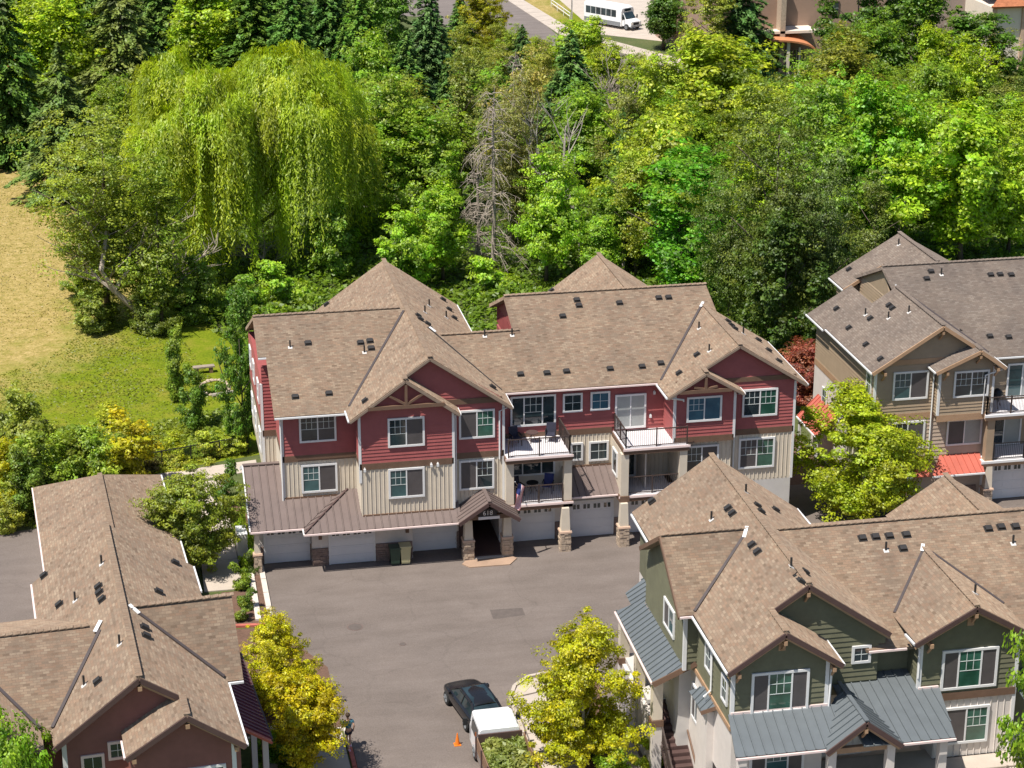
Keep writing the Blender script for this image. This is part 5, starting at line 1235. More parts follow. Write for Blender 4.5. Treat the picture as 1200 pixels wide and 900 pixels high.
def willow(name, seed, H=17.0, W=19.0, n_cl=520):
    """drooping strands gathered in cascades"""
    rnd = np.random.default_rng(seed); P = []; Nn = []; hue = []; val = []; al = []
    lob = [(-5.6, 0.3, 3.7, 0.2), (-3.4, -1.6, 3.0, -1.2), (3.2, 0.0, 4.3, 0.2), (6.6, 0.4, 2.9, -2.6), (0.6, 2.6, 3.8, -1.6), (-7.2, -1.8, 2.6, -3.6), (3.4, -3.2, 3.0, -2.2), (-4.0, -3.4, 2.6, -3.0), (0.2, -2.6, 2.4, -3.4), (6.2, -2.6, 2.4, -4.2)]
    for c in range(n_cl):
        cx, cy, R, dz = lob[rnd.integers(len(lob))]
        a0 = rnd.uniform(0, 2*math.pi); sp = rnd.uniform(0.0, 1.0)**0.8; ph = math.asin(sp)
        h0, v0 = rnd.uniform(0.15, 1), rnd.uniform(0.25, 0.9); rb = rnd.uniform(0.66, 1.17); L0 = rnd.uniform(0.7, 2.2)+(1-sp)*rnd.uniform(2.0, 13.0)*(rnd.uniform() < 0.75)
        for i in range(12):
            a = a0+rnd.normal()*0.20; r = R*math.cos(ph)*(rb+rnd.normal()*0.05); x = cx+r*math.cos(a); y = cy+r*math.sin(a); z = H-R*0.95+dz+R*0.95*sp*(rb*0.6+0.4)*rnd.uniform(0.96, 1.03)
            Ln = max(0.8, min(L0*rnd.uniform(0.75, 1.1), z-rnd.uniform(0.2, 2.2)))
            m_ = max(6, int(Ln*9)); s = np.linspace(0, 1, m_)
            out = 0.65*(1-np.exp(-2.5*s))*(0.35+math.cos(ph))
            px = x+out*math.cos(a)+rnd.normal(size=m_)*0.13+0.1*np.sin(s*6+i); py = y+out*math.sin(a)+rnd.normal(size=m_)*0.13; pz = z-Ln*s**1.25
            P.append(np.stack([px, py, pz], 1)); Nn.append(np.stack([np.full(m_, math.cos(a)), np.full(m_, math.sin(a)), np.full(m_, 0.7)], 1)+rnd.normal(size=(m_, 3))*0.5)
            al.append(np.tile([0.05, 0.05, -1.0], (m_, 1))); hue.append(np.clip(h0+rnd.normal(size=m_)*0.08, 0, 1)); val.append(np.clip(v0+rnd.normal(size=m_)*0.1, 0, 1))
    return leaf_mesh(name, np.concatenate(P), np.concatenate(Nn), 0.17, np.concatenate(hue), np.concatenate(val), rnd, 3.6, 'leaf', np.concatenate(al))
def branches(seed, H, spread=0.55, depth=4, r0=0.16, trunk=0.25, kids=4, k=5, lean=0.0, droop=0.0):
    """bare limbs: a recursive set of tapered tubes"""
    rnd = random.Random(seed); mb = MB()
    def grow(p, d, L, r, lv):
        pts = [p]; rr = [r]; q = p
        for i in range(3):
            d2 = (d+Vector((rnd.gauss(0, 0.14), rnd.gauss(0, 0.14), rnd.gauss(0, 0.1)+0.05-droop*(lv > 0)))).normalized()
            q = q+d2*(L/3); d = d2; pts.append(q); rr.append(r*(1-(i+1)/3*0.6))
        mb.tube(pts, rr, k if lv < 2 else 3, cap=False)
        if lv >= depth: return
        for j in range(kids):
            t = rnd.uniform(0.3, 1.0); b0 = pts[min(3, int(t*3+0.5))]
            a = rnd.uniform(0, 2*math.pi)
            nd = (d+Vector((math.cos(a), math.sin(a), rnd.uniform(-0.1, 0.5)))*spread*rnd.uniform(0.8, 1.6)).normalized()
            grow(b0, nd, L*rnd.uniform(0.5, 0.78), max(0.018, r*0.5), lv+1)
    grow(Vector((0, 0, 0)), Vector((lean, 0, 1)).normalized(), H*0.42, r0, 0)
    return mb
def trunk_mesh(name, H, r, seed, mat='bark', limbs=5, crown0=0.3):
    rnd = random.Random(seed); mb = MB(); p = Vector((0, 0, -0.1)); pts = [p]; rr = [r*1.25]
    for i in range(5):
        p = p+Vector((rnd.gauss(0, 0.05)*H*0.1, rnd.gauss(0, 0.05)*H*0.1, H*0.17)); pts.append(p); rr.append(r*(1-0.16*(i+1)))
    mb.tube(pts, rr, 8)
    for i in range(limbs):
        t = crown0+(0.85-crown0)*i/limbs; q = pts[0].lerp(pts[-1], min(1, t)); a = i*2.4+rnd.uniform(-0.4, 0.4); L_ = H*rnd.uniform(0.18, 0.3)
        e = q+Vector((math.cos(a)*L_, math.sin(a)*L_, L_*0.75)); mb.tube([q, q.lerp(e, 0.5)+Vector((0, 0, -0.1)), e], [r*0.5, r*0.32, r*0.1], 5)
    return mb.mesh(name, mat=mat, smooth=True)
KIND = {}
def kind(name, crown, H, W, trunk):
    co = np.empty(len(crown.vertices)*3, np.float32); crown.vertices.foreach_get('co', co); co = co.reshape(-1, 3)
    W2 = float(np.percentile(np.hypot(co[:, 0], co[:, 1]), 95)*2); H2 = float(np.percentile(co[:, 2], 99.7))
    KIND[name] = (crown, H2, W2, trunk)
kind('round', broadleaf('crown', 1, 760, 44, 0.25, 0.85, H=15, W=9.5, amp=0.85), 11, 9, trunk_mesh('trunk', 12, 0.22, 1))
kind('round2', broadleaf('crown', 2, 760, 44, 0.24, 0.82, H=15, W=9.5, amp=1.0, top=0.6), 12, 9.5, trunk_mesh('trunk', 12, 0.22, 2))
kind('tall', broadleaf('crown', 3, 700, 42, 0.24, 0.8, H=18, W=9, z0=0.12, amp=0.9, top=0.65), 16, 9, trunk_mesh('trunk', 13, 0.24, 3))
kind('airy', broadleaf('crown', 4, 520, 34, 0.19, 0.78, H=16, W=9, z0=0.15, amp=0.9, gap=0.75, shell=0.2), 13, 9, trunk_mesh('trunk', 13.5, 0.17, 4, limbs=9))
kind('poplar', broadleaf('crown', 5, 1250, 42, 0.17, 0.8, H=24, W=11, z0=0.05, amp=0.55, top=0.6, shell=0.3), 18, 10.5, trunk_mesh('trunk', 20, 0.28, 5, limbs=8))
kind('column', broadleaf('crown', 6, 640, 42, 0.22, 0.62, H=14, W=7.5, z0=0.04, amp=0.3, top=0.78), 14, 7.5, trunk_mesh('trunk', 11, 0.2, 6))
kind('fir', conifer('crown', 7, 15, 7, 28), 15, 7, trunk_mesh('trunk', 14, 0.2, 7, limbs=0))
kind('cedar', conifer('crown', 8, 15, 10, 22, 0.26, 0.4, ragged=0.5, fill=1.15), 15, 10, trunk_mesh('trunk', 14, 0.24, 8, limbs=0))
kind('willow', willow('crown', 9), 17, 19, trunk_mesh('trunk', 13, 0.45, 9, limbs=7))
kind('maple', broadleaf('crown', 10, 1000, 66, 0.112, 0.42, H=8.2, W=7.2, z0=0.2, amp=0.75, top=0.55, shell=0.4), 6.4, 6.2, trunk_mesh('trunk', 6.2, 0.13, 10, 'bark_pale'))
kind('maple2', broadleaf('crown', 11, 800, 66, 0.112, 0.42, H=6.6, W=5.4, z0=0.16, amp=0.85, top=0.6, shell=0.35), 6.0, 5.2, trunk_mesh('trunk', 4.6, 0.11, 11, 'bark_pale'))
kind('shrub', broadleaf('crown', 12, 150, 50, 0.13, 0.33, H=2.2, W=2.6, z0=0.0, amp=0.7, top=0.7), 2.2, 2.6, trunk_mesh('trunk', 1.2, 0.05, 12))
kind('thicket', broadleaf('crown', 13, 320, 46, 0.18, 0.5, H=3.2, W=6.0, z0=0.0, amp=0.9, top=0.75), 3.2, 6.0, trunk_mesh('trunk', 1.8, 0.07, 13))
kind('small', broadleaf('crown', 14, 320, 46, 0.14, 0.42, H=5.0, W=3.4, z0=0.1, amp=0.8, top=0.6, gap=0.4), 5.0, 4.0, trunk_mesh('trunk', 4.0, 0.07, 14))
kind('bush', broadleaf('crown', 15, 520, 44, 0.21, 0.62, H=7, W=7, z0=0.0, amp=0.9, top=0.7, shell=0.4), 7, 7, trunk_mesh('trunk', 4, 0.12, 15))
LEAF_GAIN = 2.55
WARM = (1.16, 1.0, 0.5)
RND = random.Random(3)
def plant(name, kd, x, y, h, w, color, label, cat, group=None, z=0.0, rz=None):
    crown, H, W, tr = KIND[kd]
    t = thing(name, label, cat, (x, y, z), RND.uniform(0, 6.28) if rz is None else rz, group)
    t.scale = (w/W, w/W, h/H)
    c = link('crown', crown, t); c.color = (*(min(0.8, v*LEAF_GAIN*k) for v, k in zip(color, WARM)), 1)
    link('trunk', tr, t)
    return t
def ptree(name, kd, px, ytop, ybase, wpx, color, label, cat='tree', group=None, rz=None):
    if kd == 'thicket' and (ybase-ytop)*1.06 > 0.75*wpx: kd = 'bush'
    g = gz(px, ybase); d = ray(px, ytop); t = (g.y-CAM.y)/d.y
    top = CAM+d*t
    depth = (g-CAM).dot(FWD)
    return plant(name, kd, g.x, g.y, top.z*1.0, wpx*depth/F_PX, color, label, cat, group, rz=rz)
def bare(name, px, ytop, ybase, seed, label, mat='bare_branch', group=None, spread=0.6, depth=4, r0=0.2, kids=4, wide=1.0, droop=0.0, cat='dead tree'):
    g = gz(px, ybase); d = ray(px, ytop); top = CAM+d*((g.y-CAM.y)/d.y); h = top.z
    mb = branches(seed, 10, spread, depth, r0, kids=kids, droop=droop)
    zs = max(v[2] for v in mb.v)
    o = thing(name, label, cat, (g.x, g.y, 0), 0, group); s = h/zs; o.scale = (s*wide, s*wide, s)
    link('limbs', mb.mesh('limbs', mat=mat), o)
    return o
def snag(name, px, ytop, ybase, seed, label, reach=2.4, n=70, mat='bare_branch'):
    """standing dead tree: one straight stem with drooping bare side branches and twigs"""
    g = gz(px, ybase); d = ray(px, ytop); h = (CAM+d*((g.y-CAM.y)/d.y)).z; rnd = random.Random(seed); mb = MB()
    o = thing(name, label, 'dead tree', (g.x, g.y, 0))
    mb.tube([(0, 0, 0), (0.1, 0, h*0.4), (0.0, 0.1, h*0.75), (0.15, 0, h)], [0.2, 0.15, 0.09, 0.02], 7)
    for i in range(n):
        z = h*rnd.uniform(0.1, 0.97); a = rnd.uniform(0, 6.28); L_ = reach*rnd.uniform(0.4, 1.1)*(1.15-z/h*0.75)
        c, s = math.cos(a), math.sin(a); up_ = rnd.uniform(-0.5, 0.35)
        p1 = Vector((c*L_*0.5, s*L_*0.5, z+L_*0.5*up_+0.1)); p2 = Vector((c*L_, s*L_, z+L_*(up_-0.35)))
        mb.tube([(0, 0, z), p1, p2], [0.045, 0.03, 0.012], 4, cap=False)
        for k in range(6):
            q = p1.lerp(p2, rnd.uniform(-0.3, 1)); e_ = q+Vector((rnd.gauss(0, 0.35), rnd.gauss(0, 0.35), rnd.uniform(-0.8, 0.3)))
            mb.tube([q, e_], [0.018, 0.008], 3, cap=False)
    link('limbs', mb.mesh('limbs', mat=mat), o)
    return o
# colours (albedo)
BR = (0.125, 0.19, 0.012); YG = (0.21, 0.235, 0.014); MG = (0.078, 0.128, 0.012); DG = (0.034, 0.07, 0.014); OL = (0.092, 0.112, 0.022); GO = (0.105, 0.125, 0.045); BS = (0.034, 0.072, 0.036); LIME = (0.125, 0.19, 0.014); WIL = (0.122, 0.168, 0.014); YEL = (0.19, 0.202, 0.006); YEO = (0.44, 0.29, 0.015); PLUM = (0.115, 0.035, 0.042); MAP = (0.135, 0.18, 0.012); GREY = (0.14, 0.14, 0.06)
# ------------------------------------------------------------------ left side of the wood and the park
ptree('evergreen_tree', 'cedar', 14, -30, 190, 120, DG, 'dark evergreen tree in the top left corner above the dry lawn')
ptree('leafy_tree', 'round2', 78, -25, 150, 130, LIME, 'bright lime green tree at the top left behind the dark cedar')
ptree('cedar_tree', 'cedar', 80, 55, 232, 120, (0.045, 0.075, 0.028), 'dark ragged cedar standing at the far edge of the dry lawn')
ptree('evergreen_tree', 'cedar', 150, -45, 160, 130, (0.055, 0.08, 0.028), 'dark olive evergreen tree behind the willow on its left')
ptree('leafy_tree', 'round', 235, -40, 110, 110, LIME, 'light green tree at the top edge directly behind the willow')
ptree('willow_tree', 'willow', 300, 62, 314, 272, WIL, 'large weeping willow with yellow green hanging strands', rz=0.3)
ptree('leafy_tree', 'poplar', 128, 112, 376, 150, (0.10, 0.138, 0.02), 'open olive green tree at the edge of the lawn left of the willow')
ptree('leafy_tree', 'airy', 190, 185, 388, 130, (0.095, 0.14, 0.022), 'thin leafed tree with bare lower branches in front of the willow')
bare('bare_tree', 165, 205, 385, 5, 'grey leafless branches among the olive trees at the lawn edge', kids=4, spread=0.75, wide=1.5, depth=3)
bare('bare_tree', 205, 230, 345, 6, 'small pale leafless tree under the left side of the willow', kids=4, spread=0.8, wide=1.5, depth=3)
bare('brush_pile', 312, 262, 322, 7, 'pile of bare brown branches below the willow', mat='bare_branch', kids=6, spread=1.1, depth=3, r0=0.14, wide=2.3, cat='brush pile')
ptree('young_tree', 'small', 208, 382, 470, 34, (0.085, 0.135, 0.025), 'slim young tree on the lawn left of the bench')
ptree('young_tree', 'small', 230, 428, 510, 38, (0.06, 0.11, 0.02), 'dark young tree between the stone ring and the tall grass')
ptree('leafy_tree', 'column', 286, 338, 527, 50, (0.05, 0.105, 0.016), 'dark green tree close to the left end of the red building')
ptree('shrub', 'thicket', 20, 458, 560, 85, (0.115, 0.15, 0.035), 'dusty green shrub at the left edge below the lawn', 'shrub')
ptree('shrub', 'thicket', 55, 505, 600, 90, (0.10, 0.145, 0.03), 'dark green shrub left of the golden leaved tree', 'shrub')
ptree('shrub', 'thicket', 100, 500, 585, 80, (0.11, 0.17, 0.025), 'mid green shrub directly left of the golden leaved tree', 'shrub')
ptree('shrub', 'small', 30, 520, 612, 50, (0.07, 0.115, 0.025), 'dark shrub beside the yellow tree at the left edge', 'shrub')
ptree('shrub', 'thicket', 85, 530, 600, 110, (0.09, 0.12, 0.03), 'low olive shrub behind the roof of the garage wing', 'shrub')
ptree('maple_tree', 'small', 150, 484, 572, 78, (0.17, 0.18, 0.010), 'small maple with golden yellow leaves behind the garage wing')
ptree('maple_tree', 'maple', 10, 512, 598, 60, YEL, 'yellow leaved small tree at the left edge above the hedge')
ptree('hedge', 'thicket', 8, 578, 622, 40, (0.13, 0.16, 0.03), 'clipped light green hedge at the left edge by the sidewalk', 'hedge')
ptree('shrub', 'shrub', 170, 520, 552, 40, (0.06, 0.06, 0.03), 'small dark brown green bush behind the golden maple', 'shrub')
for px, yt, yb, w, c, lb in ((140, 480, 515, 70, (0.16, 0.19, 0.035), 'tall grassy weeds at the edge of the green lawn'), (205, 515, 545, 60, (0.15, 0.185, 0.03), 'wild grass clump by the fence above the sidewalk'), (252, 500, 533, 50, (0.15, 0.19, 0.03), 'wild green shrub in front of the stone ring'), (277, 500, 530, 34, (0.15, 0.2, 0.03), 'light green weeds beside the left wall of the red building')):
    ptree('shrub', 'thicket', px, yt, yb, w, c, lb, 'shrub')
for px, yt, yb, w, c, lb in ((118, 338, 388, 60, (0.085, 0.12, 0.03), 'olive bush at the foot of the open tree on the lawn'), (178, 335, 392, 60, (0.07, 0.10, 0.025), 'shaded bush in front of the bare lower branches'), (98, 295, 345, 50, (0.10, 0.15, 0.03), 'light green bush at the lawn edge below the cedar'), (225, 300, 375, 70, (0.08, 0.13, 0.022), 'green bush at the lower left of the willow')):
    ptree('bush', 'thicket', px, yt, yb, w, c, lb, 'bush')
# ------------------------------------------------------------------ top row
for px, yt, yb, w, kd, c, lb in (
    (300, -45, 120, 100, 'fir', DG, 'dark fir tree at the top edge right of the light green tree'),
    (345, -30, 150, 90, 'fir', (0.035, 0.08, 0.022), 'dark fir tree just above the right half of the willow'),
    (385, -50, 120, 90, 'fir', (0.028, 0.065, 0.02), 'tall dark fir at the top edge above the willow'),
    (425, -15, 150, 90, 'fir', (0.045, 0.095, 0.02), 'mid green fir beside the bluish spruce'),
    (455, -30, 140, 80, 'tall', (0.06, 0.12, 0.02), 'green leafy tree among the firs at the top'),
    (478, 40, 190, 90, 'fir', (0.04, 0.085, 0.03), 'lower green fir in front of the bluish spruce'),
    (503, -25, 120, 70, 'fir', BS, 'bluish spruce at the top edge left of the street'),
    (565, -15, 70, 62, 'maple', (0.15, 0.165, 0.012), 'yellow green street tree at the top beside the street'),
    (612, 30, 95, 38, 'fir', BS, 'small bluish spruce beside the far street'),
    (668, 38, 175, 85, 'fir', (0.04, 0.085, 0.035), 'dark bluish fir below the parked bus'),
    (690, 22, 110, 80, 'round', LIME, 'light green tree just below the parked bus'),
    (640, 55, 130, 60, 'airy', (0.14, 0.16, 0.05), 'pale green thin tree below the far street'),
    (540, -8, 70, 46, 'fir', (0.04, 0.085, 0.025), 'dark fir at the top edge left of the yellow street tree'),
    (584, 22, 90, 46, 'airy', (0.11, 0.14, 0.03), 'thin tree just right of the yellow street tree'),
    (606, 30, 92, 42, 'round2', (0.10, 0.15, 0.02), 'small green tree at the street edge beside the small spruce'),
    (632, 44, 105, 42, 'tall', (0.12, 0.16, 0.025), 'slim green tree at the lower edge of the far street'),
    (592, 52, 125, 60, 'airy', (0.12, 0.14, 0.04), 'thin olive tree between the yellow street tree and the small spruce'),
    (715, 48, 125, 60, 'round2', (0.13, 0.18, 0.02), 'fresh green tree beside the far sidewalk below the bus'),
    (545, 20, 95, 50, 'airy', (0.11, 0.14, 0.03), 'thin green tree left of the yellow street tree'),
    (742, 62, 140, 40, 'tall', (0.11, 0.15, 0.03), 'narrow light green tree right of the fir below the bus'),
    (777, -30, 58, 68, 'round', (0.035, 0.075, 0.014), 'dark round tree right of the parked bus'),
    (866, -45, 95, 100, 'cedar', (0.032, 0.07, 0.03), 'large dark evergreen left of the brown school building'),
    (835, -20, 100, 60, 'tall', (0.12, 0.15, 0.03), 'olive green tree left of the large dark evergreen'),
    (820, 38, 215, 150, 'round', (0.14, 0.19, 0.02), 'large yellow green tree in the upper middle of the wood'),
    (770, 60, 230, 90, 'tall', (0.13, 0.18, 0.02), 'yellow green tree left of the largest yellow green one'),
    (880, 92, 245, 100, 'round2', (0.12, 0.17, 0.022), 'light green tree below the large dark evergreen'),
    (1000, -60, 125, 90, 'column', (0.04, 0.085, 0.012), 'dense green tree in front of the brown school wall'),
    (1042, -62, 120, 95, 'column', (0.046, 0.092, 0.012), 'dense green tree at the top edge left of the grey wall'),
    (1068, -18, 150, 95, 'column', (0.046, 0.095, 0.012), 'dense cone shaped green tree in the middle of the school row'),
    (1130, 14, 155, 112, 'column', (0.042, 0.088, 0.012), 'dense cone shaped green tree in front of the cream wall'),
    (1003, 52, 112, 36, 'fir', (0.06, 0.11, 0.06), 'small blue green spruce in front of the school trees'),
    (1175, 90, 210, 90, 'airy', (0.08, 0.10, 0.035), 'grey green thin tree at the right edge below the cream wall'),
    (1196, 65, 110, 20, 'fir', DG, 'small dark conifer at the right edge in front of the cream wall')):
    ptree('fir_tree' if kd == 'fir' else 'leafy_tree' if kd != 'cedar' else 'evergreen_tree', kd, px, yt, yb, w, c, lb)
# ------------------------------------------------------------------ middle of the wood
for px, yt, yb, w, kd, c, lb in (
    (540, 52, 250, 110, 'airy', (0.085, 0.11, 0.035), 'open grey green tree with a dark trunk right of the willow'),
    (455, 85, 260, 90, 'tall', (0.10, 0.16, 0.022), 'green leafy tree touching the right side of the willow'),
    (500, 120, 265, 90, 'round2', (0.09, 0.15, 0.02), 'green round tree in the middle of the wood left of the dead tree'),
    (425, 190, 290, 60, 'tall', (0.075, 0.13, 0.018), 'slim tree at the lower right of the willow'),
    (625, 55, 280, 105, 'airy', GREY, 'feathery grey olive tree behind the dead grey tree'),
    (600, 80, 290, 80, 'poplar', (0.10, 0.115, 0.05), 'greyish poplar next to the dead grey tree'),
    (640, 172, 330, 84, 'round2', (0.115, 0.20, 0.02), 'bright green tree right of the dead grey tree'),
    (590, 298, 342, 80, 'thicket', (0.12, 0.2, 0.02), 'bright green bush below the dead grey tree'),
    (735, 95, 245, 70, 'airy', (0.10, 0.12, 0.05), 'thin grey tree behind the bare white tree'),
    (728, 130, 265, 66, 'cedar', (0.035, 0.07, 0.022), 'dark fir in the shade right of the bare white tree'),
    (745, 165, 325, 90, 'airy', (0.13, 0.17, 0.03), 'twiggy light green tree left of the deep green tree'),
    (785, 130, 320, 110, 'round', (0.15, 0.20, 0.025), 'olive yellow tree above the deep green tree'),
    (795, 172, 352, 135, 'tall', (0.06, 0.155, 0.014), 'deep bright green tree behind the right end of the red roof'),
    (908, 84, 410, 128, 'poplar', (0.060, 0.088, 0.025), 'tallest olive green poplar between the red and the tan building'),
    (855, 190, 385, 90, 'poplar', (0.055, 0.09, 0.022), 'dark poplar left of the tallest poplar'),
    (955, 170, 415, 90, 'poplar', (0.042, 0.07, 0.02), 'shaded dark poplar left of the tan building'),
    (1010, 90, 300, 115, 'round', (0.085, 0.175, 0.016), 'bright green round tree behind the tan roof peak'),
    (960, 88, 270, 90, 'tall', (0.085, 0.16, 0.018), 'mid green tree below the school entrance'),
    (1060, 110, 290, 105, 'round2', (0.105, 0.19, 0.018), 'bright green tree right of the round one behind the tan roof'),
    (1125, 125, 312, 140, 'round', (0.13, 0.21, 0.018), 'largest bright green tree at the right above the tan roof'),
    (1180, 165, 300, 90, 'round2', (0.13, 0.205, 0.02), 'bright green tree at the right edge above the tan roof'),
    (1020, 200, 335, 80, 'airy', (0.07, 0.10, 0.03), 'dark twiggy tree directly behind the tan roof peak'),
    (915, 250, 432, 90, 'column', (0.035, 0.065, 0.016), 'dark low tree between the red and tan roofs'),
    (705, 255, 342, 65, 'round', (0.10, 0.18, 0.02), 'green tree behind the second rear peak of the red building'),
    (520, 215, 330, 85, 'round', (0.115, 0.195, 0.02), 'light green tree behind the first rear roof peak on its right'),
    (470, 250, 340, 75, 'thicket', (0.11, 0.195, 0.02), 'bright bush right of the first rear roof peak'),
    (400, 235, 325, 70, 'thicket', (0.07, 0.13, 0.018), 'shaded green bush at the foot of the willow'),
    (345, 300, 352, 90, 'thicket', (0.11, 0.19, 0.02), 'bright bush left of the first rear roof peak'),
    (285, 315, 360, 70, 'thicket', (0.08, 0.15, 0.018), 'green bush at the left behind the red building')):
    ptree('bush' if kd == 'thicket' else 'fir_tree' if kd == 'fir' else 'leafy_tree', kd, px, yt, yb, w, c, lb, 'bush' if kd == 'thicket' else 'tree')
snag('dead_tree', 578, 100, 322, 31, 'tall dead grey tree with drooping bare twigs in the middle of the wood', 3.2, 110)
snag('dead_tree', 560, 175, 318, 14, 'lower dead grey tree on the left of the tall dead tree', 2.6, 70)
snag('dead_tree', 602, 60, 285, 33, 'thin leafless tree behind the tall dead tree reaching nearly to the road', 2.6, 80)
bare('dead_tree', 684, 100, 305, 12, 'bare whitish tree with forked trunk in the middle of the wood', mat='bark_pale', spread=0.5, depth=4, kids=3, wide=0.9)
bare('dead_tree', 738, 68, 210, 13, 'pale pinkish leafless tree below the parked bus', spread=0.5, depth=4, kids=4, wide=1.1)
bare('dead_tree', 730, 235, 322, 15, 'bare trunk left of the deep green tree', mat='bark_pale', depth=2, kids=3)
bare('dead_tree', 432, 165, 262, 16, 'bare pole like trunk at the right side of the willow', mat='bark_pale', depth=1, kids=2, spread=0.4)
bare('dead_tree', 1060, 225, 300, 17, 'leafless branches left of the largest bright green tree', depth=3, kids=4)
# fillers deep in the wood: nothing tells them apart
fr_ = random.Random(21)
seen = set()
WORD = {'round': 'round leafy', 'round2': 'broad leafy', 'tall': 'tall leafy', 'airy': 'thin leafed', 'poplar': 'small leafed'}
for i in range(64):
    px = fr_.uniform(330, 1190); yb = fr_.uniform(150, 318)
    if 565 < px < 800 and yb < 200: continue
    if px < 430 and yb > 160: continue
    if 500 < px < 735 and yb > 225: continue
    kd = fr_.choice(['round', 'round2', 'tall', 'airy', 'poplar'])
    cw, c = fr_.choice([('bright green', BR), ('dark green', MG), ('olive green', OL), ('fresh green', (0.09, 0.16, 0.02)), ('mid green', (0.07, 0.13, 0.018))])
    zone = 'right of the willow' if px < 540 else 'behind the red roof' if px < 700 else 'behind the right red gable' if px < 840 else 'between the two roofs' if px < 980 else 'behind the tan roof'
    dist = 'far back' if yb < 205 else 'deep in' if yb < 260 else 'low in'
    lab = '%s %s tree %s the wood %s' % (cw, WORD[kd], dist if dist != 'far back' else 'far back in', zone)
    if lab in seen: continue
    seen.add(lab)
    ptree('leafy_tree', kd, px, yb-fr_.uniform(95, 150), yb, fr_.uniform(70, 110), c, lab, 'tree', 'crowded trees inside the wood')
for i, (px, yt, yb, kd, w, c) in enumerate(((40, -60, 95, 'fir', 80, DG), (105, -70, 80, 'cedar', 100, DG), (190, -70, 75, 'fir', 80, (0.04, 0.08, 0.022)), (265, -80, 70, 'fir', 90, DG), (330, -80, 55, 'fir', 90, (0.04, 0.08, 0.022)), (405, -70, 62, 'fir', 90, DG), (445, -80, 60, 'cedar', 90, (0.04, 0.08, 0.02)), (-20, 20, 140, 'cedar', 90, DG), (135, 90, 240, 'tall', 70, (0.09, 0.14, 0.022)), (60, -10, 110, 'round2', 80, LIME), (440, 40, 200, 'round', 80, (0.10, 0.17, 0.02)), (405, 30, 170, 'fir', 70, (0.04, 0.09, 0.02)), (555, 45, 150, 'airy', 60, (0.12, 0.15, 0.04)), (525, 70, 190, 'fir', 55, (0.035, 0.075, 0.025)), (925, 112, 225, 'round2', 80, (0.11, 0.17, 0.02)), (1150, 98, 195, 'tall', 80, (0.07, 0.11, 0.02)), (1090, 70, 200, 'round', 80, (0.09, 0.15, 0.02)), (975, 30, 130, 'column', 50, (0.055, 0.10, 0.015)))):
    lab = ['dark fir in the top left corner behind the cedar', 'dark spreading evergreen at the top edge left of the lime tree', 'dark fir at the top edge between the olive evergreen and the light tree', 'very dark fir at the top edge behind the light tree', 'narrow dark fir at the top edge above the middle of the willow', 'dark fir at the top edge above the right half of the willow', 'dark spreading evergreen at the top edge left of the bluish spruce', 'dark evergreen at the left edge over the dry lawn', 'slim green tree between the ragged cedar and the willow', 'second lime green tree behind the top left corner trees', 'fresh green tree just right of the top of the willow', 'mid green fir between the willow top and the top edge', 'pale thin tree below the yellow street tree', 'dark narrow fir left of the grey feathery tree', 'light green tree below the school entrance pillar', 'dark green tall tree below the cream hall wall', 'green round tree below the cone shaped school trees', 'narrow dense green tree beside the school entrance'][i]
    ptree('fir_tree' if kd == 'fir' else 'evergreen_tree' if kd == 'cedar' else 'leafy_tree', kd, px, yt, yb, w, c, lab)
# ------------------------------------------------------------------ trees and shrubs among the houses
ptree('plum_tree', 'maple2', 945, 400, 482, 82, PLUM, 'dark red leaved plum tree between the red and tan buildings')
ptree('maple_tree', 'maple', 1008, 462, 608, 180, MAP, 'large yellow green maple in front of the tan building')
ptree('maple_tree', 'maple', 323, 724, 836, 94, YEL, 'upper yellow maple beside the left townhouse')
ptree('maple_tree', 'maple2', 362, 790, 902, 96, (0.198, 0.198, 0.006), 'lower yellow maple above the walking person')
ptree('maple_tree', 'maple', 684, 726, 890, 150, (0.165, 0.185, 0.006), 'yellow green maple beside the outside stair of the olive townhouse')
ptree('dogwood_tree', 'maple2', 222, 556, 672, 100, (0.10, 0.135, 0.02), 'green tree between the garage wing and the red building')
ptree('leafy_tree', 'maple2', 28, 838, 1130, 130, (0.10, 0.18, 0.018), 'green tree in the bottom left corner')
ptree('leafy_tree', 'round', 1231, 622, 1010, 105, (0.085, 0.15, 0.016), 'green tree at the right edge in front of the olive townhouse')
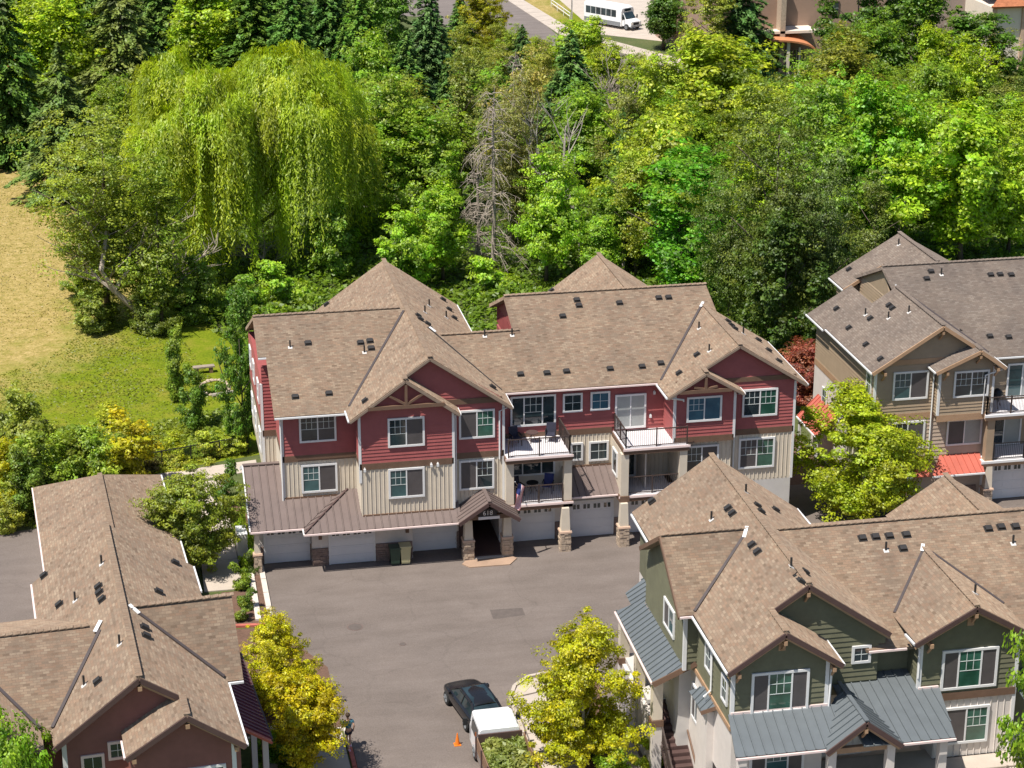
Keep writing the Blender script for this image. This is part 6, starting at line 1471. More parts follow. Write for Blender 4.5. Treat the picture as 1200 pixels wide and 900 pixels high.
for px, yt, yb, w, c, lb in (
    (262, 543, 592, 34, (0.035, 0.075, 0.014), 'dark round bush beside the brown metal canopy'), (288, 592, 640, 20, (0.14, 0.21, 0.02), 'light green low bush at the corner of the brown canopy'),
    (290, 630, 668, 22, (0.12, 0.19, 0.02), 'light green low bush in the narrow bed by the kerb'), (284, 660, 690, 24, (0.09, 0.14, 0.02), 'low bush at the lower end of the narrow bed'), (298, 645, 672, 16, (0.05, 0.08, 0.03), 'small dark bush against the stone corner pillar'), (287, 688, 712, 24, (0.05, 0.09, 0.02), 'dark green bush between the two pale kerbs'), (280, 705, 728, 22, (0.08, 0.12, 0.02), 'green bush above the red kerb'),
    (318, 850, 890, 46, (0.07, 0.14, 0.02), 'green shrub with white flowers under the left maple'), (345, 872, 905, 34, (0.05, 0.10, 0.016), 'dark shrub under the lower yellow maple'),
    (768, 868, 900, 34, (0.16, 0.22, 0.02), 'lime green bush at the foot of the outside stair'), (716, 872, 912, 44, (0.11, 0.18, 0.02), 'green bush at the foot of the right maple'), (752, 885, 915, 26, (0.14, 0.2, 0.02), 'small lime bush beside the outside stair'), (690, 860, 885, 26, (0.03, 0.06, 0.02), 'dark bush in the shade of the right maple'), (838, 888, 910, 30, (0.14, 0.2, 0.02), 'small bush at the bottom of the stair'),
    (205, 572, 592, 12, (0.06, 0.06, 0.03), 'tiny brown bush beside the garage wing'), (238, 566, 584, 16, (0.12, 0.18, 0.03), 'small bush beside the sidewalk corner')):
    ptree('shrub', 'shrub', px, yt, yb, w, c, lb, 'shrub')
# ground cover: low leaves over the floor of the wood and the weedy slope
def cover(name, poly, n, size, color, hmax, seed, label, cat):
    rnd = np.random.default_rng(seed); P2 = np.array(poly); lo, hi = P2.min(0), P2.max(0)
    Q = rnd.uniform(lo, hi, (n*2, 2)); x, y = Q[:, 0], Q[:, 1]; ins = np.zeros(len(Q), bool)
    for i in range(len(P2)):
        (x0, y0), (x1, y1) = P2[i], P2[i-1]
        cr = ((y0 > y) != (y1 > y)) & (x < (x1-x0)*(y-y0)/(y1-y0+1e-9)+x0); ins ^= cr
    Q = Q[ins][:n]; n = len(Q)
    mound = 0.5+0.25*(np.sin(Q[:, 0]*0.9+seed)+np.sin(Q[:, 1]*0.7+2*seed))*0.9+0.25*np.sin(Q[:, 0]*2.1)*np.sin(Q[:, 1]*1.7)
    P = np.column_stack([Q, np.clip(mound, 0.05, 1.2)*hmax*rnd.uniform(0.2, 1, n)])
    hue = np.clip(0.5+0.35*np.sin(Q[:, 0]*0.6)*np.sin(Q[:, 1]*0.5)+rnd.normal(size=n)*0.15, 0, 1)
    me = leaf_mesh(name, P, np.array([0, 0, 1.0])+rnd.normal(size=(n, 3))*0.55, size, hue, np.clip(rnd.normal(size=n)*0.2+0.45, 0, 1), rnd)
    o = link(name, me, None, kind='stuff'); o.color = (*color, 1); tag(o, label, cat)
    return o
cover('undergrowth', [(-9, 60), (-3, 38), (-2.8, 20), (6, 19.5), (40, 21), (60, 20), (75, 60), (80, 115), (52, 125), (38, 140), (0, 130), (-12, 110)], 230000, 0.34, (0.17, 0.26, 0.02), 1.5, 4, 'low green undergrowth covering the floor of the wood behind the buildings', 'undergrowth')
cover('tall_grass', [(-20, 13.2), (-9, 16.2), (-3.4, 17.6), (-3.0, 26), (-8, 24), (-13, 23), (-20, 27), (-26, 20)], 32000, 0.22, (0.26, 0.33, 0.03), 0.9, 6, 'tall weedy grass between the lawn and the sidewalk', 'grass')
cover('bed_plants', [(-4.95, 8), (-4.3, 8), (-4.25, 0.5), (-4.75, -2.5), (-5.0, -2.5)], 1500, 0.2, (0.2, 0.28, 0.03), 0.5, 8, 'low bright green ground cover in the narrow bed', 'ground cover')

cover('lawn_tufts', [(-30, 18), (-9, 22), (-4, 28), (-7, 44), (-11, 52), (-16, 38), (-24, 32)], 14000, 0.14, (0.24, 0.26, 0.03), 0.10, 12, 'short uneven tufts of grass on the park lawn', 'grass')

cover('dry_tufts', [(-45, 45), (-24, 36), (-15, 44), (-12, 58), (-13, 92), (-45, 92)], 26000, 0.13, (0.40, 0.32, 0.12), 0.07, 15, 'short dry straw tufts on the field beyond the lawn', 'dry grass')
# ================================================================== vehicles
def loft(rings, mb=None, cap=True):
    mb = mb or MB(); n0 = len(mb.v); k = len(rings[0])
    for r in rings: mb.v += [tuple(p) for p in r]
    for i in range(len(rings)-1):
        for j in range(k):
            a = n0+i*k+j; b = n0+i*k+(j+1) % k
            mb.f.append((a, b, b+k, a+k))
    if cap:
        mb.f.append(tuple(n0+j for j in reversed(range(k)))); mb.f.append(tuple(n0+(len(rings)-1)*k+j for j in range(k)))
    return mb
def wheel(parent, x, y, r=0.33, w=0.22):
    t = link('tyre', MB().tube([(-w/2, 0, 0), (-w*0.3, 0, 0), (w*0.3, 0, 0), (w/2, 0, 0)], [r*0.9, r, r, r*0.9], 18).mesh('tyre', mat='rubber'), None)
    t.name = 'wheel'; t.parent = parent; t.location = (x, y, r)
    rim = MB().tube([(-w/2-0.01, 0, 0), (w/2+0.01, 0, 0)], r*0.62, 12)
    for s in (-1, 1):
        for i in range(5):
            a = i*1.2566; rim.bar((s*(w/2+0.015), 0, 0), (s*(w/2+0.015), r*0.56*math.cos(a), r*0.56*math.sin(a)), 0.05, 0.02)
    link('rim', rim.mesh('rim', mat='bus_stripe'), t)
car = thing('parked_car', 'black hatchback car parked in front of the white truck', 'car', (4.88, -18.1, 0.012), math.atan2(0.17, 0.985))
def sec(y, wb, wm, wt, z0, zm, zt): return [(-wb, y, z0), (wb, y, z0), (wm, y, (z0+zm)/2), (wm, y, zm), (wt, y, zt), (-wt, y, zt), (-wm, y, zm), (-wm, y, (z0+zm)/2)]
body = loft([sec(-2.22, 0.70, 0.76, 0.66, 0.36, 0.72, 0.86), sec(-2.05, 0.80, 0.88, 0.78, 0.24, 0.80, 0.97), sec(-1.3, 0.84, 0.92, 0.82, 0.20, 0.86, 1.00), sec(0.0, 0.84, 0.91, 0.82, 0.19, 0.84, 0.96), sec(1.1, 0.84, 0.92, 0.80, 0.20, 0.82, 0.93), sec(1.9, 0.78, 0.86, 0.70, 0.24, 0.70, 0.80), sec(2.22, 0.66, 0.72, 0.58, 0.32, 0.58, 0.66)])
def rounded(o, lv=2, sc=1.04):
    for p_ in o.data.polygons: p_.use_smooth = True
    md = o.modifiers.new('round', 'SUBSURF'); md.levels = lv; md.render_levels = lv
    o.scale = (sc, sc, sc)
    return o
rounded(body.build('body', 'car_black', car, local=True))
gh = loft([[(-0.74, -2.02, 0.95), (0.74, -2.02, 0.95), (0.72, -1.98, 0.98), (-0.72, -1.98, 0.98)], [(-0.80, -1.6, 0.96), (0.80, -1.6, 0.96), (0.60, -1.45, 1.33), (-0.60, -1.45, 1.33)], [(-0.80, -0.9, 0.95), (0.80, -0.9, 0.95), (0.58, -0.9, 1.45), (-0.58, -0.9, 1.45)], [(-0.80, 0.2, 0.94), (0.80, 0.2, 0.94), (0.58, 0.15, 1.45), (-0.58, 0.15, 1.45)], [(-0.78, 1.15, 0.92), (0.78, 1.15, 0.92), (0.72, 1.12, 0.94), (-0.72, 1.12, 0.94)]])
gh.build('window_glass', 'glass_dark', car, smooth=False, local=True)
rp = MB(); RX = [-0.66, -0.58, -0.35, 0, 0.35, 0.58, 0.66]; RY = [-1.52, -1.3, -0.8, -0.3, 0.1, 0.32]
rings = []
for y in RY:
    zc = 1.50-0.11*((y+0.5)/1.0)**2; wd = 1.0-0.05*((y+0.5)/1.0)**2
    up_ = [(x*wd, y, zc-0.10*(x/0.62)**2) for x in RX]
    rings.append(up_+[(x, yy, z-0.05) for x, yy, z in reversed(up_)])
loft(rings, rp).build('roof_panel', 'car_black', car, smooth=True, local=True)
pil = MB()
for s in (-1, 1):
    pil.bar((s*0.6, 0.2, 1.44), (s*0.77, 1.14, 0.93), 0.06).bar((s*0.6, -1.35, 1.42), (s*0.76, -2.0, 0.96), 0.1).bar((s*0.595, -0.45, 1.45), (s*0.81, -0.42, 0.94), 0.06).bar((s*0.6, -1.3, 1.44), (s*0.6, 0.2, 1.46), 0.06)
pil.build('window_pillar', 'car_black', car, local=True, kind='stuff')
for x in (-0.86, 0.86):
    for y in (-1.36, 1.38): wheel(car, x, y, 0.35)
    s = 1 if x > 0 else -1
    MB().box(min(s*0.9, s*1.04), max(s*0.9, s*1.04), 0.72, 0.92, 0.9, 1.03).build('mirror', 'car_black', car, local=True)
    MB().box(s*0.62-0.13, s*0.62+0.13, -2.2, -2.08, 0.74, 0.88).build('tail_lamp', 'lamp_red', car, local=True)
    MB().box(s*0.55-0.12, s*0.55+0.12, 2.06, 2.18, 0.56, 0.66).build('headlight', 'lamp_clear', car, local=True)
    MB().box(min(s*0.915, s*0.935), max(s*0.915, s*0.935), -0.3, -0.12, 0.76, 0.8).build('door_handle', 'car_black', car, local=True)
MB().box(-0.26, 0.26, -2.25, -2.2, 0.56, 0.67).build('number_plate', 'car_white', car, local=True)
tr = thing('dump_truck', 'white truck with brown wooden load bed full of garden cuttings', 'truck', (5.15, -25.0, 0.012), math.atan2(0.02, 1.0))
def csec(y, w0, w1, z0, z1, z2): return [(-w0, y, z0), (w0, y, z0), (w0, y, z1), (w1, y, z2-0.06), (w1-0.08, y, z2), (-w1+0.08, y, z2), (-w1, y, z2-0.06), (-w0, y, z1)]
loft([csec(1.55, 0.95, 0.90, 0.55, 1.3, 2.18), csec(1.7, 0.97, 0.92, 0.5, 1.3, 2.22), csec(3.2, 0.97, 0.92, 0.5, 1.3, 2.22), csec(3.55, 0.96, 0.88, 0.5, 1.3, 2.12), csec(3.8, 0.95, 0.90, 0.5, 1.25, 1.3)]).build('cab', 'car_white', tr, local=True)
for s in (-1, 1):
    MB().prism([(s*0.965, 1.9, 1.36), (s*0.965, 3.3, 1.36), (s*0.925, 3.15, 2.0), (s*0.925, 1.9, 2.0)], (s*0.015, 0, 0)).build('side_window', 'glass_dark', tr, local=True)
    MB().bar((s*0.98, 3.35, 1.7), (s*1.22, 3.4, 1.72), 0.04).box(min(s*1.15, s*1.34), max(s*1.15, s*1.34), 3.33, 3.43, 1.5, 1.85).build('mirror', 'rubber', tr, local=True)
    for y in (2.75, -0.9): wheel(tr, s*0.84, y, 0.4, 0.26)
    MB().box(min(s*1.05, s*1.12), max(s*1.05, s*1.12), -2.75, 1.35, 0.95, 1.28).build('bed_rail', 'chrome', tr, local=True)
    for i in range(5):
        MB().box(min(s*1.06, s*1.11), max(s*1.06, s*1.11), -2.75, 1.4, 1.0+0.19*i, 1.175+0.19*i).build('side_board', 'wood_brown', tr, local=True) if i else None
    for y in (-2.7, -1.3, 0.1, 1.35): MB().box(min(s*1.11, s*1.17), max(s*1.11, s*1.17), y-0.05, y+0.05, 0.9, 2.0).build('stake', 'dark_trim', tr, local=True)
MB().box(-1.02, 1.02, 1.42, 1.5, 0.95, 2.02).build('head_board', 'dark_trim', tr, local=True); MB().box(-1.1, 1.1, -2.8, 1.5, 0.86, 0.95).build('bed_floor', 'wood_brown', tr, local=True)
MB().box(-1.02, 1.02, -2.85, -2.78, 0.95, 1.7).build('tail_board', 'wood_brown', tr, local=True); MB().box(-0.4, 0.4, -2.8, 3.6, 0.5, 0.85).build('chassis', 'rubber', tr, local=True)
MB().prism([(-0.84, 3.83, 1.34), (0.84, 3.83, 1.34), (0.8, 3.6, 2.05), (-0.8, 3.6, 2.05)], (0, 0.03, 0.01)).build('windscreen', 'glass_dark', tr, local=True)
rn = np.random.default_rng(5); n = 2600
Q = rn.uniform([-0.98, -1.55], [0.98, 1.38], (n, 2)); zz = 1.62+0.4*np.cos(Q[:, 0]*1.2)*np.cos((Q[:, 1]-0.1)*0.9)+0.12*np.sin(Q[:, 0]*5+Q[:, 1]*3)-rn.uniform(0, 0.35, n)
lo = leaf_mesh('garden_cuttings', np.column_stack([Q[:, 0]+5.15, Q[:, 1]-25.0, zz]), rn.normal(size=(n, 3))*0.7+np.array([0, 0, 0.8]), 0.2, np.clip(0.5+0.4*np.sin(Q[:, 0]*3)*np.sin(Q[:, 1]*2)+rn.normal(size=n)*0.2, 0, 1), rn.uniform(0.2, 0.95, n), rn)
o = link('garden_cuttings', lo, None, kind='stuff'); o.color = (0.26, 0.29, 0.07, 1); tag(o, 'heap of cut leaves and branches in the truck bed', 'garden cuttings')
bk = thing('bucket', 'yellow bucket lying in the truck bed behind the cuttings', 'bucket', (5.35, -26.75, 0.97))
MB().tube([(0, 0, 0), (0, 0, 0.42)], [0.2, 0.25], 16).build('tub', 'yellow_plastic', bk, local=True); MB().tube([(0, 0, 0.40), (0, 0, 0.45)], 0.28, 16).build('lid', 'yellow_plastic', bk, local=True)
p = gz(536, 873); cn = thing('traffic_cone', 'orange traffic cone on the asphalt left of the white truck', 'traffic cone', (p.x, p.y, 0.012)); cn.scale = (0.8, 0.8, 0.85)
MB().box(-0.2, 0.2, -0.2, 0.2, 0, 0.04).build('base', 'orange_plastic', cn, local=True); MB().tube([(0, 0, 0.04), (0, 0, 0.72)], [0.15, 0.03], 12).build('cone', 'orange_plastic', cn, local=True)
# shuttle bus
q0 = gz(700, 31); q1 = gz(746, 37); dv = (q1-q0); hd = math.atan2(-0.78, 0.62)
bus = thing('shuttle_bus', 'white shuttle bus with dark windows parked on the far street', 'bus', (54.3, 157.6, 0.02), math.atan2(-0.56, -0.83))
# local +y is forward
bus.rotation_euler = (0, 0, math.atan2(-(56.6-51.6), (153.6-161.4)))
def bsec(y, w, z0, z1): return [(-w, y, z0), (w, y, z0), (w, y, z1-0.35), (w-0.12, y, z1-0.08), (w-0.35, y, z1), (-w+0.35, y, z1), (-w+0.12, y, z1-0.08), (-w, y, z1-0.35)]
loft([bsec(-4.2, 1.16, 0.5, 2.85), bsec(-4.1, 1.2, 0.42, 2.92), bsec(2.0, 1.2, 0.42, 2.92), bsec(2.55, 1.15, 0.42, 2.7)]).build('body', 'car_white', bus, local=True)
loft([[(-0.98, 2.5, 0.5), (0.98, 2.5, 0.5), (0.98, 2.5, 1.3), (0.85, 2.55, 2.1), (-0.85, 2.55, 2.1), (-0.98, 2.5, 1.3)], [(-0.98, 3.0, 0.5), (0.98, 3.0, 0.5), (0.98, 3.0, 1.28), (0.9, 3.1, 1.36), (-0.9, 3.1, 1.36), (-0.98, 3.0, 1.28)], [(-0.95, 4.1, 0.5), (0.95, 4.1, 0.5), (0.95, 4.1, 1.05), (0.8, 4.05, 1.15), (-0.8, 4.05, 1.15), (-0.95, 4.1, 1.05)]]).build('bonnet', 'car_white', bus, local=True)
MB().prism([(-0.84, 3.09, 1.40), (0.84, 3.09, 1.40), (0.78, 2.6, 2.1), (-0.78, 2.6, 2.1)], (0, 0.05, 0.04)).build('windscreen', 'glass_dark', bus, local=True)
MB().box(-0.6, 0.6, 2.54, 2.6, 2.3, 2.58).build('destination_sign', 'glass_dark', bus, local=True)
for s in (-1, 1):
    for i in range(6):
        MB().box(min(s*1.195, s*1.215), max(s*1.195, s*1.215), -3.8+i*0.92, -2.96+i*0.92, 1.5, 2.4).build('window', 'glass_dark', bus, local=True)
    MB().box(min(s*1.195, s*1.21), max(s*1.195, s*1.21), -4.1, 2.4, 0.45, 0.95).build('lower_panel', 'bus_stripe', bus, local=True)
    MB().prism([(s*0.985, 2.55, 1.36), (s*0.985, 3.05, 1.36), (s*0.90, 2.7, 1.95), (s*0.93, 2.55, 1.95)], (s*0.02, 0, 0)).build('window', 'glass_dark', bus, local=True)
    for y in (3.35, -2.2): wheel(bus, s*0.98, y, 0.4, 0.26)
    MB().bar((s*1.0, 2.9, 1.4), (s*1.3, 3.0, 1.5), 0.04).box(min(s*1.25, s*1.4), max(s*1.25, s*1.4), 2.95, 3.05, 1.3, 1.75).build('mirror', 'rubber', bus, local=True)
    MB().box(s*0.68-0.14, s*0.68+0.14, 4.08, 4.13, 0.82, 1.0).build('headlight', 'lamp_clear', bus, local=True)
MB().box(-0.5, 0.5, 4.08, 4.14, 0.7, 1.0).build('grille', 'rubber', bus, local=True); MB().box(-1.0, 1.0, 4.05, 4.22, 0.42, 0.62).build('bumper', 'bus_stripe', bus, local=True)
# ================================================================== far buildings
SB = thing('school_building', 'brown building with curved orange entrance canopy at the top right', 'building', (70, 130, 0))
wall(SB, 66.2, 79.5, 126.0, 150, 0, 16, 'school_brown'); wall(SB, 58, 66.2, 124.5, 150, 0, 12.5, 'school_brown')
MB().box(65.6, 66.2, 122.9, 126, 0, 10).build('pier', 'stone_light', SB)
window(SB, '-y', (72.3, 125.97, 6.3), 1.4, 1.6, 'single', ('glass_dark',), 'dark_trim'); window(SB, '-y', (60, 124.47, 6), 3.2, 2.2, 'trip', ('glass_dark',), 'dark_trim'); window(SB, '-y', (72.0, 125.97, 1.0), 2.2, 1.8, 'slide', ('glass_dark',), 'dark_trim')
cpm = MB()
for i in range(10):
    a0, a1 = math.pi*0.5*i/10, math.pi*0.5*(i+1)/10
    cpm.slab([(64.0+5.6*math.sin(a0), 121.4, 3.0+1.5*math.cos(a0)), (64.0+5.6*math.sin(a1), 121.4, 3.0+1.5*math.cos(a1)), (64.0+5.6*math.sin(a1), 126, 3.4+1.5*math.cos(a1)), (64.0+5.6*math.sin(a0), 126, 3.4+1.5*math.cos(a0))], 0.2)
cpm.build('entrance_canopy', 'terracotta', SB)
MB().box(62, 70, 122.9, 126, 4.9, 5.2).build('canopy_roof', 'school_cream', SB)
MB().bar((66.3, 121.9, 0), (66.3, 121.9, 4.2), 0.35).bar((69.4, 121.9, 0), (69.4, 121.9, 2.9), 0.35).bar((67.8, 122.2, 0), (67.8, 122.2, 3.4), 0.2).build('canopy_column', 'school_cream', SB, kind='stuff')
for x in (66.6, 68.0): MB().box(x, x+1.2, 124.6, 124.75, 0, 2.6).build('entry_door', 'glass_dark', SB)
MB().box(58, 69.8, 121.6, 126, 0.02, 0.1).build('entry_paving', 'concrete', SB)
HB = thing('hall_building', 'cream and grey building with terracotta roof in the top right corner', 'building', (92, 130, 0))
wall(HB, 79.6, 90.2, 128, 150, 0, 17, 'school_grey'); wall(HB, 90.2, 108, 120.0, 140, 0, 7.6, 'school_cream')
for x in (90.45, 94.0, 98.2): MB().box(x-0.2, x+0.2, 119.75, 120.0, 0, 7.5).build('pilaster', 'stone_cap', HB)
MB().box(90.0, 108, 119.3, 120.0, 7.6, 7.85).build('eave', 'terracotta', HB)
roof(HB, [(89.6, 119.0, 7.85), (110, 119.0, 7.85), (110, 122.0, 8.9), (92, 122.0, 8.9)], 'shingle_terracotta', 0.15)
roof(HB, [(90.25, 122.0, 8.7), (110, 122.0, 8.7), (110, 140, 14), (90.25, 140, 14)], 'shingle_dark_red', 0.15)
MB().tube([(92.4, 121.2, 8.4), (92.4, 121.2, 9.4)], 0.22, 10).tube([(92.4, 121.2, 9.4), (92.4, 121.2, 9.65)], 0.32, 10).build('roof_cowl', 'school_cream', HB)
PB = thing('house', 'pale house with orange roof half hidden by trees at the left edge', 'house', (-14, 176, 0))
pc = gz(32, 112); wall(PB, pc.x-2.5, pc.x+2.5, pc.y, pc.y+6, 0, 2.6, 'school_cream'); roof(PB, [(pc.x-3, pc.y-0.5, 2.6), (pc.x+3, pc.y-0.5, 2.6), (pc.x+3, pc.y+3, 4.2), (pc.x-3, pc.y+3, 4.2)], 'shingle_terracotta', 0.15); window(PB, '-y', (pc.x-0.6, pc.y-0.03, 0.8), 1.4, 1.2, 'single', ('glass_dark',))
# ================================================================== things round the red building
def bin_(name, px, py, mat, label, h):
    p = gz(px, py); o = thing(name, label, 'bin', (p.x, p.y, 0.012))
    MB().frustum(0, 0, 0.06, h, 0.23, 0.29).build('body', mat, o, local=True); MB().box(-0.32, 0.32, -0.34, 0.32, h, h+0.09).build('lid', mat, o, local=True)
    for s in (-1, 1): MB().tube([(s*0.2, 0.22, 0.1), (s*0.27, 0.22, 0.1)], 0.1, 8).build('wheel', 'rubber', o, local=True)
bin_('wheeled_bin', 463, 661, 'green_bin', 'dark green wheeled bin standing by the stone wall', 1.0); bin_('wheeled_bin', 475, 660, 'olive_bin', 'olive yellow wheeled bin standing right of the dark green one', 1.05)
fl = thing('flag', 'striped flag with blue canton hanging from the lower balcony column', 'flag', (10.25, -0.55, 4.3))
fm = bpy.data.meshes.new('cloth'); vs = []; fs = []; mi = []
nu, nv = 12, 13
for i in range(nu+1):
    for j in range(nv+1):
        u, v = i/nu, j/nv
        # hangs down from the slanting pole, gathered
        x = 0.05-0.22*u+0.42*v*(1-0.2*u); y = -0.95+0.35*v*(1-0.6*u)+0.08*math.sin(u*7+v*5); z = 0.42-0.35*v*(1-u*0.4)-1.5*u
        vs.append((x, y, z))
for i in range(nu):
    for j in range(nv):
        a = i*(nv+1)+j; fs.append((a, a+1, a+nv+2, a+nv+1)); mi.append(2 if (i < 5 and j < 7) else j % 2)
fm.from_pydata(vs, [], fs)
for mname in ('red_cloth', 'white_cloth', 'blue_cloth'): fm.materials.append(MATS[mname])
fm.polygons.foreach_set('material_index', mi)
link('cloth', fm, fl)
MB().tube([(0.25, 0.1, -0.2), (-0.1, -0.85, 0.45)], 0.025, 6).build('pole', 'wood_grey', fl, local=True); MB().ball((-0.11, -0.88, 0.47), 0.04).build('finial', 'chrome', fl, local=True)
def chair(name, x, y, z, rz, mat, label, group=None):
    o = thing(name, label, 'chair', (x, y, z), rz, group)
    MB().box(-0.27, 0.27, -0.25, 0.25, 0.4, 0.46).build('seat', mat, o, local=True); MB().slab([(-0.27, 0.25, 0.45), (0.27, 0.25, 0.45), (0.27, 0.4, 1.0), (-0.27, 0.4, 1.0)], 0.04).build('backrest', mat, o, local=True)
    for sx in (-1, 1):
        MB().bar((sx*0.29, -0.25, 0.64), (sx*0.29, 0.3, 0.64), 0.05).build('armrest', 'black_metal', o, local=True)
        for sy in (-1, 1): MB().bar((sx*0.28, sy*0.24, 0), (sx*0.27, sy*0.23, 0.64), 0.035).build('leg', 'black_metal', o, local=True)
    return o
def table(x, y, z, label, mat='black_metal', r=0.35, h=0.6):
    o = thing('side_table', label, 'table', (x, y, z))
    MB().tube([(0, 0, h-0.04), (0, 0, h)], r, 14).build('table_top', mat, o, local=True)
    for i in range(3): a = i*2.09; MB().bar((0, 0, h-0.05), (r*0.8*math.cos(a), r*0.8*math.sin(a), 0), 0.03).build('leg', mat, o, local=True)
chair('patio_chair', 10.7, 1.3, 5.84, 0.2, 'cloth_dark', 'black chair left of the table on the upper balcony of the red building'); table(11.7, 1.6, 5.84, 'small dark table between the chairs on the upper balcony', 'dark_trim'); chair('patio_chair', 12.75, 1.5, 5.84, -0.3, 'cloth_dark', 'black chair right of the table on the upper balcony of the red building')
chair('patio_chair', 10.75, 0.9, 2.95, 0.3, 'cloth_dark', 'dark chair at the left of the lower balcony behind the flag'); table(11.65, 1.2, 2.95, 'small black table on the lower balcony', 'black_metal'); chair('patio_chair', 12.5, 1.0, 2.95, -0.4, 'blue_cloth', 'dark blue chair right of the table on the lower balcony')
def grill(x, y, z, label, s=1.0):
    o = thing('kettle_grill', label, 'grill', (x, y, z))
    MB().ball((0, 0, 0.8*s), 0.34*s, sz=0.85).build('kettle', 'black_metal', o, local=True)
    for i in range(3): a = i*2.09+0.4; MB().bar((0, 0, 0.7*s), (0.35*math.cos(a)*s, 0.35*math.sin(a)*s, 0), 0.035).build('leg', 'black_metal', o, local=True)
    MB().tube([(-0.1, 0, 1.12*s), (0.1, 0, 1.12*s)], 0.025, 6).build('handle', 'black_metal', o, local=True)
grill(39.6, 1.8, 5.84, 'black covered grill on the upper balcony of the tan building', 1.05); grill(17.95, -33.3, 2.75, 'black kettle grill on the porch of the olive townhouse')
chair('patio_chair', 18.6, -33.2, 2.75, 0.3, 'cloth_dark', 'black chair on the porch of the olive townhouse')
so = thing('outdoor_sofa', 'pale outdoor sofa under the left porch of the olive townhouse', 'sofa', (15.2, -33.0, 2.75))
MB().box(-0.95, 0.95, -0.4, 0.4, 0.15, 0.45).build('seat', 'grey_board', so, local=True); MB().box(-0.95, 0.95, 0.3, 0.48, 0.45, 0.9).build('backrest', 'grey_board', so, local=True)
for s in (-1, 1): MB().box(s*1.02-0.08, s*1.02+0.08, -0.4, 0.45, 0.1, 0.65).build('armrest', 'wood_grey', so, local=True)
for x, y, z0, h, lb in ((-4.75, 1.6, 0.0, 1.7, 'white utility cabinet at the left corner of the brown canopy'), (-4.75, 2.6, 0.0, 1.5, 'white utility cabinet behind the first one beside the brown canopy')):
    o = thing('utility_cabinet', lb, 'utility box', (x, y, z0)); MB().box(-0.28, 0.28, -0.35, 0.35, 0, h).build('case', 'car_white', o, local=True); MB().box(-0.22, 0.22, -0.37, -0.35, 0.15, h-0.15).build('door', 'white_trim', o, local=True)
# satellite dish
o = thing('satellite_dish', 'pale satellite dish on a pole behind the large maple', 'satellite dish', (33.2, -1.0, 0))
MB().tube([(0, 0, 0), (0, 0, 3.2)], 0.04, 6).build('pole', 'chrome', o, local=True); MB().tube([(0, -0.16, 3.3), (0, -0.1, 3.28), (0, -0.02, 3.25)], [0.36, 0.3, 0.08], 14).build('dish', 'car_white', o, local=True)
# park: benches, stone ring, fence
def bench(px, py, rz, label):
    p = gz(px, py); o = thing('log_bench', label, 'bench', (p.x, p.y, 0), rz)
    MB().box(-0.75, 0.75, -0.24, 0.24, 0.42, 0.52).build('seat', 'wood_grey', o, local=True)
    for s in (-1, 1): MB().box(s*0.5-0.12, s*0.5+0.12, -0.2, 0.2, 0, 0.42).build('leg', 'wood_brown', o, local=True)
bench(205, 454, 1.2, 'grey wooden bench on the open lawn left of the young trees'); bench(239, 437, 0.1, 'dark wooden bench above the stone ring')
p = gz(252, 455); fr_ring = thing('stone_ring', 'ring of pale stones set in the grass near the red building', 'stone ring', (p.x, p.y, 0)); rr_ = random.Random(9)
for i in range(22):
    a = i*2*math.pi/22; s = rr_.uniform(0.13, 0.2); MB().ball((0.95*math.cos(a), 1.5*math.sin(a), 0.06), s, rr_.uniform(0.8, 1.4), rr_.uniform(0.8, 1.3), 0.7, 7, 4).build('stone', 'stone_light', fr_ring, local=True)
p = gz(261, 464); o = MB().tube([(p.x-0.7, p.y-0.1, 0.13), (p.x+0.75, p.y+0.35, 0.13)], [0.14, 0.12], 8).build('log', 'bark_pale', None); tag(o, 'pale log lying in the grass below the stone ring', 'log')
p = gz(268, 462); o = MB().tube([(p.x, p.y, 0), (p.x-0.25, p.y+0.2, 1.0), (p.x-0.6, p.y+0.3, 2.4)], [0.05, 0.045, 0.03], 6).build('leaning_pole', 'bark', None); tag(o, 'dark leaning pole beside the stone ring', 'pole')
fc = thing('fence', 'low black wire fence along the path at the end of the lawn', 'fence', (-6, 17, 0)); a, c = Vector((-10.5, 15.35, 0)), Vector((-3.3, 17.45, 0))
for i in range(5): q = a.lerp(c, i/4); MB().tube([q, q+Vector((0, 0, 1.25))], 0.045, 6).build('post', 'black_metal', fc)
wm = MB()
for i in range(48): q = a.lerp(c, i/48); e = a.lerp(c, (i+2)/49); wm.bar(q+Vector((0, 0, 0.1)), e+Vector((0, 0, 1.18)), 0.012); wm.bar(q+Vector((0, 0, 1.18)), e+Vector((0, 0, 0.1)), 0.012)
wm.build('wire_mesh', 'black_metal', fc, kind='stuff'); MB().tube([a+Vector((0, 0, 1.2)), c+Vector((0, 0, 1.2))], 0.035, 6).build('top_rail', 'black_metal', fc)
for i, (px, py) in enumerate(((203, 588), (212, 590))):
    pass
gt = thing('garden_gate', 'small dark gate beside the corner of the garage wing', 'gate', tuple(gz(204, 592)), 0.1)
for i in range(6): MB().box(-0.42+i*0.16, -0.34+i*0.16, -0.02, 0.02, 0.05, 1.15).build('picket', 'brown_rail', gt, local=True)
MB().box(-0.45, 0.5, -0.035, -0.02, 0.9, 1.0).build('rail', 'brown_rail', gt, local=True)
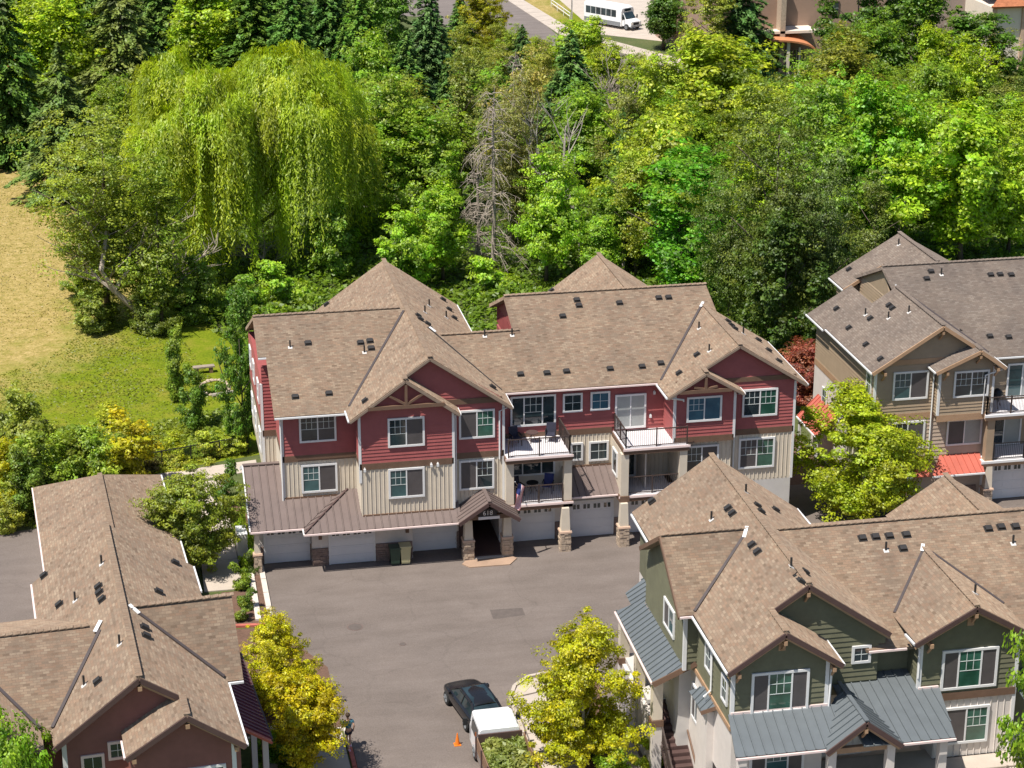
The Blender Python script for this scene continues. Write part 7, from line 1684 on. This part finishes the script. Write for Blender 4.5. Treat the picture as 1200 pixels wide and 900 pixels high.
# far street furniture
p = gz(670, 27); lp = thing('lamp_post', 'thin grey lamp post beside the far sidewalk', 'lamp post', (p.x, p.y, 0)); MB().tube([(0, 0, 0), (0, 0, 7)], [0.1, 0.06], 8).build('pole', 'chrome', lp, local=True); MB().box(-0.15, 0.9, -0.15, 0.15, 6.95, 7.1).build('lamp_head', 'bus_stripe', lp, local=True)
p, q = gz(646, 8), gz(668, 24); rl = thing('pipe_railing', 'pale pipe railing beside the far sidewalk', 'railing', (p.x, p.y, 0)); e = (q-p); e.z = 0
for h in (0.55, 1.0): MB().tube([(0, 0, h), (e.x, e.y, h)], 0.05, 6).build('rail', 'white_trim', rl, local=True)
for i in range(4): MB().tube([(e.x*i/3, e.y*i/3, 0), (e.x*i/3, e.y*i/3, 1.02)], 0.05, 6).build('post', 'white_trim', rl, local=True)
p = gz(978, 97); sp_ = thing('sign_post', 'wooden post with crossboard in front of the school trees', 'sign post', (p.x, p.y, 0)); MB().box(-0.16, 0.16, -0.16, 0.16, 0, 2.3).build('post', 'school_cream', sp_, local=True); MB().box(-0.1, 1.0, -0.08, 0.08, 1.5, 1.75).build('board', 'wood_grey', sp_, local=True)
# white flowers of the shrub under the left maple
fb = MB(); p = gz(322, 884); q = gz(340, 880)
for c in (p, q): fb.ball((c.x, c.y+0.2, 1.15), 0.22, nu=8, nv=5)
o = fb.build('flower_head', 'white_cloth', None, kind='stuff'); tag(o, 'white flower heads on the shrub under the left maple', 'flowers')
# ================================================================== walking person under the left maple
def skin_mesh(name, joints, edges, mat, sub=1):
    me = bpy.data.meshes.new(name); me.from_pydata([j[:3] for j in joints], edges, [])
    ob = bpy.data.objects.new(name, me); COL.objects.link(ob)
    md = ob.modifiers.new('skin', 'SKIN'); md.use_smooth_shade = True
    for i, j in enumerate(joints): me.skin_vertices[0].data[i].radius = (j[3], j[4] if len(j) > 4 else j[3])
    me.skin_vertices[0].data[0].use_root = True
    if sub: sm_ = ob.modifiers.new('sub', 'SUBSURF'); sm_.levels = sub; sm_.render_levels = sub
    dg = bpy.context.evaluated_depsgraph_get(); dg.update()
    out = bpy.data.meshes.new_from_object(ob.evaluated_get(dg)); out.name = name
    bpy.data.objects.remove(ob); bpy.data.meshes.remove(me)
    out.materials.clear(); out.materials.append(MATS[mat])
    return out
p = gz(409, 878); pe = thing('person', 'person in dark blue top and shorts with pink shoes walking past the lower yellow maple', 'person', (p.x, p.y, 0.09), 0.25)
J = [(0, 0, 0.94, 0.14, 0.10), (0, 0, 1.12, 0.12, 0.09), (0, 0.01, 1.32, 0.15, 0.10), (0, 0.02, 1.45, 0.07, 0.06), (0, 0.03, 1.53, 0.05, 0.05), (0, 0.05, 1.62, 0.085, 0.10), (0, 0.05, 1.70, 0.075, 0.09),
     (0.10, 0, 0.86, 0.085), (0.10, 0.14, 0.50, 0.06), (0.10, 0.06, 0.12, 0.042), (0.10, 0.20, 0.05, 0.035), (-0.10, 0, 0.86, 0.085), (-0.10, -0.06, 0.50, 0.06), (-0.10, -0.32, 0.16, 0.042), (-0.10, -0.26, 0.05, 0.035),
     (0.20, 0.0, 1.40, 0.055), (0.25, -0.10, 1.13, 0.042), (0.25, 0.0, 0.92, 0.032), (0.25, 0.03, 0.84, 0.034), (-0.20, 0.0, 1.40, 0.055), (-0.25, 0.03, 1.13, 0.042), (-0.24, 0.22, 1.0, 0.032), (-0.24, 0.29, 0.97, 0.034)]
Ed = [(0, 1), (1, 2), (2, 3), (3, 4), (4, 5), (5, 6), (0, 7), (7, 8), (8, 9), (9, 10), (0, 11), (11, 12), (12, 13), (13, 14), (2, 15), (15, 16), (16, 17), (17, 18), (2, 19), (19, 20), (20, 21), (21, 22)]
for (hi, sx, hx, hy, hz) in ((18, 1, 0.25, 0.03, 0.84), (22, -1, -0.24, 0.29, 0.97)):
    for k in range(4): J.append((hx+(k-1.5)*0.018, hy+0.02, hz-0.075-0.01*(k in (1, 2)), 0.009)); Ed.append((hi, len(J)-1))
    J.append((hx-sx*0.035, hy+0.035, hz-0.035, 0.01)); Ed.append((hi, len(J)-1))
link('body', skin_mesh('body', J, Ed, 'skin'), pe)
link('shirt', skin_mesh('shirt', [(0, 0, 1.0, 0.165, 0.125), (0, 0, 1.14, 0.145, 0.115), (0, 0.01, 1.32, 0.175, 0.125), (0, 0.015, 1.42, 0.10, 0.085), (0.21, 0, 1.39, 0.072), (0.245, -0.05, 1.24, 0.062), (-0.21, 0, 1.39, 0.072), (-0.245, 0.02, 1.24, 0.062)], [(0, 1), (1, 2), (2, 3), (2, 4), (4, 5), (2, 6), (6, 7)], 'cloth_teal'), pe)
link('shorts', skin_mesh('shorts', [(0, 0, 0.97, 0.165, 0.13), (0.10, 0.01, 0.84, 0.105), (0.10, 0.09, 0.64, 0.095), (-0.10, 0, 0.84, 0.105), (-0.10, -0.03, 0.64, 0.095)], [(0, 1), (1, 2), (0, 3), (3, 4)], 'cloth_dark'), pe)
for x, y in ((0.10, 0.10), (-0.10, -0.30)): link('shoe', MB().ball((x, y, 0.045), 0.07, 0.8, 1.9, 0.75).mesh('shoe', mat='cloth_pink', smooth=True), pe)
link('hair', MB().ball((0, 0.03, 1.70), 0.115, 1, 1.1, 0.95).mesh('hair', mat='hair_brown', smooth=True), pe)
fc_ = MB().ball((0, 0.155, 1.645), 0.018).ball((0.035, 0.14, 1.68), 0.012).ball((-0.035, 0.14, 1.68), 0.012)
link('face', fc_.mesh('face', mat='skin'), pe)
bpy.context.view_layer.update()
